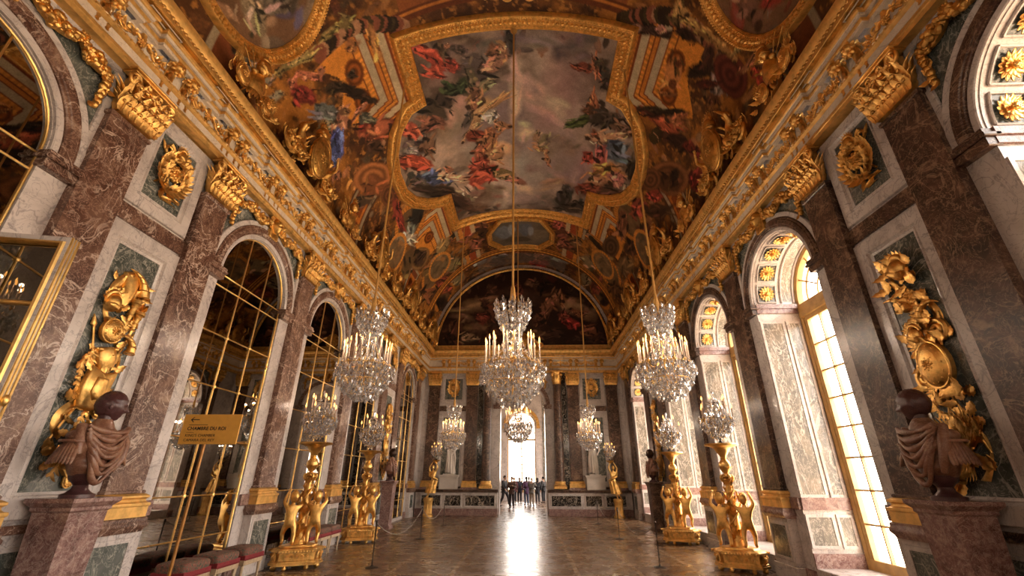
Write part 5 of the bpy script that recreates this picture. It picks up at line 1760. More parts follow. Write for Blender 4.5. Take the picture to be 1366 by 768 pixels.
def helmet_vf(s=.13):
    mb = MB()
    mb.add(ell(s * .8, s * .75, s, 16, 10), T(0, s * .5, 0))
    mb.add(tube([(s * .85 * math.cos(a), s * .55, s * 1.1 * math.sin(a) + s * .15) for a in np.linspace(.2, 2.9, 14)], s * np.r_[np.linspace(.1, .3, 7), np.linspace(.3, .12, 7)], 8))
    for i in range(9):
        a = .3 + 2.5 * i / 8
        mb.add(leaf(s * .7, s * .16, .3, 2, 6, 3), T(s * .85 * math.cos(a), s * .55, s * 1.1 * math.sin(a) + s * .15) @ RY(PI / 2 - a))
    mb.add(dome([(-s * .3, -s * .9), (s * .75, -s * .5), (s * .95, -s * .1), (s * .1, s * .15), (-s * .45, -s * .2)], s * .7, s * .55))
    mb.add(cbox(-s * .85, s * .85, s * .2, s * 1.15, -s * .42, -s * .28, .01))
    return mb.vf()
def spear_vf(L, tilt):
    mb = MB(); X = RY(tilt)
    mb.add(tube([(0, .03, -L / 2), (0, .03, L / 2)], .014, 7), X)
    mb.add(dome([(0, L / 2 + .16), (-.04, L / 2 + .03), (0, L / 2 - .02), (.04, L / 2 + .03)], .02, .03), X)
    for z in (-L * .3, L * .3): mb.add(ell(.025, .025, .02, 7, 5), X @ T(0, .03, z))
    return mb.vf()
def ribbon_vf(pts, w=.05, d=.03):
    p = np.asarray(pts, float)
    P = []
    n = len(p)
    t_ = np.linspace(0, 1, n)
    for u in (-1, -.4, .4, 1):
        q = p.copy(); q[:, 0] += u * w * np.cos(t_ * 9); q[:, 2] += u * w * .7 * np.sin(t_ * 9 + .6); q[:, 1] += d * (1 - u * u) + .015 * np.sin(t_ * 14)
        P.append(q)
    return grid(np.array(P))
def torch_vf(L=.42):
    mb = MB()
    mb.add(lathe([(0, 0), (.018, 0), (.03, L * .5), (.05, L * .86), (.075, L * .9), (.07, L), (.0, L)], 12), T(0, .06, 0))
    for z in (.2, .4, .6, .8): mb.add(lathe([(0, z * L - .012), (.03 + z * .025, z * L - .012), (.036 + z * .025, z * L), (.03 + z * .025, z * L + .012), (0, z * L + .012)], 12), T(0, .06, 0))
    for i in range(7):
        a = 2 * PI * i / 7
        mb.add(leaf(.16, .035, .15, 3, 7, 3), T(.035 * math.cos(a), .06 + .035 * math.sin(a), L) @ RZ(a) @ RX(-.15))
    return mb.vf()
def wing_vf(L=.5, n=9, spread=1.1):
    mb = MB()
    for row, (k, s) in enumerate(((n, 1.0), (n - 2, .7), (n - 3, .45))):
        for i in range(k):
            a = -spread / 2 + spread * i / (k - 1)
            mb.add(leaf(L * s * (1 - .25 * abs(a)), L * .055, .10 + .04 * row, 1, 8, 5), T(0, .03 + .022 * row, 0) @ RY(a))
    return mb.vf()
def laurel_vf(pts, r=.05, n=20, side=1, seed=0):
    rng = random.Random(seed)
    p = np.asarray(pts, float)
    L = np.linspace(0, len(p) - 1, n)
    mb = MB()
    mb.add(tube(p, r * .22, 6))
    for i, q in enumerate(L):
        k = int(q); f = q - k
        c = p[k] * (1 - f) + p[min(k + 1, len(p) - 1)] * f
        d = p[min(k + 1, len(p) - 1)] - p[max(k - 1, 0)]
        a = math.atan2(d[0], d[2])
        for s in (-1, 1):
            mb.add(leaf(r * 1.9, r * .45, .35, 1, 6, 3), T(c[0], c[1] + r * .2, c[2]) @ RY(a + s * rng.uniform(.5, .95)))
        if i % 3 == 0: mb.add(ell(r * .3, r * .3, r * .3, 6, 4), T(c[0], c[1] + r * .55, c[2]))
    return mb.vf()
def cuirass_vf(s=.2):
    mb = MB()
    P = []
    for t_ in np.linspace(0, 1, 12):
        w = s * (.62 + .38 * math.sin(PI * (t_ * .75 + .15))) * (1 if t_ < .92 else .7)
        P.append([(w * math.cos(a), .02 + s * .62 * (.8 + .3 * math.sin(PI * t_)) * math.sin(a) * (1 + .10 * math.cos(4 * a) * (t_ > .5)), s * 2.0 * (t_ - .5)) for a in np.linspace(0, PI, 15)])
    mb.add(grid(np.array(P)))
    for i in range(8):
        a = PI * (i + .5) / 8
        mb.add(leaf(s * .7, s * .16, .1, 1, 6, 3), T(s * .7 * math.cos(a), s * .5 * math.sin(a), -s * .92) @ RZ(a - PI / 2) @ RX(PI))
    for sg in (-1, 1): mb.add(ell(s * .3, s * .3, s * .26, 10, 7), T(sg * s * .8, s * .3, s * .78))
    mb.add(rosette(s * .3, 9, .03), T(0, s * .62, s * .2))
    return mb.vf()


def trophy(name, label, loc, rz, seed, parts, group='gilded trophies on the panels', mat='gold'):
    r = thing(name, label, 'wall ornament', loc, rz, group)
    for nm, vf, X in parts:
        mb = MB(); mb.add(vf, X); mb.obj(nm, M[mat], r, 50)
    return r
def arms_trophy(label, loc, rz, seed=1, mat='gold'):
    rng = random.Random(seed)
    top = MB()
    for i in range(60):
        z = rng.uniform(1.8, 4.2); x = rng.uniform(-.24, .24)
        top.add(leaf(rng.uniform(.13, .24), rng.uniform(.03, .055), rng.uniform(.2, .45)), T(x, rng.uniform(.02, .08), z) @ RY(rng.uniform(-2.6, 2.6)))
    parts = [('foliage', top.vf(), None), ('ribbon', ribbon_vf([(.25 * math.sin(t_ * 1.3), .015, 4.3 - t_ * .34) for t_ in np.linspace(0, 7.6, 40)], .06), None),
             ('horn', horn_vf(.50, .085, 1.5), T(-.20, .02, 4.02) @ RY(.1)),
             ('drapery', dome([(-.02, 4.35), (.14, 4.28), (.10, 4.0), (.16, 3.86), (.02, 3.72), (-.08, 3.95), (-.10, 4.2)], .01, .10), None),
             ('helmet', helmet_vf(.12), T(.20, .03, 3.80) @ RY(.2)),
             ('quiver', torch_vf(.55), T(-.09, .0, 3.42) @ RY(-.1)), ('quiver', torch_vf(.45), T(-.2, .0, 3.38) @ RY(-.12)),
             ('round_shield', shield_vf(.15, .16, .10), T(.06, .05, 3.46)),
             ('horn', horn_vf(.40, .06, 2.4), T(-.29, .03, 3.25) @ RY(-.15)),
             ('cuirass', cuirass_vf(.13), T(-.02, .03, 3.13) @ RY(.25)),
             ('laurel_branch', laurel_vf([(.16, .05, 3.2), (.24, .05, 3.0), (.22, .05, 2.75), (.12, .05, 2.5)], .05, 12, 1, seed), None),
             ('spear', spear_vf(1.5, .33), T(.02, .0, 2.75)), ('spear', spear_vf(1.4, -.38), T(.0, .0, 2.75)),
             ('square_shield', prism([(-.22, 2.98), (-.05, 2.93), (.14, 3.0), (.19, 2.72), (.14, 2.50), (-.02, 2.45), (-.22, 2.55), (-.20, 2.75)], .05, .12, .04), None),
             ('square_shield_boss', dome([(-.10, 2.86), (.05, 2.87), (.08, 2.68), (.02, 2.58), (-.12, 2.62)], .11, .05), None),
             ('wing', wing_vf(.42, 8, 1.0), T(-.12, .02, 2.42) @ RY(-1.0)), ('lyre', horn_vf(.36, .045, 2.0), T(-.12, .03, 2.10) @ RY(-.5)),
             ('laurel_branch', laurel_vf([(-.02, .05, 2.45), (.06, .06, 2.2), (.02, .06, 1.95), (.10, .05, 1.75)], .055, 12, 1, seed + 2), None),
             ('torch', torch_vf(.42), T(-.22, .01, 1.75) @ RY(-.12)),
             ('medallion', shield_vf(.07, .09, .04), T(-.16, .01, 1.68)), ('tassel', leaf(.2, .04, .1), T(-.3, .02, 1.85) @ RY(PI + .4))]
    return trophy('gilded_trophy', label, loc, rz, seed, parts, mat=mat)
def floral_trophy(label, loc, rz, seed=3, mat='gold'):
    rng = random.Random(seed)
    top = MB()
    for i in range(90):
        z = rng.uniform(1.75, 4.45); x = rng.uniform(-.25, .25) * (1 if z > 2.3 else .8)
        top.add(leaf(rng.uniform(.15, .27), rng.uniform(.04, .07), rng.uniform(.2, .45)), T(x, rng.uniform(.03, .10), z) @ RY(rng.uniform(-2.6, 2.6)))
    parts = [('acanthus_spray', top.vf(), None),
             ('ribbon', ribbon_vf([(.22 * math.sin(t_ * 1.5 + 1), .015, 4.45 - t_ * .36) for t_ in np.linspace(0, 7.6, 40)], .06), None),
             ('helmet', helmet_vf(.14), T(-.03, .02, 4.22) @ RY(-.15)), ('horn', horn_vf(.42, .06, 1.6), T(.05, .02, 3.70) @ RY(.2)),
             ('horn', horn_vf(.40, .06, 2.0), T(-.06, .02, 3.55) @ S(-1, 1, 1) @ RY(.3)), ('rosette', rosette(.11, 10, .05), T(.0, .04, 3.86)),
             ('shell', wing_vf(.26, 7, 2.4), T(.12, .03, 3.22) @ RY(.4)), ('scroll', scroll(.15, .03, 1.7, .04, 26, 7, 0, 1), T(-.18, .03, 3.35)), ('scroll', scroll(.14, .03, 1.7, .036, 26, 7, 1, -1), T(.20, .03, 2.85)),
             ('oval_shield', shield_vf(.20, .28, .15), T(-.02, .03, 2.98)),
             ('lion_mask', helmet_vf(.10), T(.05, .06, 3.36)),
             ('spear', spear_vf(1.5, .3), T(0, .0, 2.7)), ('spear', spear_vf(1.5, -.3), T(0, .0, 2.7)),
             ('laurel_branch', laurel_vf([(.1, .05, 2.75), (.22, .06, 2.6), (.16, .06, 2.45), (.05, .05, 2.4)], .05, 10, 1, seed), None),
             ('wing', wing_vf(.52, 9, .95), T(-.02, .02, 2.02) @ RY(-.35)), ('wing', wing_vf(.52, 9, .95), T(.02, .03, 1.98) @ RY(.5)),
             ('tail_feathers', wing_vf(.40, 7, .7), T(.04, .02, 2.05) @ RY(PI - .25)),
             ('ball_ornament', rosette(.09, 8, .05), T(0, .05, 2.04)), ('torch', torch_vf(.38), T(.10, .01, 2.05) @ RY(PI - .4))]
    return trophy('gilded_trophy', label, loc, rz, seed, parts, mat=mat)
def wreath(label, loc, rz, mat, group='gilded wreaths on the upper panels'):
    A = np.linspace(-.45 * PI, 1.45 * PI, 30)
    parts = [('laurel_branch', laurel_vf([(.22 * math.cos(a), .04, 6.0 + .27 * math.sin(a)) for a in np.linspace(-PI / 2, PI / 2, 14)], .085, 20, 1, 1), None),
             ('laurel_branch', laurel_vf([(.22 * math.cos(a), .04, 6.0 + .27 * math.sin(a)) for a in np.linspace(1.5 * PI, PI / 2, 14)], .085, 20, 1, 2), None),
             ('sun_mask', rosette(.15, 12, .09), T(0, .03, 6.02)), ('crest', helmet_vf(.10), T(0, .02, 6.34)),
             ('spear', spear_vf(.75, .7), T(0, 0, 6.0)), ('spear', spear_vf(.75, -.7), T(0, 0, 6.0)),
             ('ribbon', ribbon_vf([(-.1 + .16 * math.sin(t_ * 2), .02, 5.74 - .04 * t_) for t_ in np.linspace(0, 5, 20)], .04), None),
             ('scroll', scroll(.11, .02, 1.5, .03, 20, 6, PI / 2, 1), T(.2, .03, 6.32)), ('scroll', scroll(.11, .02, 1.5, .03, 20, 6, PI / 2, -1), T(-.2, .03, 6.32)),
             ('tassel', leaf(.22, .05, .15), T(.05, .02, 5.72) @ RY(PI - .2)), ('tassel', leaf(.20, .05, .15), T(-.06, .02, 5.72) @ RY(PI + .3))]
    return trophy('gilded_wreath', label, loc, rz, 1, parts, group, mat)


YO = .01
arms_trophy('tall gilded trophy of arms on green panel behind the near bust, mirror side', (-HW + YO, 5.295, 0), -PI / 2, 1)
floral_trophy('tall gilded trophy with winged foot on green panel behind the near bust, window side', (HW - YO, 5.295, 0), PI / 2, 3, 'gold')
arms_trophy('tall gilded trophy on narrow panel behind the distant bust, mirror side', (-HW + YO, 17.375, 0), -PI / 2, 5, 'gold')
floral_trophy('tall gilded trophy on narrow panel behind the distant bust, window side', (HW - YO, 17.375, 0), PI / 2, 7, 'gold')
wreath('gilded laurel wreath relief on square panel above the near bust, mirror side', (-HW + YO, 5.295, 0), -PI / 2, 'gold')
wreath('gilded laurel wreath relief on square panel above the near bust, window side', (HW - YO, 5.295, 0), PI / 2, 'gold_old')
wreath('gilded laurel wreath relief on small panel above the distant bust, mirror side', (-HW + YO, 17.375, 0), -PI / 2, 'gold')
wreath('gilded laurel wreath relief on small panel above the distant bust, window side', (HW - YO, 17.375, 0), PI / 2, 'gold')
wreath('gilded wreath relief on far wall above the statue on the mirror side', (-3.65, FARY - YO, 0), PI, 'gold')
wreath('gilded wreath relief on far wall above the statue on the window side', (3.65, FARY - YO, 0), PI, 'gold')

# ------------------------------------------------------------------ keystone heads with garlands over each arch
hk = head(.34, hair=True, curls=1)
def keystone(label, loc, rz, mat, proto=[None]):
    if proto[0] is None:
        ks = {}
        mb = MB(); mb.add(hk, T(0, .10, 6.47)); mb.add(cbox(-.15, .15, 0, .12, 6.36, 6.84))
        for i in range(12):
            a = -.3 + (PI + .6) * i / 11
            mb.add(leaf(.17, .05, .3), T(.15 * math.cos(a), .12, 6.64 + .16 * math.sin(a)) @ RY(PI / 2 - a))
        mb.add(leaf(.2, .1, .2), T(0, .12, 6.5) @ RY(PI))
        ks['mask'] = mb
        for s in (-1, 1):
            mb = MB()
            mb.add(swag((s * .18, .10, 6.66), (s * .78, .09, 6.62), .10, .085, 14, 3 + s))
            mb.add(swag((s * .78, .09, 6.64), (s * 1.22, .08, 6.50), .04, .08, 10, 5 + s))
            for k in range(7):
                mb.add(ell(.065 - .004 * k, .05, .06, 7, 5), T(s * (1.22 + .012 * (k % 2)), .08, 6.48 - k * .075))
                mb.add(leaf(.12, .035, .3, 2, 6, 3), T(s * (1.22 + .03 * (k % 3 - 1)), .10, 6.46 - k * .075) @ RY(2.6 + k))
            mb.add(rosette(.075, 7, .05), T(s * .78, .1, 6.68))
            ks['garland%d' % s] = mb
        proto[0] = {k: v.vf() for k, v in ks.items()}
        proto.append({})
    if mat not in proto[1]:
        proto[1][mat] = {}
        for k, vf in proto[0].items():
            m = MB(); m.add(vf); proto[1][mat][k] = m.mesh(k.rstrip('-1'), M[mat], 50)
    r = thing('keystone_ornament', label, 'wall ornament', loc, rz, 'gilded keystone heads over the arches')
    for k, me in proto[1][mat].items(): mk('mask' if k == 'mask' else 'garland', me, r)
KN = {2.70: 'arch beside the near bust', 7.90: 'arch nearest the direction sign', 11.32: 'second full arch', 14.75: 'third full arch', 20.0: 'last arch before the far corner'}
for c in ARCH_Y:
    keystone('gilded keystone head with garlands over the %s, mirror side' % KN[c], (-HW, c, 0), -PI / 2, 'gold')
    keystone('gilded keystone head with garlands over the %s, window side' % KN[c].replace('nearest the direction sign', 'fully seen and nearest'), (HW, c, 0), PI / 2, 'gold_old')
keystone('gilded keystone head with garlands over the archway of the far wall', (0, FARY, 0), PI, 'gold_old')

# ------------------------------------------------------------------ figures
def human_joints(P):
    """adult skeleton; P may override joints.  returns verts, edges, radii and an index"""
    J = dict(pelvis=(0, 0, .95), waist=(0, 0, 1.09), chest=(0, .0, 1.30), neck=(0, -.02, 1.46), skull=(0, .01, 1.56),
             hipL=(-.09, 0, .90), kneeL=(-.10, .02, .50), ankL=(-.10, -.02, .08), toeL=(-.12, .14, .03),
             hipR=(.09, 0, .90), kneeR=(.10, .02, .50), ankR=(.10, -.02, .08), toeR=(.12, .14, .03),
             shL=(-.19, -.01, 1.41), elL=(-.25, -.02, 1.13), wrL=(-.26, .06, .90), shR=(.19, -.01, 1.41), elR=(.25, -.02, 1.13), wrR=(.26, .06, .90))
    J.update(P)
    return {k: np.array(v, float) for k, v in J.items()}
RADII = dict(pelvis=.125, waist=.112, chest=.135, neck=.062, skull=.055, hipL=.095, kneeL=.058, ankL=.042, toeL=.032, hipR=.095, kneeR=.058, ankR=.042, toeR=.032,
             shL=.062, elL=.043, wrL=.028, shR=.062, elR=.043, wrR=.028)
BONES = [('pelvis', 'waist'), ('waist', 'chest'), ('chest', 'neck'), ('neck', 'skull'), ('pelvis', 'hipL'), ('hipL', 'kneeL'), ('kneeL', 'ankL'), ('ankL', 'toeL'),
         ('pelvis', 'hipR'), ('hipR', 'kneeR'), ('kneeR', 'ankR'), ('ankR', 'toeR'), ('chest', 'shL'), ('shL', 'elL'), ('elL', 'wrL'), ('chest', 'shR'), ('shR', 'elR'), ('elR', 'wrR')]
def figure(J, fat=1.0, add=0.0, keys=None, hands=True, radii=None, sub=2, extra=()):
    rad_ = dict(RADII); rad_.update(radii or {})
    use = keys or list(RADII)
    V, R, ix = [], [], {}
    for k in use:
        ix[k] = len(V); V.append(J[k]); R.append(rad_[k] * fat + add)
    E = [(ix[a], ix[b]) for a, b in BONES if a in ix and b in ix]
    for (k, par, pos, r) in extra:
        ix[k] = len(V); V.append(np.array(pos, float)); R.append(r); E.append((ix[par], ix[k]))
    if hands:
        for s, sg in (('L', -1), ('R', 1)):
            w, e = J['wr' + s], J['el' + s]
            d = w - e; d /= np.linalg.norm(d)
            side = np.cross(d, [0, 0, 1.0])
            if np.linalg.norm(side) < .2: side = np.cross(d, [0, 1.0, 0])
            side /= np.linalg.norm(side)
            up = np.cross(side, d)
            palm = len(V); V.append(w + d * .055 * fat); R.append((.034 * fat, .020 * fat)); E.append((ix['wr' + s], palm))
            for f, (o, L) in enumerate(((-.030, .070), (-.010, .082), (.010, .078), (.029, .060))):
                a = len(V); V.append(w + (d * .105 + side * o) * fat); R.append(.0095 * fat); E.append((palm, a))
                V.append(w + (d * (.105 + L * .5) + side * o * 1.1 - up * .010) * fat); R.append(.009 * fat); E.append((a, a + 1))
                V.append(w + (d * (.105 + L * .9) + side * o * 1.1 - up * .032) * fat); R.append(.0075 * fat); E.append((a + 1, a + 2))
            a = len(V); V.append(w + (d * .05 - side * .045 * sg) * fat); R.append(.012 * fat); E.append((palm, a))
            V.append(w + (d * .09 - side * .062 * sg - up * .02) * fat); R.append(.009 * fat); E.append((a, a + 1))
    return skin_mesh(V, E, R, 0, sub)


def scaled(J, k, toff=(0, 0, 0)): return {n: v * k + np.array(toff) for n, v in J.items()}
# chubby gilded child with raised arms
def putto_vf(lift=(1, 1), step=.06, turn=0.0, hd=.25):
    J = human_joints(dict(pelvis=(0, 0, .41), waist=(0, .015, .51), chest=(0, .0, .63), neck=(0, -.01, .735), skull=(0, .01, .79),
                          hipL=(-.088, 0, .37), kneeL=(-.125, .07 + step, .20), ankL=(-.10, step - .01, .045), toeL=(-.125, .08 + step, .022),
                          hipR=(.088, 0, .37), kneeR=(.115, .05 - step, .20), ankR=(.10, -step - .05, .05), toeR=(.12, .04 - step, .022),
                          shL=(-.125, 0, .69), elL=(-.215, .05, .72 + .08 * lift[0]), wrL=(-.15, .15, .74 + .22 * lift[0]),
                          shR=(.125, 0, .69), elR=(.215, .05, .72 + .08 * lift[1]), wrR=(.15, .15, .74 + .22 * lift[1])))
    v, f = figure(J, .72, 0, radii=dict(pelvis=.155, waist=.158, chest=.155, neck=.075, skull=.07, hipL=.108, hipR=.108, kneeL=.080, kneeR=.080, ankL=.052, ankR=.052, toeL=.048, toeR=.048,
                                         shL=.078, shR=.078, elL=.062, elR=.062, wrL=.046, wrR=.046), sub=2)
    mb = MB(); mb.add((v, f)); mb.add(head(hd, True, 0, 1.2), T(0, .01, .76) @ RZ(turn))
    return mb.vf()
PUTTO = putto_vf(); PUTTO2 = putto_vf((1, .1), .1, .7); PUTTO3 = putto_vf((.2, 1), -.08, -.6)
PUTTO_SIT = None

# gilded stucco groups sitting on the cornice
def stucco_mesh():
    P = {}
    mb = MB(); mb.add(shield_vf(.36, .50, .16), T(0, .16, .56) @ RX(-.12)); P['shield'] = mb.mesh('shield', M['gold_old'], 50)
    mb = MB(); mb.add(PUTTO2, T(-.62, .06, .0) @ RZ(-.5)); P['putto1'] = mb.mesh('putto', M['gold'], 60)
    mb = MB(); mb.add(PUTTO3, T(.62, .06, .0) @ RZ(.5)); P['putto2'] = mb.mesh('putto', M['gold'], 60)
    mb = MB(); mb.add(helmet_vf(.2), T(0, .05, 1.2)); mb.add(wing_vf(.34, 8, 2.2), T(0, .02, 1.12)); P['crest'] = mb.mesh('crest', M['gold'], 50)
    rng = random.Random(4)
    mb = MB()
    for i in range(54):
        x = rng.uniform(-1.15, 1.15)
        mb.add(leaf(rng.uniform(.18, .34), rng.uniform(.05, .09), rng.uniform(.2, .6)), T(x, rng.uniform(.0, .12), rng.uniform(0, .5) * (1.2 - abs(x) * .7)) @ RY(rng.uniform(-1.6, 1.6)))
    for s in (-1, 1):
        mb.add(scroll(.20, .04, 1.7, .055, 26, 7, PI / 2, s), T(s * .95, .06, .22)); mb.add(swag((s * .4, .14, .3), (s * 1.1, .1, .34), .16, .09, 12, 4 + s))
    P['foliage'] = mb.mesh('foliage', M['gold_old'], 50)
    Q = {}
    mb = MB(); mb.add(cuirass_vf(.26), T(0, .05, .42)); Q['cuirass'] = mb.mesh('cuirass', M['gold'], 50)
    mb = MB(); mb.add(helmet_vf(.2), T(.02, .06, .92)); Q['helmet'] = mb.mesh('helmet', M['gold'], 50)
    mb = MB()
    for a in (-.9, -.5, .5, .9): mb.add(spear_vf(1.3, a), T(0, .02, .5))
    for a in (-.7, .7): mb.add(wing_vf(.5, 7, .8), T(a * .6, .05, .35) @ RY(a * 1.4))
    Q['flags'] = mb.mesh('flags', M['gold_old'], 50)
    mb = MB()
    for i in range(34):
        x = rng.uniform(-.8, .8)
        mb.add(leaf(rng.uniform(.16, .3), rng.uniform(.05, .08), rng.uniform(.2, .6)), T(x, rng.uniform(0, .12), rng.uniform(0, .3)) @ RY(rng.uniform(-1.6, 1.6)))
    for s in (-1, 1): mb.add(shield_vf(.2, .24, .1), T(s * .45, .08, .26) @ RY(s * .5))
    Q['foliage'] = mb.mesh('foliage', M['gold'], 50)
    return P, Q
SP, SQ = stucco_mesh()
def stucco(kind, label, loc, rz, k):
    r = thing('gilded_sculpture_group' if kind == 'P' else 'gilded_armour_sculpture', label, 'sculpture', loc, rz, 'gilded sculptures standing on the cornice', k)
    for nm, me in (SP if kind == 'P' else SQ).items(): mk(nm.rstrip('12'), me, r)
ORD = ['first', 'second', 'third', 'fourth', 'fifth', 'sixth', 'seventh']
for s, lr in ((-1, 'mirror'), (1, 'window')):
    i = 0
    for yc in (8.05, 12.9, 17.3, 21.6):
        stucco('P', 'gilded shield between two putti, %s from the camera on the %s side cornice' % (ORD[i], lr), (s * (HW - .44), yc, 8.06), s * PI / 2, 1.04); i += 1
    i = 0
    for yc in (5.75, 10.4, 15.2, 19.45):
        stucco('Q', 'gilded armour and flags, %s from the camera on the %s side cornice' % (ORD[i], lr), (s * (HW - .44), yc, 8.06), s * PI / 2, .82); i += 1
# scroll pediment with cartouche in the middle of the far cornice
r = thing('gilded_cartouche', 'gilded scroll pediment with oval cartouche in the middle of the far cornice', 'sculpture', (0, FARY - .32, 8.05), PI)
mb = MB(); mb.add(shield_vf(.34, .42, .14), T(0, .02, .5)); mb.obj('cartouche', M['gold_old'], r)
for s in (-1, 1):
    mb = MB(); p = [(s * x, .04, .62 - .5 * x * .55 + .16 * math.sin(x * 4)) for x in np.linspace(.3, 1.0, 14)]
    mb.add(tube(p, .075, 8)); mb.add(scroll(.19, .03, 1.5, .07, 24, 8, PI / 2, s), T(s * 1.0, .0, .24)); mb.obj('scroll', M['gold'], r)
# ------------------------------------------------------------------ crystal chandeliers
def drop_vf(w, h):
    v = [(0, 0, 0), (w, 0, -h * .62), (0, w * .6, -h * .62), (-w, 0, -h * .62), (0, -w * .6, -h * .62), (0, 0, -h)]
    f = [(0, 1, 2), (0, 2, 3), (0, 3, 4), (0, 4, 1), (5, 2, 1), (5, 3, 2), (5, 4, 3), (5, 1, 4)]
    return v, f
def bead_vf(r):
    v = [(r, 0, 0), (-r, 0, 0), (0, r, 0), (0, -r, 0), (0, 0, r), (0, 0, -r)]
    f = [(0, 2, 4), (2, 1, 4), (1, 3, 4), (3, 0, 4), (2, 0, 5), (1, 2, 5), (3, 1, 5), (0, 3, 5)]
    return v, f


def flame_vf(): return lathe([(0, 0), (.010, .012), (.013, .028), (.008, .052), (0, .078)], 8)
def candle_vf(L): return lathe([(0, 0), (.016, 0), (.0155, L - .012), (.012, L), (0, L)], 10)
def socket_vf(): return lathe([(0, -.05), (.012, -.05), (.03, -.02), (.045, -.005), (.045, .0), (.02, .004), (.02, .03), (0, .03)], 12)


def chandelier_meshes():
    rng = random.Random(12)
    D = {}
    c = MB()
    def hang(x, y, z, h, w=None):
        c.add(drop_vf(w or h * .34, h * 1.1), T(x, y, z) @ RZ(rng.uniform(0, PI)) @ RX(rng.uniform(-.08, .08)))
    # bowl of pendants: rounded, widest just under the candles
    for r_, z, n, h in ((.665, .80, 46, .13), (.655, .69, 46, .14), (.63, .58, 44, .14), (.585, .47, 40, .15), (.52, .37, 36, .15), (.44, .29, 30, .15), (.35, .22, 24, .15), (.25, .17, 18, .15), (.14, .14, 10, .14)):
        for i in range(n):
            a = 2 * PI * (i + rng.uniform(-.3, .3)) / n
            q = r_ * rng.uniform(.93, 1.06)
            hang(q * math.cos(a), q * math.sin(a), z + rng.uniform(-.03, .03), h * rng.uniform(.8, 1.15))
    for i in range(150):                               # inner strings
        a = rng.uniform(0, 2 * PI); q = rng.uniform(.1, .55); z = rng.uniform(.3, .85)
        hang(q * math.cos(a), q * math.sin(a), z, rng.uniform(.08, .14))
    for i in range(24):                                # clusters round each candle arm
        a = 2 * PI * (i + .5) / 24
        for k in range(7):
            b = rng.uniform(0, 2 * PI)
            hang(.70 * math.cos(a) + .05 * math.cos(b), .70 * math.sin(a) + .05 * math.sin(b), .82 - .09 * (k // 2), .12)
    # waist
    for r_, z, n, h in ((.20, 1.02, 16, .12), (.18, 1.14, 14, .12), (.165, 1.26, 14, .12), (.18, 1.38, 16, .13), (.30, .92, 20, .12)):
        for i in range(n):
            a = 2 * PI * (i + rng.uniform(-.3, .3)) / n
            hang(r_ * math.cos(a), r_ * math.sin(a), z + .06, h)
    # crown plumes hung with lozenges
    for i in range(12):
        a = 2 * PI * i / 12
        for k, (r_, z) in enumerate(((.20, 1.55), (.27, 1.68), (.33, 1.80), (.38, 1.91), (.41, 2.02), (.42, 2.09))):
            for e in (-.16, 0, .16):
                hang(r_ * math.cos(a + e), r_ * math.sin(a + e), z, .16 if e == 0 else .12)
        for k in range(5):
            z = 1.5 + .1 * k
            hang((.14 + .02 * k) * math.cos(a + .26), (.14 + .02 * k) * math.sin(a + .26), z + .1, .12)
        c.add(drop_vf(.035, .16), T(.43 * math.cos(a), .43 * math.sin(a), 2.02) @ RX(PI))
    # bead chains from crown to the candle ring
    for i in range(16):
        a = 2 * PI * i / 16
        for t_ in np.linspace(0, 1, 16):
            r_ = .20 + .44 * t_ ** 1.6; z = 1.48 - .62 * t_ - .12 * math.sin(PI * t_)
            c.add(bead_vf(.014), T(r_ * math.cos(a), r_ * math.sin(a), z))
    D['crystal_drops'] = c.mesh('crystal_drops', M['crystal'], 0)
    c = MB(); c.add(ell(.075, .075, .08, 16, 10), T(0, 0, .06)); c.add(lathe([(0, .12), (.03, .13), (.05, .18), (.02, .24), (0, .26)], 12)); D['crystal_ball'] = c.mesh('crystal_ball', M['crystal'], 0)
    m = MB()
    m.add(lathe([(0, .2), (.018, .2), (.02, .5), (.05, .55), (.02, .6), (.02, .85), (.07, .9), (.06, .98), (.02, 1.02), (.022, 1.3), (.055, 1.36), (.02, 1.42), (.02, 2.0), (.03, 2.08), (.0, 2.12)], 14))
    for r_, z in ((.64, .80), (.55, .46), (.32, .2), (.18, 1.44)):
        m.add(tube([(r_ * math.cos(a), r_ * math.sin(a), z) for a in np.linspace(0, 2 * PI, 41)[:-1]], .009, 6, True))
    D['metal_frame'] = m.mesh('metal_frame', M['gold'], 50)
    arm = MB()
    arm.add(tube([(.04, 0, .92), (.16, 0, .84), (.30, 0, .74), (.46, 0, .70), (.57, 0, .73), (.62, 0, .80)], .010, 6))
    arm.add(tube([(.04, 0, .55), (.22, 0, .42), (.42, 0, .45), (.56, 0, .58), (.62, 0, .72)], .007, 6))
    arm.add(socket_vf(), T(.62, 0, .83))
    D['arm'] = arm.mesh('arm', M['gold'], 50)
    pl = MB(); pl.add(tube([(.08, 0, 1.42), (.19, 0, 1.52), (.27, 0, 1.66), (.36, 0, 1.86), (.42, 0, 2.04), (.47, 0, 2.10)], [.012, .011, .01, .009, .008, .005], 6)); D['crown_branch'] = pl.mesh('crown_branch', M['crystal'], 50)
    q = MB(); q.add(candle_vf(.40)); D['candle'] = q.mesh('candle', M['candle'])
    q = MB(); q.add(flame_vf(), S(1.5, 1.5, 1.45)); D['flame'] = q.mesh('flame', M['flame'])
    return D
CH = chandelier_meshes()
def candle_light(r, loc, watts, size):
    l = CLIGHT.get(round(watts, 3))
    if l is None:
        l = bpy.data.lights.new('candle_light', 'POINT'); l.energy = watts; l.color = (1.0, .80, .60); l.shadow_soft_size = size
        CLIGHT[round(watts, 3)] = l
    mk('candle_light', l, r).location = loc
CLIGHT = {}
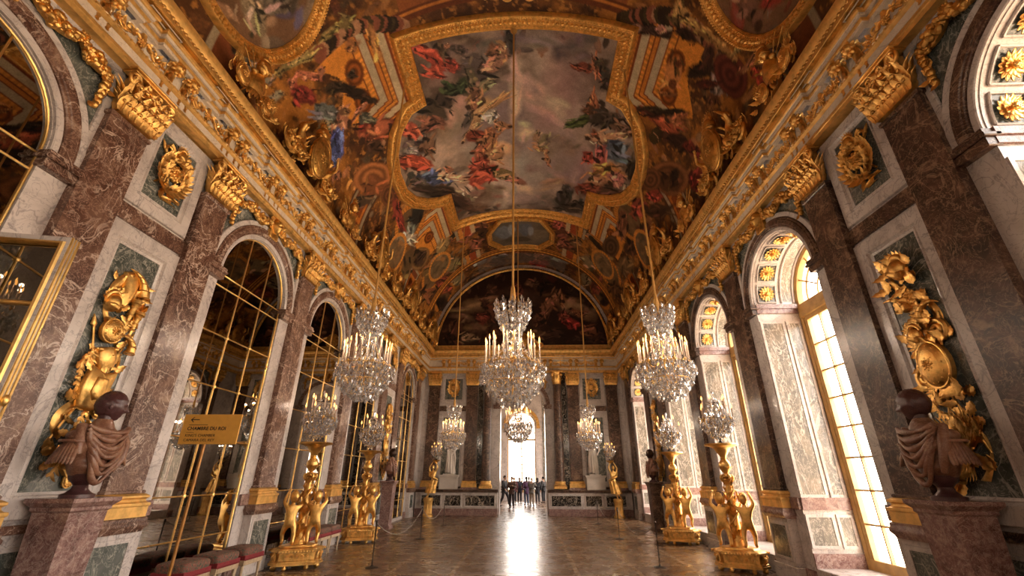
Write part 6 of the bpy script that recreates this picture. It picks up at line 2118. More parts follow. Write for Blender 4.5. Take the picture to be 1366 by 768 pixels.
def chandelier(label, x, y, zb, k, ztop, rope_r=.028):
    r = thing('chandelier', label, 'chandelier', (x, y, zb), 0, 'crystal chandeliers', (k * .87, k * .87, k))
    o = mk('crystal_drops', CH['crystal_drops'], r); o['kind'] = 'stuff'
    mk('crystal_ball', CH['crystal_ball'], r); mk('metal_frame', CH['metal_frame'], r)
    for i in range(24):
        a = 2 * PI * (i + .35) / 24
        tier = i % 3 == 1
        rr = .62 if not tier else .46
        if i % 2 == 0: mk('arm', CH['arm'], r).rotation_euler = (0, 0, a)
        if i % 2 == 0: mk('crown_branch', CH['crown_branch'], r).rotation_euler = (0, 0, a)
        c = mk('candle', CH['candle'], r)
        c.location = (rr * math.cos(a), rr * math.sin(a), .85 if not tier else .98)
        f = mk('flame', CH['flame'], c); f.location = (0, 0, .40)
    L = (ztop - zb) / k
    m = MB(); m.add(lathe([(0, 2.08), (.07, 2.08), (.075, 2.12), (.065, 2.3), (.05, 2.45), (.028, 2.52), (.02, 2.56), (0, 2.56)], 14))
    m.obj('rope_sleeve', M['cord'], r)
    m = MB(); m.add(tube([(.0, 0, 2.5), (0, 0, L * .5 + 1), (0, 0, L - .06)], rope_r / k, 8)); m.add(lathe([(0, L - .2), (.05, L - .14), (.11, L - .04), (.12, L)], 12)); m.obj('rope', M['cord'], r)
    for i in range(0, 24, 3):                          # light of the candles themselves
        a = 2 * PI * (i + .35) / 24
        candle_light(r, (.62 * math.cos(a), .62 * math.sin(a), 1.31), LAMP * k * k / 8, .03)
    return r
def ceil_z(x): return Z0 + math.sqrt(RV ** 2 - x * x) - .03
chandelier('large crystal chandelier hanging in the middle of the hall, nearest the camera', 0, 8.35, 2.92, .99, 13.27)
chandelier('crystal chandelier hanging before the mirrors, nearer of the two on that side', -3.05, 8.75, 3.09, .90, ceil_z(3.05) - .1)
chandelier('crystal chandelier hanging before the windows, nearer of the two on that side', 3.05, 8.75, 3.09, .90, ceil_z(3.05) - .1)
chandelier('small distant crystal chandelier on the mirror side, in front of the far statue', -2.6, 17.4, 2.62, .76, ceil_z(2.6) - .05)
chandelier('small distant crystal chandelier on the window side, in front of the far statue', 2.6, 17.4, 2.62, .76, ceil_z(2.6) - .05)
chandelier('distant crystal chandelier before the archway, seen under the large middle one', -.1, 17.7, 2.9, .90, 13.27)
for x in (-3.05, 0, 3.05):
    chandelier('crystal chandelier behind the camera, %s' % {-3.05: 'on the mirror side', 0: 'in the middle', 3.05: 'on the window side'}[x], x, -.9, 3.6, .9, ceil_z(x) - .05)

# ------------------------------------------------------------------ gilded candelabra with putti
def tri(r0, prof, n=6):
    P = []
    for r_, z in prof:
        P.append([(1.12 * r0 * r_ * math.cos(a), 1.12 * r0 * r_ * math.sin(a), z) for i in range(3) for a in (2 * PI * i / 3 - .30, 2 * PI * i / 3 + .30)])
    v, f = grid(np.array(P), cv=True)
    return v, f + [tuple(range((len(prof) - 1) * n, len(prof) * n))]
def candelabrum_meshes():
    D = {}
    b = MB()
    b.add(tri(.47, [(0.3, .08), (1.0, .08), (1.0, .12), (.96, .125), (.96, .15), (.90, .17), (.90, .30), (.97, .315), (.97, .35), (.93, .355), (.90, .37), (.74, .39), (.70, .42), (.3, .43)]))
    for i in range(3):
        a = 2 * PI * i / 3
        b.add(ell(.06, .06, .05, 10, 7), T(.46 * math.cos(a), .46 * math.sin(a), .05)); b.add(scroll(.06, .015, 1.5, .02, 20, 6, -PI / 2, 1), T(.475 * math.cos(a), .475 * math.sin(a), .23) @ RZ(a))
        b.add(leaf(.20, .07, .05), T(.475 * math.cos(a), .475 * math.sin(a), .14) @ RZ(a - PI / 2))
        a += PI / 3
        for k in range(5): b.add(rosette(.038, 6, .02), T(.435 * math.cos(a) - (k - 2) * .1 * math.sin(a), .435 * math.sin(a) + (k - 2) * .1 * math.cos(a), .245) @ RZ(a - PI / 2))
        for k in range(11): b.add(ell(.02, .02, .026, 6, 4), T(.455 * math.cos(a) - (k - 5) * .055 * math.sin(a), .455 * math.sin(a) + (k - 5) * .055 * math.cos(a), .335))
    for i in range(6):
        a = PI / 6 + PI / 3 * i
        b.add(ell(.045, .045, .05, 8, 6), T(.42 * math.cos(a), .40 * math.sin(a), .045))
    D['base'] = b.mesh('base', M['gold'], 28)
    s = MB()
    s.add(lathe([(0, .40), (.20, .40), (.17, .46), (.11, .6), (.09, .9), (.08, 1.2), (.065, 1.5), (.05, 1.70), (.10, 1.74), (.07, 1.80), (0, 1.8)], 18))
    rng = random.Random(2)
    for i in range(90):
        z = rng.uniform(.5, 1.68); a = rng.uniform(0, 2 * PI); r_ = .115 - .05 * (z - .45)
        s.add(leaf(rng.uniform(.09, .15), .035, .5, 2, 6, 3), T(r_ * math.cos(a), r_ * math.sin(a), z) @ RZ(a - PI / 2) @ RY(rng.uniform(-.6, .6)))
    for k in range(2):
        s.add(tube([((.14 - .06 * t_) * math.cos(t_ * 9 + k * PI), (.14 - .06 * t_) * math.sin(t_ * 9 + k * PI), .5 + 1.2 * t_) for t_ in np.linspace(0, 1, 40)], .016, 6))
    for i in range(4):
        a = PI / 2 * i + .4
        s.add(scroll(.07, .015, 1.5, .024, 18, 6, -PI / 2, 1), T(.08 * math.cos(a), .08 * math.sin(a), 1.72) @ RZ(a))
    D['stem'] = s.mesh('stem', M['gold'], 50)
    k = MB()
    k.add(lathe([(0, 1.78), (.035, 1.78), (.05, 1.82), (.11, 1.92), (.125, 1.98), (.10, 2.05), (.05, 2.10), (.07, 2.12), (.045, 2.14), (0, 2.14)], 20))
    for i in range(8): k.add(leaf(.17, .045, .2), T(.06 * math.cos(i * PI / 4), .06 * math.sin(i * PI / 4), 1.83) @ RZ(i * PI / 4 - PI / 2) @ RX(-.5))
    D['vase_knop'] = k.mesh('vase_knop', M['gold_bright'], 50)
    d = MB()
    d.add(lathe([(0, 2.12), (.05, 2.12), (.08, 2.18), (.13, 2.25), (.17, 2.32), (.26, 2.36), (.34, 2.375), (.36, 2.40), (.34, 2.42), (.30, 2.405), (0, 2.40)], 28))
    for i in range(10): d.add(leaf(.24, .055, .45), T(.05 * math.cos(i * PI / 5), .05 * math.sin(i * PI / 5), 2.13) @ RZ(i * PI / 5 - PI / 2))
    D['dish'] = d.mesh('dish', M['gold_bright'], 50)
    for n_, vf in (('putto', PUTTO), ('putto_b', PUTTO2), ('putto_c', PUTTO3)):
        q = MB(); q.add(vf, S(.84, .84, 1.0)); D[n_] = q.mesh('putto', M['gold'], 60)
    return D
CD = candelabrum_meshes()
def candelabrum(label, x, y, rz):
    r = thing('candelabrum', label, 'candelabrum', (x, y, 0), rz, 'gilded candelabra carried by putti')
    for n_ in ('base', 'stem', 'vase_knop', 'dish'): mk(n_, CD[n_], r)
    for i, n_ in enumerate(('putto', 'putto_b', 'putto_c')):
        a = 2 * PI * i / 3 + PI / 3 * 0
        o = mk('putto', CD[n_], r); o.location = (.27 * math.cos(a), .27 * math.sin(a), .42); o.rotation_euler = (0, 0, a + PI / 2 + (.2, 1.15, -1.15)[i])
def girandole_meshes():
    rng = random.Random(5); D = {}
    c = MB()
    def hang(x, y, z, h): c.add(drop_vf(h * .34, h * 1.1), T(x, y, z) @ RZ(rng.uniform(0, PI)))
    for r_, z, n, h in ((.08, .22, 8, .12), (.16, .27, 16, .12), (.24, .33, 22, .12), (.31, .41, 28, .13), (.36, .50, 34, .13), (.38, .59, 36, .13), (.27, .68, 20, .12), (.21, .77, 16, .12), (.17, .86, 14, .12), (.13, .95, 11, .12), (.10, 1.03, 8, .12)):
        for i in range(n):
            a = 2 * PI * (i + rng.uniform(-.3, .3)) / n
            q = r_ * rng.uniform(.9, 1.08)
            hang(q * math.cos(a), q * math.sin(a), z + rng.uniform(-.03, .03), h)
    for i in range(120):
        a = rng.uniform(0, 2 * PI); q = rng.uniform(.04, .3); hang(q * math.cos(a), q * math.sin(a), rng.uniform(.3, .7), .1)
    c.add(drop_vf(.04, .18), T(0, 0, 1.02) @ RX(PI))
    D['crystal_drops'] = c.mesh('crystal_drops', M['crystal'], 0)
    m = MB(); m.add(lathe([(0, 0), (.13, 0), (.12, .02), (.04, .05), (.018, .08), (.018, .9), (.03, .94), (0, .97)], 14))
    for r_, z in ((.34, .56), (.16, .9)): m.add(tube([(r_ * math.cos(a), r_ * math.sin(a), z) for a in np.linspace(0, 2 * PI, 33)[:-1]], .008, 6, True))
    D['metal_frame'] = m.mesh('metal_frame', M['bronze'], 50)
    m = MB(); m.add(tube([(.02, 0, .35), (.12, 0, .28), (.24, 0, .30), (.32, 0, .42), (.33, 0, .52)], .009, 6)); m.add(socket_vf(), T(.33, 0, .55)); D['arm'] = m.mesh('arm', M['gold'], 50)
    q = MB(); q.add(candle_vf(.22)); D['candle'] = q.mesh('candle', M['candle'])
    return D
GD = girandole_meshes()
def girandole(label, x, y, z, k=1.0):
    r = thing('crystal_candlestick', label, 'candlestick', (x, y, z), .3, 'crystal candlesticks on the gilded stands', k)
    o = mk('crystal_drops', GD['crystal_drops'], r); o['kind'] = 'stuff'
    mk('metal_frame', GD['metal_frame'], r)
    for i in range(10):
        a = 2 * PI * i / 10
        mk('arm', GD['arm'], r).rotation_euler = (0, 0, a)
        rr, zz = (.35, .56) if i % 2 else (.25, .76)
        cnd = mk('candle', GD['candle'], r); cnd.location = (rr * math.cos(a), rr * math.sin(a), zz)
        mk('flame', CH['flame'], cnd).location = (0, 0, .22)
    for i in (1, 3, 5, 7, 9):
        a = 2 * PI * i / 10
        candle_light(r, (.35 * math.cos(a), .35 * math.sin(a), .84), LAMP * .30 * k * k / 5, .02)
for x, y, rz, a in ((-4.54, 10.30, rad(116), 'nearest on the mirror side, next to the stools'), (-4.54, 13.95, rad(108), 'farther on the mirror side, beyond the second stools'),
                    (4.62, 10.52, rad(68), 'nearest on the window side'), (4.62, 14.3, rad(72), 'farther on the window side')):
    candelabrum('gilded candelabrum carried by putti, ' + a, x, y, rz)
    girandole('crystal candlestick with lit candles on the gilded candelabrum ' + a.replace(', next to the stools', '').replace(', beyond the second stools', ''), x, y, 2.405)

# far corners: gilded female figures lifting candlesticks on round fluted pedestals
def torchbearer_vf(s):
    J = human_joints(dict(pelvis=(.07 * s, 0, .72), waist=(.03 * s, 0, .84), chest=(-.03 * s, .0, 1.02), neck=(-.06 * s, 0, 1.15), skull=(-.06 * s, .01, 1.22),
                          hipL=(.0 * s - .05, 0, .68), kneeL=(.0, .07, .38), ankL=(-.09 * s - .03, -.02, .06), toeL=(-.12 * s, .10, .02), hipR=(.07 * s + .05, 0, .68), kneeR=(.03 * s + .06, .03, .38), ankR=(-.04 * s + .05, -.03, .06), toeR=(-.02 * s + .06, .10, .02),
                          shL=(-.06 * s - .14, 0, 1.11), elL=(-.20 - .06 * s, .03, 1.30), wrL=(-.10 - .06 * s, .03, 1.50), shR=(-.06 * s + .14, 0, 1.11), elR=(.20 - .06 * s, .03, 1.30), wrR=(.10 - .06 * s, .03, 1.50)))
    for k_ in J: J[k_] = J[k_] + np.array([s * .19 * J[k_][2] / 1.2, 0, 0])
    mb = MB(); mb.add(figure(J, .84, 0, radii=dict(pelvis=.14), sub=2)); mb.add(head(.2, True, 0, 1), T(.13 * s, .015, 1.2))
    return mb.vf(), J
for s, lr in ((-1, 'mirror'), (1, 'window')):
    r = thing('gilded_torch_figure', 'gilded female figure lifting a light on a round pedestal in the %s side far corner' % lr, 'statue', (s * 4.38, 22.25, 0), PI, 'gilded figures in the far corners')
    vf, J = torchbearer_vf(s)
    m = MB(); m.add(vf, T(0, 0, .78)); m.obj('figure', M['gold_bright'], r, 60)
    m = MB()
    P = [[((.19 + .10 * (1 - t_) ** 1.5 * (t_ < 1) + .018 * math.sin(11 * a + 3 * t_)) * math.cos(a) + s * (.06 * t_ + .19 * .72 * t_ / 1.2), (.15 + .018 * math.sin(9 * a)) * math.sin(a), .80 + .72 * t_) for a in np.linspace(0, 2 * PI, 41)[:-1]] for t_ in np.linspace(.25, 1, 9)]
    m.add(grid(np.array(P), cv=True)); m.add(tube([(s * .37, .05, 1.55), (s * .24, .16, 1.62), (s * .02, .15, 1.72), (-s * .05, .02, 1.9)], [.03, .06, .06, .03], 8)); m.obj('drapery', M['gold'], r, 60)
    m = MB()
    P = [[((q + .012 * math.cos(16 * a) * (.12 < z < .62)) * math.cos(a), (q + .012 * math.cos(16 * a) * (.12 < z < .62)) * math.sin(a), z) for a in np.linspace(0, 2 * PI, 97)[:-1]] for q, z in ((.25, 0), (.25, .07), (.22, .10), (.19, .13), (.18, .4), (.19, .61), (.22, .65), (.23, .70), (.23, .75), (.20, .78), (.05, .79))]
    m.add(grid(np.array(P), cv=True)); m.obj('pedestal', M['gold_satin'], r, 40)
    m = MB(); m.add(lathe([(0, 2.28), (.05, 2.27), (.10, 2.34), (.17, 2.38), (.19, 2.41), (0, 2.41)], 18), T(s * .24, -.03, 0)); m.obj('dish', M['gold_bright'], r)
    girandole('crystal candlestick lifted by the gilded figure in the %s side far corner' % lr, s * 4.14, 22.28, 2.418, .72)
# ------------------------------------------------------------------ busts on term pedestals
def drape_torso(seed=0, turn=0):
    rng = np.random.RandomState(seed)
    P = []
    kz = [0, .03, .08, .15, .24, .33, .41, .47, .53, .59, .64, .70]
    kw = [.04, .11, .165, .21, .25, .28, .30, .295, .25, .175, .12, .08]
    kd = [.04, .10, .14, .17, .19, .20, .195, .18, .155, .135, .115, .08]
    for z in np.linspace(0, .70, 40):
        w, d = np.interp(z, kz, kw), np.interp(z, kz, kd)
        row = []
        for a in np.linspace(0, 2 * PI, 97)[:-1]:
            x, y = math.cos(a), math.sin(a)
            X = w * x - .05                                 # folds hang in loops from the shoulders round the neck
            rr = math.hypot(X * .75, z - .74)
            amp = .022 * min(1, z / .08) * max(0, min(1, (.69 - z) / .10)) * (.3 + .7 * max(0, y) ** .5)
            f = amp * (math.sin(rr * 33 + 1.2 * math.sin(X * 9 + seed)) + .3 * math.sin(rr * 62 + X * 14 + seed))
            row.append((w * x + f * .5 * x, d * y + f, z))
        P.append(row)
    v, f = grid(np.array(P), cv=True)
    return v, f
def bust(label, loc, rz, headturn, mat_h, seed, scale=1.0, arm_skirt=True):
    r = thing('portrait_bust', label, 'bust', loc, rz, 'portrait busts on pedestals', scale)
    m = MB(); m.add(drape_torso(seed), T(0, 0, .17))
    for k_ in range(7):                                 # heavy loops of the cloak
        t_ = np.linspace(-1, 1, 22); wv = .27 - .012 * k_
        z = .78 - .03 * k_ - (.07 + .062 * k_) * (1 - t_ * t_) ** .8 - .03 * t_ * k_ * .3
        y = .10 + .11 * np.sqrt(np.clip(1 - (t_ * .9) ** 2, 0, 1)) * np.interp(z, [.2, .35, .55, .75], [.75, 1.05, 1.0, .45])
        m.add(tube(np.c_[wv * t_, y - .02 * (np.abs(t_) > .9), z], .030 + .008 * np.sin(t_ * 5 + k_), 8))
    m.add(tube([(-.26, .02, .77), (-.30, .09, .60), (-.27, .13, .42), (-.20, .12, .28)], [.05, .06, .05, .03], 9)); m.add(tube([(.25, .0, .78), (.29, .06, .62), (.27, .10, .46)], [.05, .055, .03], 9))
    m.obj('drapery', M['alabaster'], r, 60)
    for s in (-1, 1):
        m = MB()
        for i in range(9):                      # hanging shoulder straps
            a = -1.1 + 2.2 * i / 8
            m.add(ell(.026, .030, .15, 8, 7), T(s * (.295 + .05 * math.cos(a)), .115 * math.sin(a) - .01, .50 - .02 * abs(a)) @ RY(-s * .30) @ RX(.25 * a))
        m.add(ell(.075, .11, .07, 14, 8), T(s * .27, -.01, .66)); m.add(tube([(s * (.285 + .085 * math.cos(a)), .13 * math.sin(a) - .01, .60) for a in np.linspace(-1.6, 1.6, 12)], .018, 6))
        m.obj('shoulder_straps', M['alabaster'], r, 60)
    m = MB(); m.add(lathe([(0, .66), (.09, .70), (.078, .80), (.075, .93), (0, .95)], 18)); m.add(head(.35, True, .3, 1.3, seed), T(0, .01, .85) @ RZ(headturn) @ RX(-.06)); m.obj('head', M[mat_h], r, 60)
    m = MB(); m.add(lathe([(0, 0), (.16, 0), (.16, .035), (.12, .05), (.08, .09), (.07, .13), (.10, .165), (.13, .19), (.15, .25), (0, .26)], 24)); m.obj('socle', M['porphyry'], r)
def term_pedestal(label, loc, rz, h, w=.46, mat='pink', group='marble pedestals of the busts'):
    r = thing('marble_pedestal', label, 'pedestal', loc, rz, group)
    def ringz(hw, hd, z): return [(-hw, -hd, z), (hw, -hd, z), (hw, hd, z), (-hw, hd, z)]
    a = w / 2
    m = MB(); m.add(grid(np.array([ringz(a * .78, a * .70, .12), ringz(a * .92, a * .84, h - .14)]), cv=True)); m.obj('shaft', M[mat], r)
    m = MB(); prof = [(.92, h - .14), (1.0, h - .12), (1.0, h - .09), (1.08, h - .07), (1.16, h - .05), (1.2, h - .04), (1.2, h)]
    v, f = grid(np.array([ringz(a * k, a * k * .92, z) for k, z in prof]), cv=True); n = len(prof) * 4
    m.add((v, f + [(n - 4, n - 3, n - 2, n - 1)])); m.obj('cap', M[mat], r)
    m = MB(); prof = [(1.02, 0), (1.02, .07), (.95, .09), (.85, .12)]
    v, f = grid(np.array([ringz(a * k, a * k * .92, z) for k, z in prof]), cv=True); m.add((v, f + [(0, 3, 2, 1), (12, 13, 14, 15)])); m.obj('foot', M[mat], r)
BX = HW - .39
term_pedestal('reddish marble pedestal under the near bust on the mirror side', (-BX, 5.27, 0), -PI / 2, 1.50, .50)
bust('dark-headed draped marble bust on the mirror side, in front of the near gilded trophy', (-BX, 5.27, 1.50), -PI / 2, .85, 'porphyry', 1, .98)
term_pedestal('reddish marble pedestal under the near bust on the window side', (BX, 5.37, 0), PI / 2, 1.52, .50)
bust('dark-headed draped marble bust on the window side, in front of the near gilded trophy', (BX, 5.37, 1.52), PI / 2, -.95, 'porphyry', 4, .98)
term_pedestal('pale marble pedestal under the distant bust on the mirror side', (-BX, 17.3, 0), -PI / 2, 1.55, .48)
bust('small distant bust on the mirror side with narrow trophy panel behind', (-BX, 17.3, 1.55), -PI / 2, .7, 'bronze', 7, .92)
term_pedestal('dark marble pedestal under the distant bust on the window side', (BX, 17.5, 0), PI / 2, 1.55, .48, 'shaded_red')
bust('small distant dark bust on the window side with narrow trophy panel behind', (BX, 17.5, 1.55), PI / 2, -.7, 'bronze', 9, .92)

# ------------------------------------------------------------------ white statues of the far wall
def statue(label, x, s):
    r = thing('marble_statue', label, 'statue', (x, FARY - .24, 1.763), PI, 'white statues before the far wall')
    J = human_joints(dict(pelvis=(.05 * s, 0, .98), chest=(-.02 * s, 0, 1.32), neck=(-.02 * s, -.02, 1.48), skull=(-.02 * s, .01, 1.58), kneeR=(.11, .08, .52), shL=(-.2, 0, 1.43), elL=(-.29, .02, 1.16), wrL=(-.20, .18, 1.02), elR=(.27, .03, 1.18), wrR=(.16, .16, 1.28)))
    m = MB(); m.add(figure(J, 1.05)); m.add(head(.24, True, 0, 1), T(-.02 * s, .01, 1.54) @ RZ(.3 * s)); m.obj('figure', M['statue'], r, 60)
    P = []
    for t_ in np.linspace(0, 1, 15):
        z = .09 + 1.05 * t_
        row = []
        for a in np.linspace(0, 2 * PI, 73)[:-1]:
            k = 1 + (.12 * math.sin(11 * a + 2.5 * t_) + .06 * math.sin(23 * a - 4 * t_)) * (1 - .55 * t_)
            row.append(((.235 - .05 * t_) * k * math.cos(a) + .04 * s * t_ + s * .05 * (1 - t_), (.185 - .02 * t_) * k * math.sin(a), z + .05 * math.sin(2 * a)))
        P.append(row)
    m = MB(); m.add(grid(np.array(P), cv=True)); m.add(tube([(-.2 * s, .1, 1.45), (0, .19, 1.28), (.2 * s, .15, 1.08), (.24 * s, .05, .8), (.26 * s, .03, .4)], [.04, .07, .08, .07, .04], 10)); m.obj('robe', M['statue'], r, 60)
    m = MB(); m.add(cbox(-.28, .28, -.22, .22, 0, .05)); m.obj('plinth', M['statue'], r)
    q = thing('statue_pedestal', 'pale block pedestal under the white statue on the %s side' % ('mirror' if s < 0 else 'window'), 'pedestal', (x, FARY - .24, 1.122), PI, 'block pedestals of the white statues')
    m = MB(); m.add(cbox(-.44, .44, -.24, .24, .0, .53)); m.add(moulding(rect(-.36, .36, .08, .46), [(0, .235), (0, .25), (-.03, .255), (-.04, .235)])); m.obj('block', M['statue'], q)
    m = MB(); m.add(cbox(-.48, .48, -.255, .28, .53, .58)); m.add(cbox(-.50, .50, -.255, .30, .58, .64)); m.obj('cap', M['statue'], q)
statue('white marble statue on block pedestal, far wall on the mirror side', -3.62, -1)
statue('white marble statue on block pedestal, far wall on the window side', 3.50, 1)

# ------------------------------------------------------------------ open mirrored door leaf at the near left
a0, a1 = np.array([-5.14, 3.36]), np.array([-4.17, 3.56])
L = float(np.linalg.norm(a1 - a0)); ang = math.atan2(*(a1 - a0)[::-1])
r = thing('mirrored_door', 'open mirrored door leaf with gilt edge at the near left, below the cut-off arch', 'door', (a0[0], a0[1], .02), ang)
HD = 3.86
m = MB()
m.add(cbox(0, L, 0, .11, 0, .14, .004)); m.add(cbox(0, L, 0, .11, HD - .08, HD, .004)); m.add(cbox(0, .07, .0, .11, .14, HD - .08, .004)); m.add(cbox(L - .06, L, 0, .11, .14, HD - .08, .004))
m.add(cbox(.07, L - .06, .05, .10, .14, HD - .08, .004))
m.obj('leaf', M['white'], r)
m = MB(); m.add(box(.07, L - .06, .04, .049, .14, HD - .08)); m.obj('mirror_panes', M['mirror'], r, 0)
m = MB()
m.add(moulding(rect(.07, L - .06, .14, HD - .08), [(-.03, 0), (-.02, -.02), (0, -.025), (.015, 0), (.02, .03)]))
for z in (1.42, 2.30, 3.17): m.add(cbox(.07, L - .06, .01, .05, z - .02, z + .02))
m.add(cbox(L, L + .012, .005, .025, 0, HD, .003)); m.add(cbox(L, L + .012, .085, .105, 0, HD, .003)); m.add(cbox(L, L + .010, .047, .063, 0, HD, .003))
m.add(ell(.03, .03, .05, 10, 7), T(L + .02, .055, 2.3))
m.obj('gilt_moulding', M['gold_bright'], r)

# ------------------------------------------------------------------ direction sign
r = thing('direction_sign', 'ochre direction sign on a slim pole, in front of the arched mirror', 'sign', (-3.32, 5.0, 0), 0)
SWD, SHT, SZ = .66, .32, 2.055
m = MB(); m.add(cbox(-.30, -.30 + SWD, -.008, .008, SZ, SZ + SHT, .002)); m.obj('board', M['sign'], r)
m = MB(); m.add(tube([(-.02, .03, .02), (-.02, .03, SZ + .06)], .017, 10)); m.add(lathe([(0, 0), (.16, 0), (.16, .012), (.03, .02), (.022, .05), (0, .05)], 24), T(-.02, .03, 0)); m.add(cbox(-.05, .01, .008, .04, SZ + .02, SZ + .10)); m.obj('pole', M['sign_pole'], r)
m = MB()
Y0 = -.0105
def bar(x0, x1, z, w): m.add(box(x0, x1, Y0, -.0075, z - w / 2, z + w / 2))
bar(-.215, -.12, SZ + .262, .009)
for s in (-1, 1): m.add(([(-.222, Y0, SZ + .262), (-.19, Y0, SZ + .262 + s * .028), (-.178, Y0, SZ + .262 + s * .028), (-.205, Y0, SZ + .262)], [(0, 1, 2, 3)]))
bar(-.225, -.01, SZ + .205, .006); bar(-.235, -.15, SZ + .125, .0035)
m.obj('arrow_and_rules', M['ink'], r, 0)
def text(s_, x, z, size, parent, off=0.0):
    c = bpy.data.curves.new('lettering', 'FONT'); c.body = s_; c.size = size; c.extrude = .0008; c.offset = off; c.space_character = 1.05
    t_ = mk('tmp', c)
    me = bpy.data.meshes.new_from_object(t_.evaluated_get(bpy.context.evaluated_depsgraph_get()))
    bpy.data.objects.remove(t_)
    me.materials.clear(); me.materials.append(M['ink'])
    o = mk('lettering', me, parent); o.location = (x, -.0095, z); o.rotation_euler = (PI / 2, 0, 0); return o
text('CHAMBRE DU ROI', -.235, SZ + .150, .052, r, .0012)
text("KING'S CHAMBER", -.24, SZ + .078, .042, r)
text('CAMARA DEL REY', -.245, SZ + .030, .042, r)

# ------------------------------------------------------------------ stools
def stool_meshes():
    D = {}
    m = MB()
    P = []
    for z, k in ((.46, 1.0), (.50, 1.03), (.54, 1.02), (.565, .97), (.58, .82), (.588, .45), (.59, .1)):
        P.append([(math.copysign(abs(math.cos(a)) ** .3, math.cos(a)) * .29 * k, math.copysign(abs(math.sin(a)) ** .3, math.sin(a)) * .235 * k, z) for a in np.linspace(0, 2 * PI, 41)[:-1]])
    m.add(grid(np.array(P), cv=True)); D['cushion'] = m.mesh('cushion', M['tapestry'], 60)
    m = MB(); m.add(cbox(-.29, .29, -.24, .24, .40, .47, .006))
    for i in range(30):
        for y in (-.243, .243): m.add(ell(.008, .006, .016, 5, 4), T(-.28 + .0193 * i, y, .405))
    D['fringe'] = m.mesh('fringe_band', M['velvet'])
    m = MB(); m.add(cbox(-.285, .285, -.235, .235, .32, .40, .006)); m.add(moulding(rect(-.25, .25, .335, .385), [(0, .235), (0, .242), (-.008, .242), (-.01, .235)])); D['frame'] = m.mesh('frame', M['cream_wood'])
    m = MB(); m.add(lathe([(0, 0), (.016, 0), (.022, .02), (.014, .04), (.018, .12), (.026, .26), (.030, .30), (.024, .31), (.03, .33), (0, .33)], 12)); D['leg'] = m.mesh('leg', M['cream_wood'])
    return D
ST = stool_meshes()
def stool(label, x, y):
    r = thing('stool', label, 'stool', (x, y, 0), -PI / 2, 'upholstered stools along the mirrors', 1.0)
    mk('cushion', ST['cushion'], r); mk('fringe_band', ST['fringe'], r); mk('frame', ST['frame'], r)
    for sx in (-1, 1):
        for sy in (-1, 1): mk('leg', ST['leg'], r).location = (sx * .25, sy * .20, 0)
for lab, y in (('tapestry stool closest to the sign pole, below the arched mirror', 7.30), ('middle tapestry stool of the three below the arched mirror behind the sign', 8.02), ('tapestry stool beside the first gilded candelabrum, last of three behind the sign', 8.74),
               ('tapestry stool just beyond the first gilded candelabrum', 11.10), ('middle tapestry stool between the two candelabra of the mirror side', 11.70), ('tapestry stool next to the second gilded candelabrum', 12.30)):
    stool(lab, -4.80, y)

# ------------------------------------------------------------------ barrier posts and cords
def barrier():
    p = MB(); p.add(lathe([(0, .02), (.014, .02), (.014, .80), (.02, .81), (.022, .84), (.012, .86), (0, .86)], 12)); me_p = p.mesh('post', M['steel'])
    p = MB(); p.add(lathe([(0, 0), (.13, 0), (.13, .012), (.10, .022), (.03, .03), (.02, .05), (0, .05)], 28)); me_f = p.mesh('foot', M['steel'])
    posts = {}
    for s, lr, ys in ((-1, 'mirror', (10.33, 14.67, 18.44, 21.6)), (1, 'window', (10.69, 15.08, 19.44, 21.9))):
        x = 3.0 if s > 0 else -2.95
        for i, y in enumerate(ys[:3]):
            posts[(s, i)] = r = thing('barrier_post', 'slim dark barrier post, %s from the camera on the %s side' % (ORD[i], lr), 'barrier post', (x, y, 0), 0, 'barrier posts along the hall')
            mk('post', me_p, r); mk('foot', me_f, r)
        xs = [x, x, x, s * 4.0]
        for i in range(3 if s < 0 else 2):
            a, b = np.array([xs[i], ys[i], .82]), np.array([xs[i + 1], ys[i + 1], .82 if i < 2 else .80])
            t_ = np.linspace(0, 1, 20)[:, None]
            q = a + (b - a) * t_; q[:, 2] -= (.42 * 4 * t_ * (1 - t_))[:, 0]
            m = MB(); m.add(tube(q, .009, 6))
            o = m.obj('cord', M['rope'], posts[(s, i)]); o.matrix_parent_inverse = Matrix.Translation(-posts[(s, i)].location)
barrier()

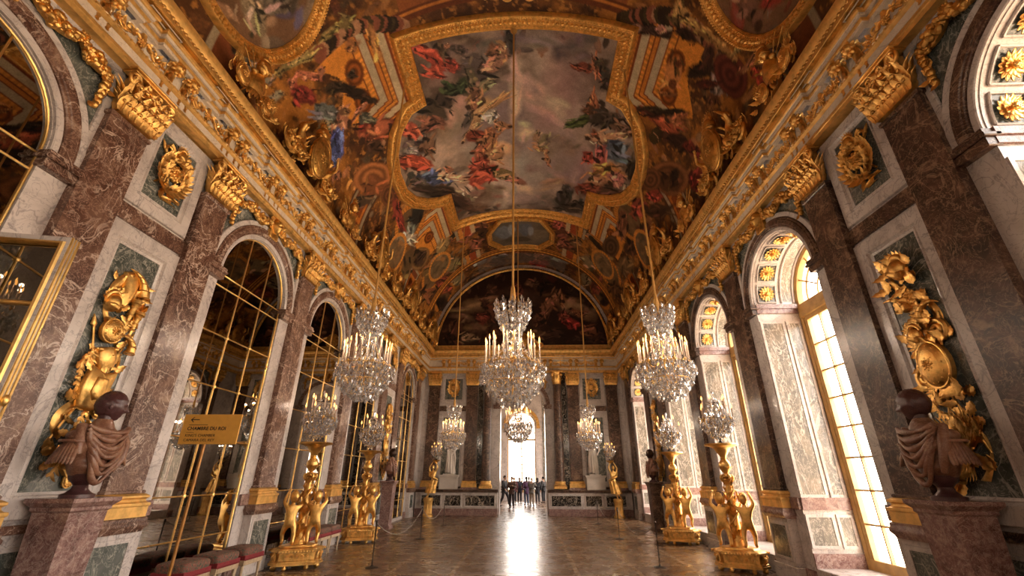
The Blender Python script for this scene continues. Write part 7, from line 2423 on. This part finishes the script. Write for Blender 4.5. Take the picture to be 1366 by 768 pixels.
# ------------------------------------------------------------------ visitors in the next room
def plain2(name, c): return plain(name, c, .8, noise=(12, .25))
CL = {k: plain2('cloth_' + k, c) for k, c in dict(black=(.014, .013, .016), navy=(.02, .022, .04), brown=(.07, .035, .025), purple=(.06, .022, .06), grey=(.13, .115, .10), tan=(.25, .19, .13), maroon=(.09, .02, .025), denim=(.05, .06, .09), dark=(.022, .018, .018)).items()}
HAIR = {k: plain2('hair_' + k, c) for k, c in dict(dark=(.012, .008, .006), brown=(.06, .03, .014), fair=(.28, .17, .08)).items()}
def person(label, x, y, rz, coat, trou, hair, pose, h=1.70, long_=False, pattern=None):
    J = human_joints(pose)
    k = h / 1.80
    J = scaled(J, k)
    r = thing('person', label, 'person', (x, y, 0), rz)
    m = MB(); m.add(figure(J, k)); m.add(head(.235 * k, False), T(*(J['skull'] + np.array([0, .012, -.045]) * k))); m.obj('body', M['skin'], r, 60)
    m = MB(); m.add(figure(J, k, .026, ['pelvis', 'waist', 'chest', 'shL', 'elL', 'wrL', 'shR', 'elR', 'wrR'], False, dict(wrL=.034, wrR=.034, pelvis=.15),
                           extra=((('hem', 'pelvis', J['pelvis'] + np.array([0, 0, -.30 if long_ else -.13]) * k, .19 * k),) if True else ())))
    m.obj('coat', CL[coat], r, 60)
    m = MB(); m.add(figure(J, k, .02, ['pelvis', 'hipL', 'kneeL', 'ankL', 'hipR', 'kneeR', 'ankR'], False)); m.obj('trousers', CL[trou], r, 60)
    m = MB()
    for s in 'LR':
        d = J['toe' + s] - J['ank' + s]; an = math.atan2(-d[0], d[1])
        m.add(ell(.048 * k, .13 * k, .045 * k, 12, 7), T(J['ank' + s][0] + d[0] * .45, J['ank' + s][1] + d[1] * .45, .045 * k) @ RZ(an))
    m.obj('shoes', CL['black'], r, 60)
    m = MB(); hs = J['skull'] + np.array([0, .012, -.045]) * k
    m.add(ell(.092 * k, .112 * k, .10 * k, 16, 10), T(hs[0], hs[1] - .016 * k, hs[2] + .15 * k))
    if long_: m.add(ell(.085 * k, .06 * k, .16 * k, 14, 9), T(hs[0], hs[1] - .075 * k, hs[2] + .03 * k))
    m.obj('hair', HAIR[hair], r, 60)
    return r
WALK = dict(kneeL=(-.10, .22, .52), ankL=(-.10, .30, .09), toeL=(-.11, .45, .05), kneeR=(.10, -.06, .50), ankR=(.10, -.32, .13), toeR=(.11, -.18, .03), elL=(-.26, -.14, 1.14), wrL=(-.25, -.05, .90), elR=(.26, .06, 1.14), wrR=(.24, .24, .98))
HOLD = dict(elL=(-.27, .04, 1.14), wrL=(-.07, .26, 1.24), elR=(.27, .04, 1.14), wrR=(.07, .26, 1.24))
ARMUP = dict(elL=(-.27, .10, 1.22), wrL=(-.10, .26, 1.48), elR=(.27, .10, 1.22), wrR=(.10, .26, 1.48))
STAND = {}
person('person in dark clothes walking, first from the mirror side in the archway', -1.22, 29.6, -2.2, 'black', 'dark', 'dark', WALK, 1.78)
person('person in brown jacket facing the hall with hands held at the chest', -.72, 28.2, PI, 'brown', 'dark', 'brown', HOLD, 1.72)
person('person in long dark coat standing with back turned, under the window middle', -.38, 34.2, .1, 'navy', 'black', 'brown', STAND, 1.66, True)
person('person in purple coat standing next to the person in grey', .13, 31.2, .4, 'purple', 'denim', 'dark', STAND, 1.72, True)
person('person in grey coat standing beside the purple coat', .47, 30.2, -.3, 'grey', 'tan', 'fair', ARMUP, 1.66)
person('person in long black coat standing right of the grey coat', .88, 32.8, .2, 'black', 'dark', 'dark', STAND, 1.64, True)
person('person in black by the edge of the archway on the window side', 1.30, 33.4, .9, 'dark', 'black', 'dark', STAND, 1.72)
person('fair-haired person in maroon, half hidden behind the brown jacket', -.74, 33.4, .3, 'maroon', 'black', 'fair', STAND, 1.66)
person('person in light tan coat farthest back between purple and grey coats', .30, 33.8, .1, 'tan', 'denim', 'brown', HOLD, 1.70)
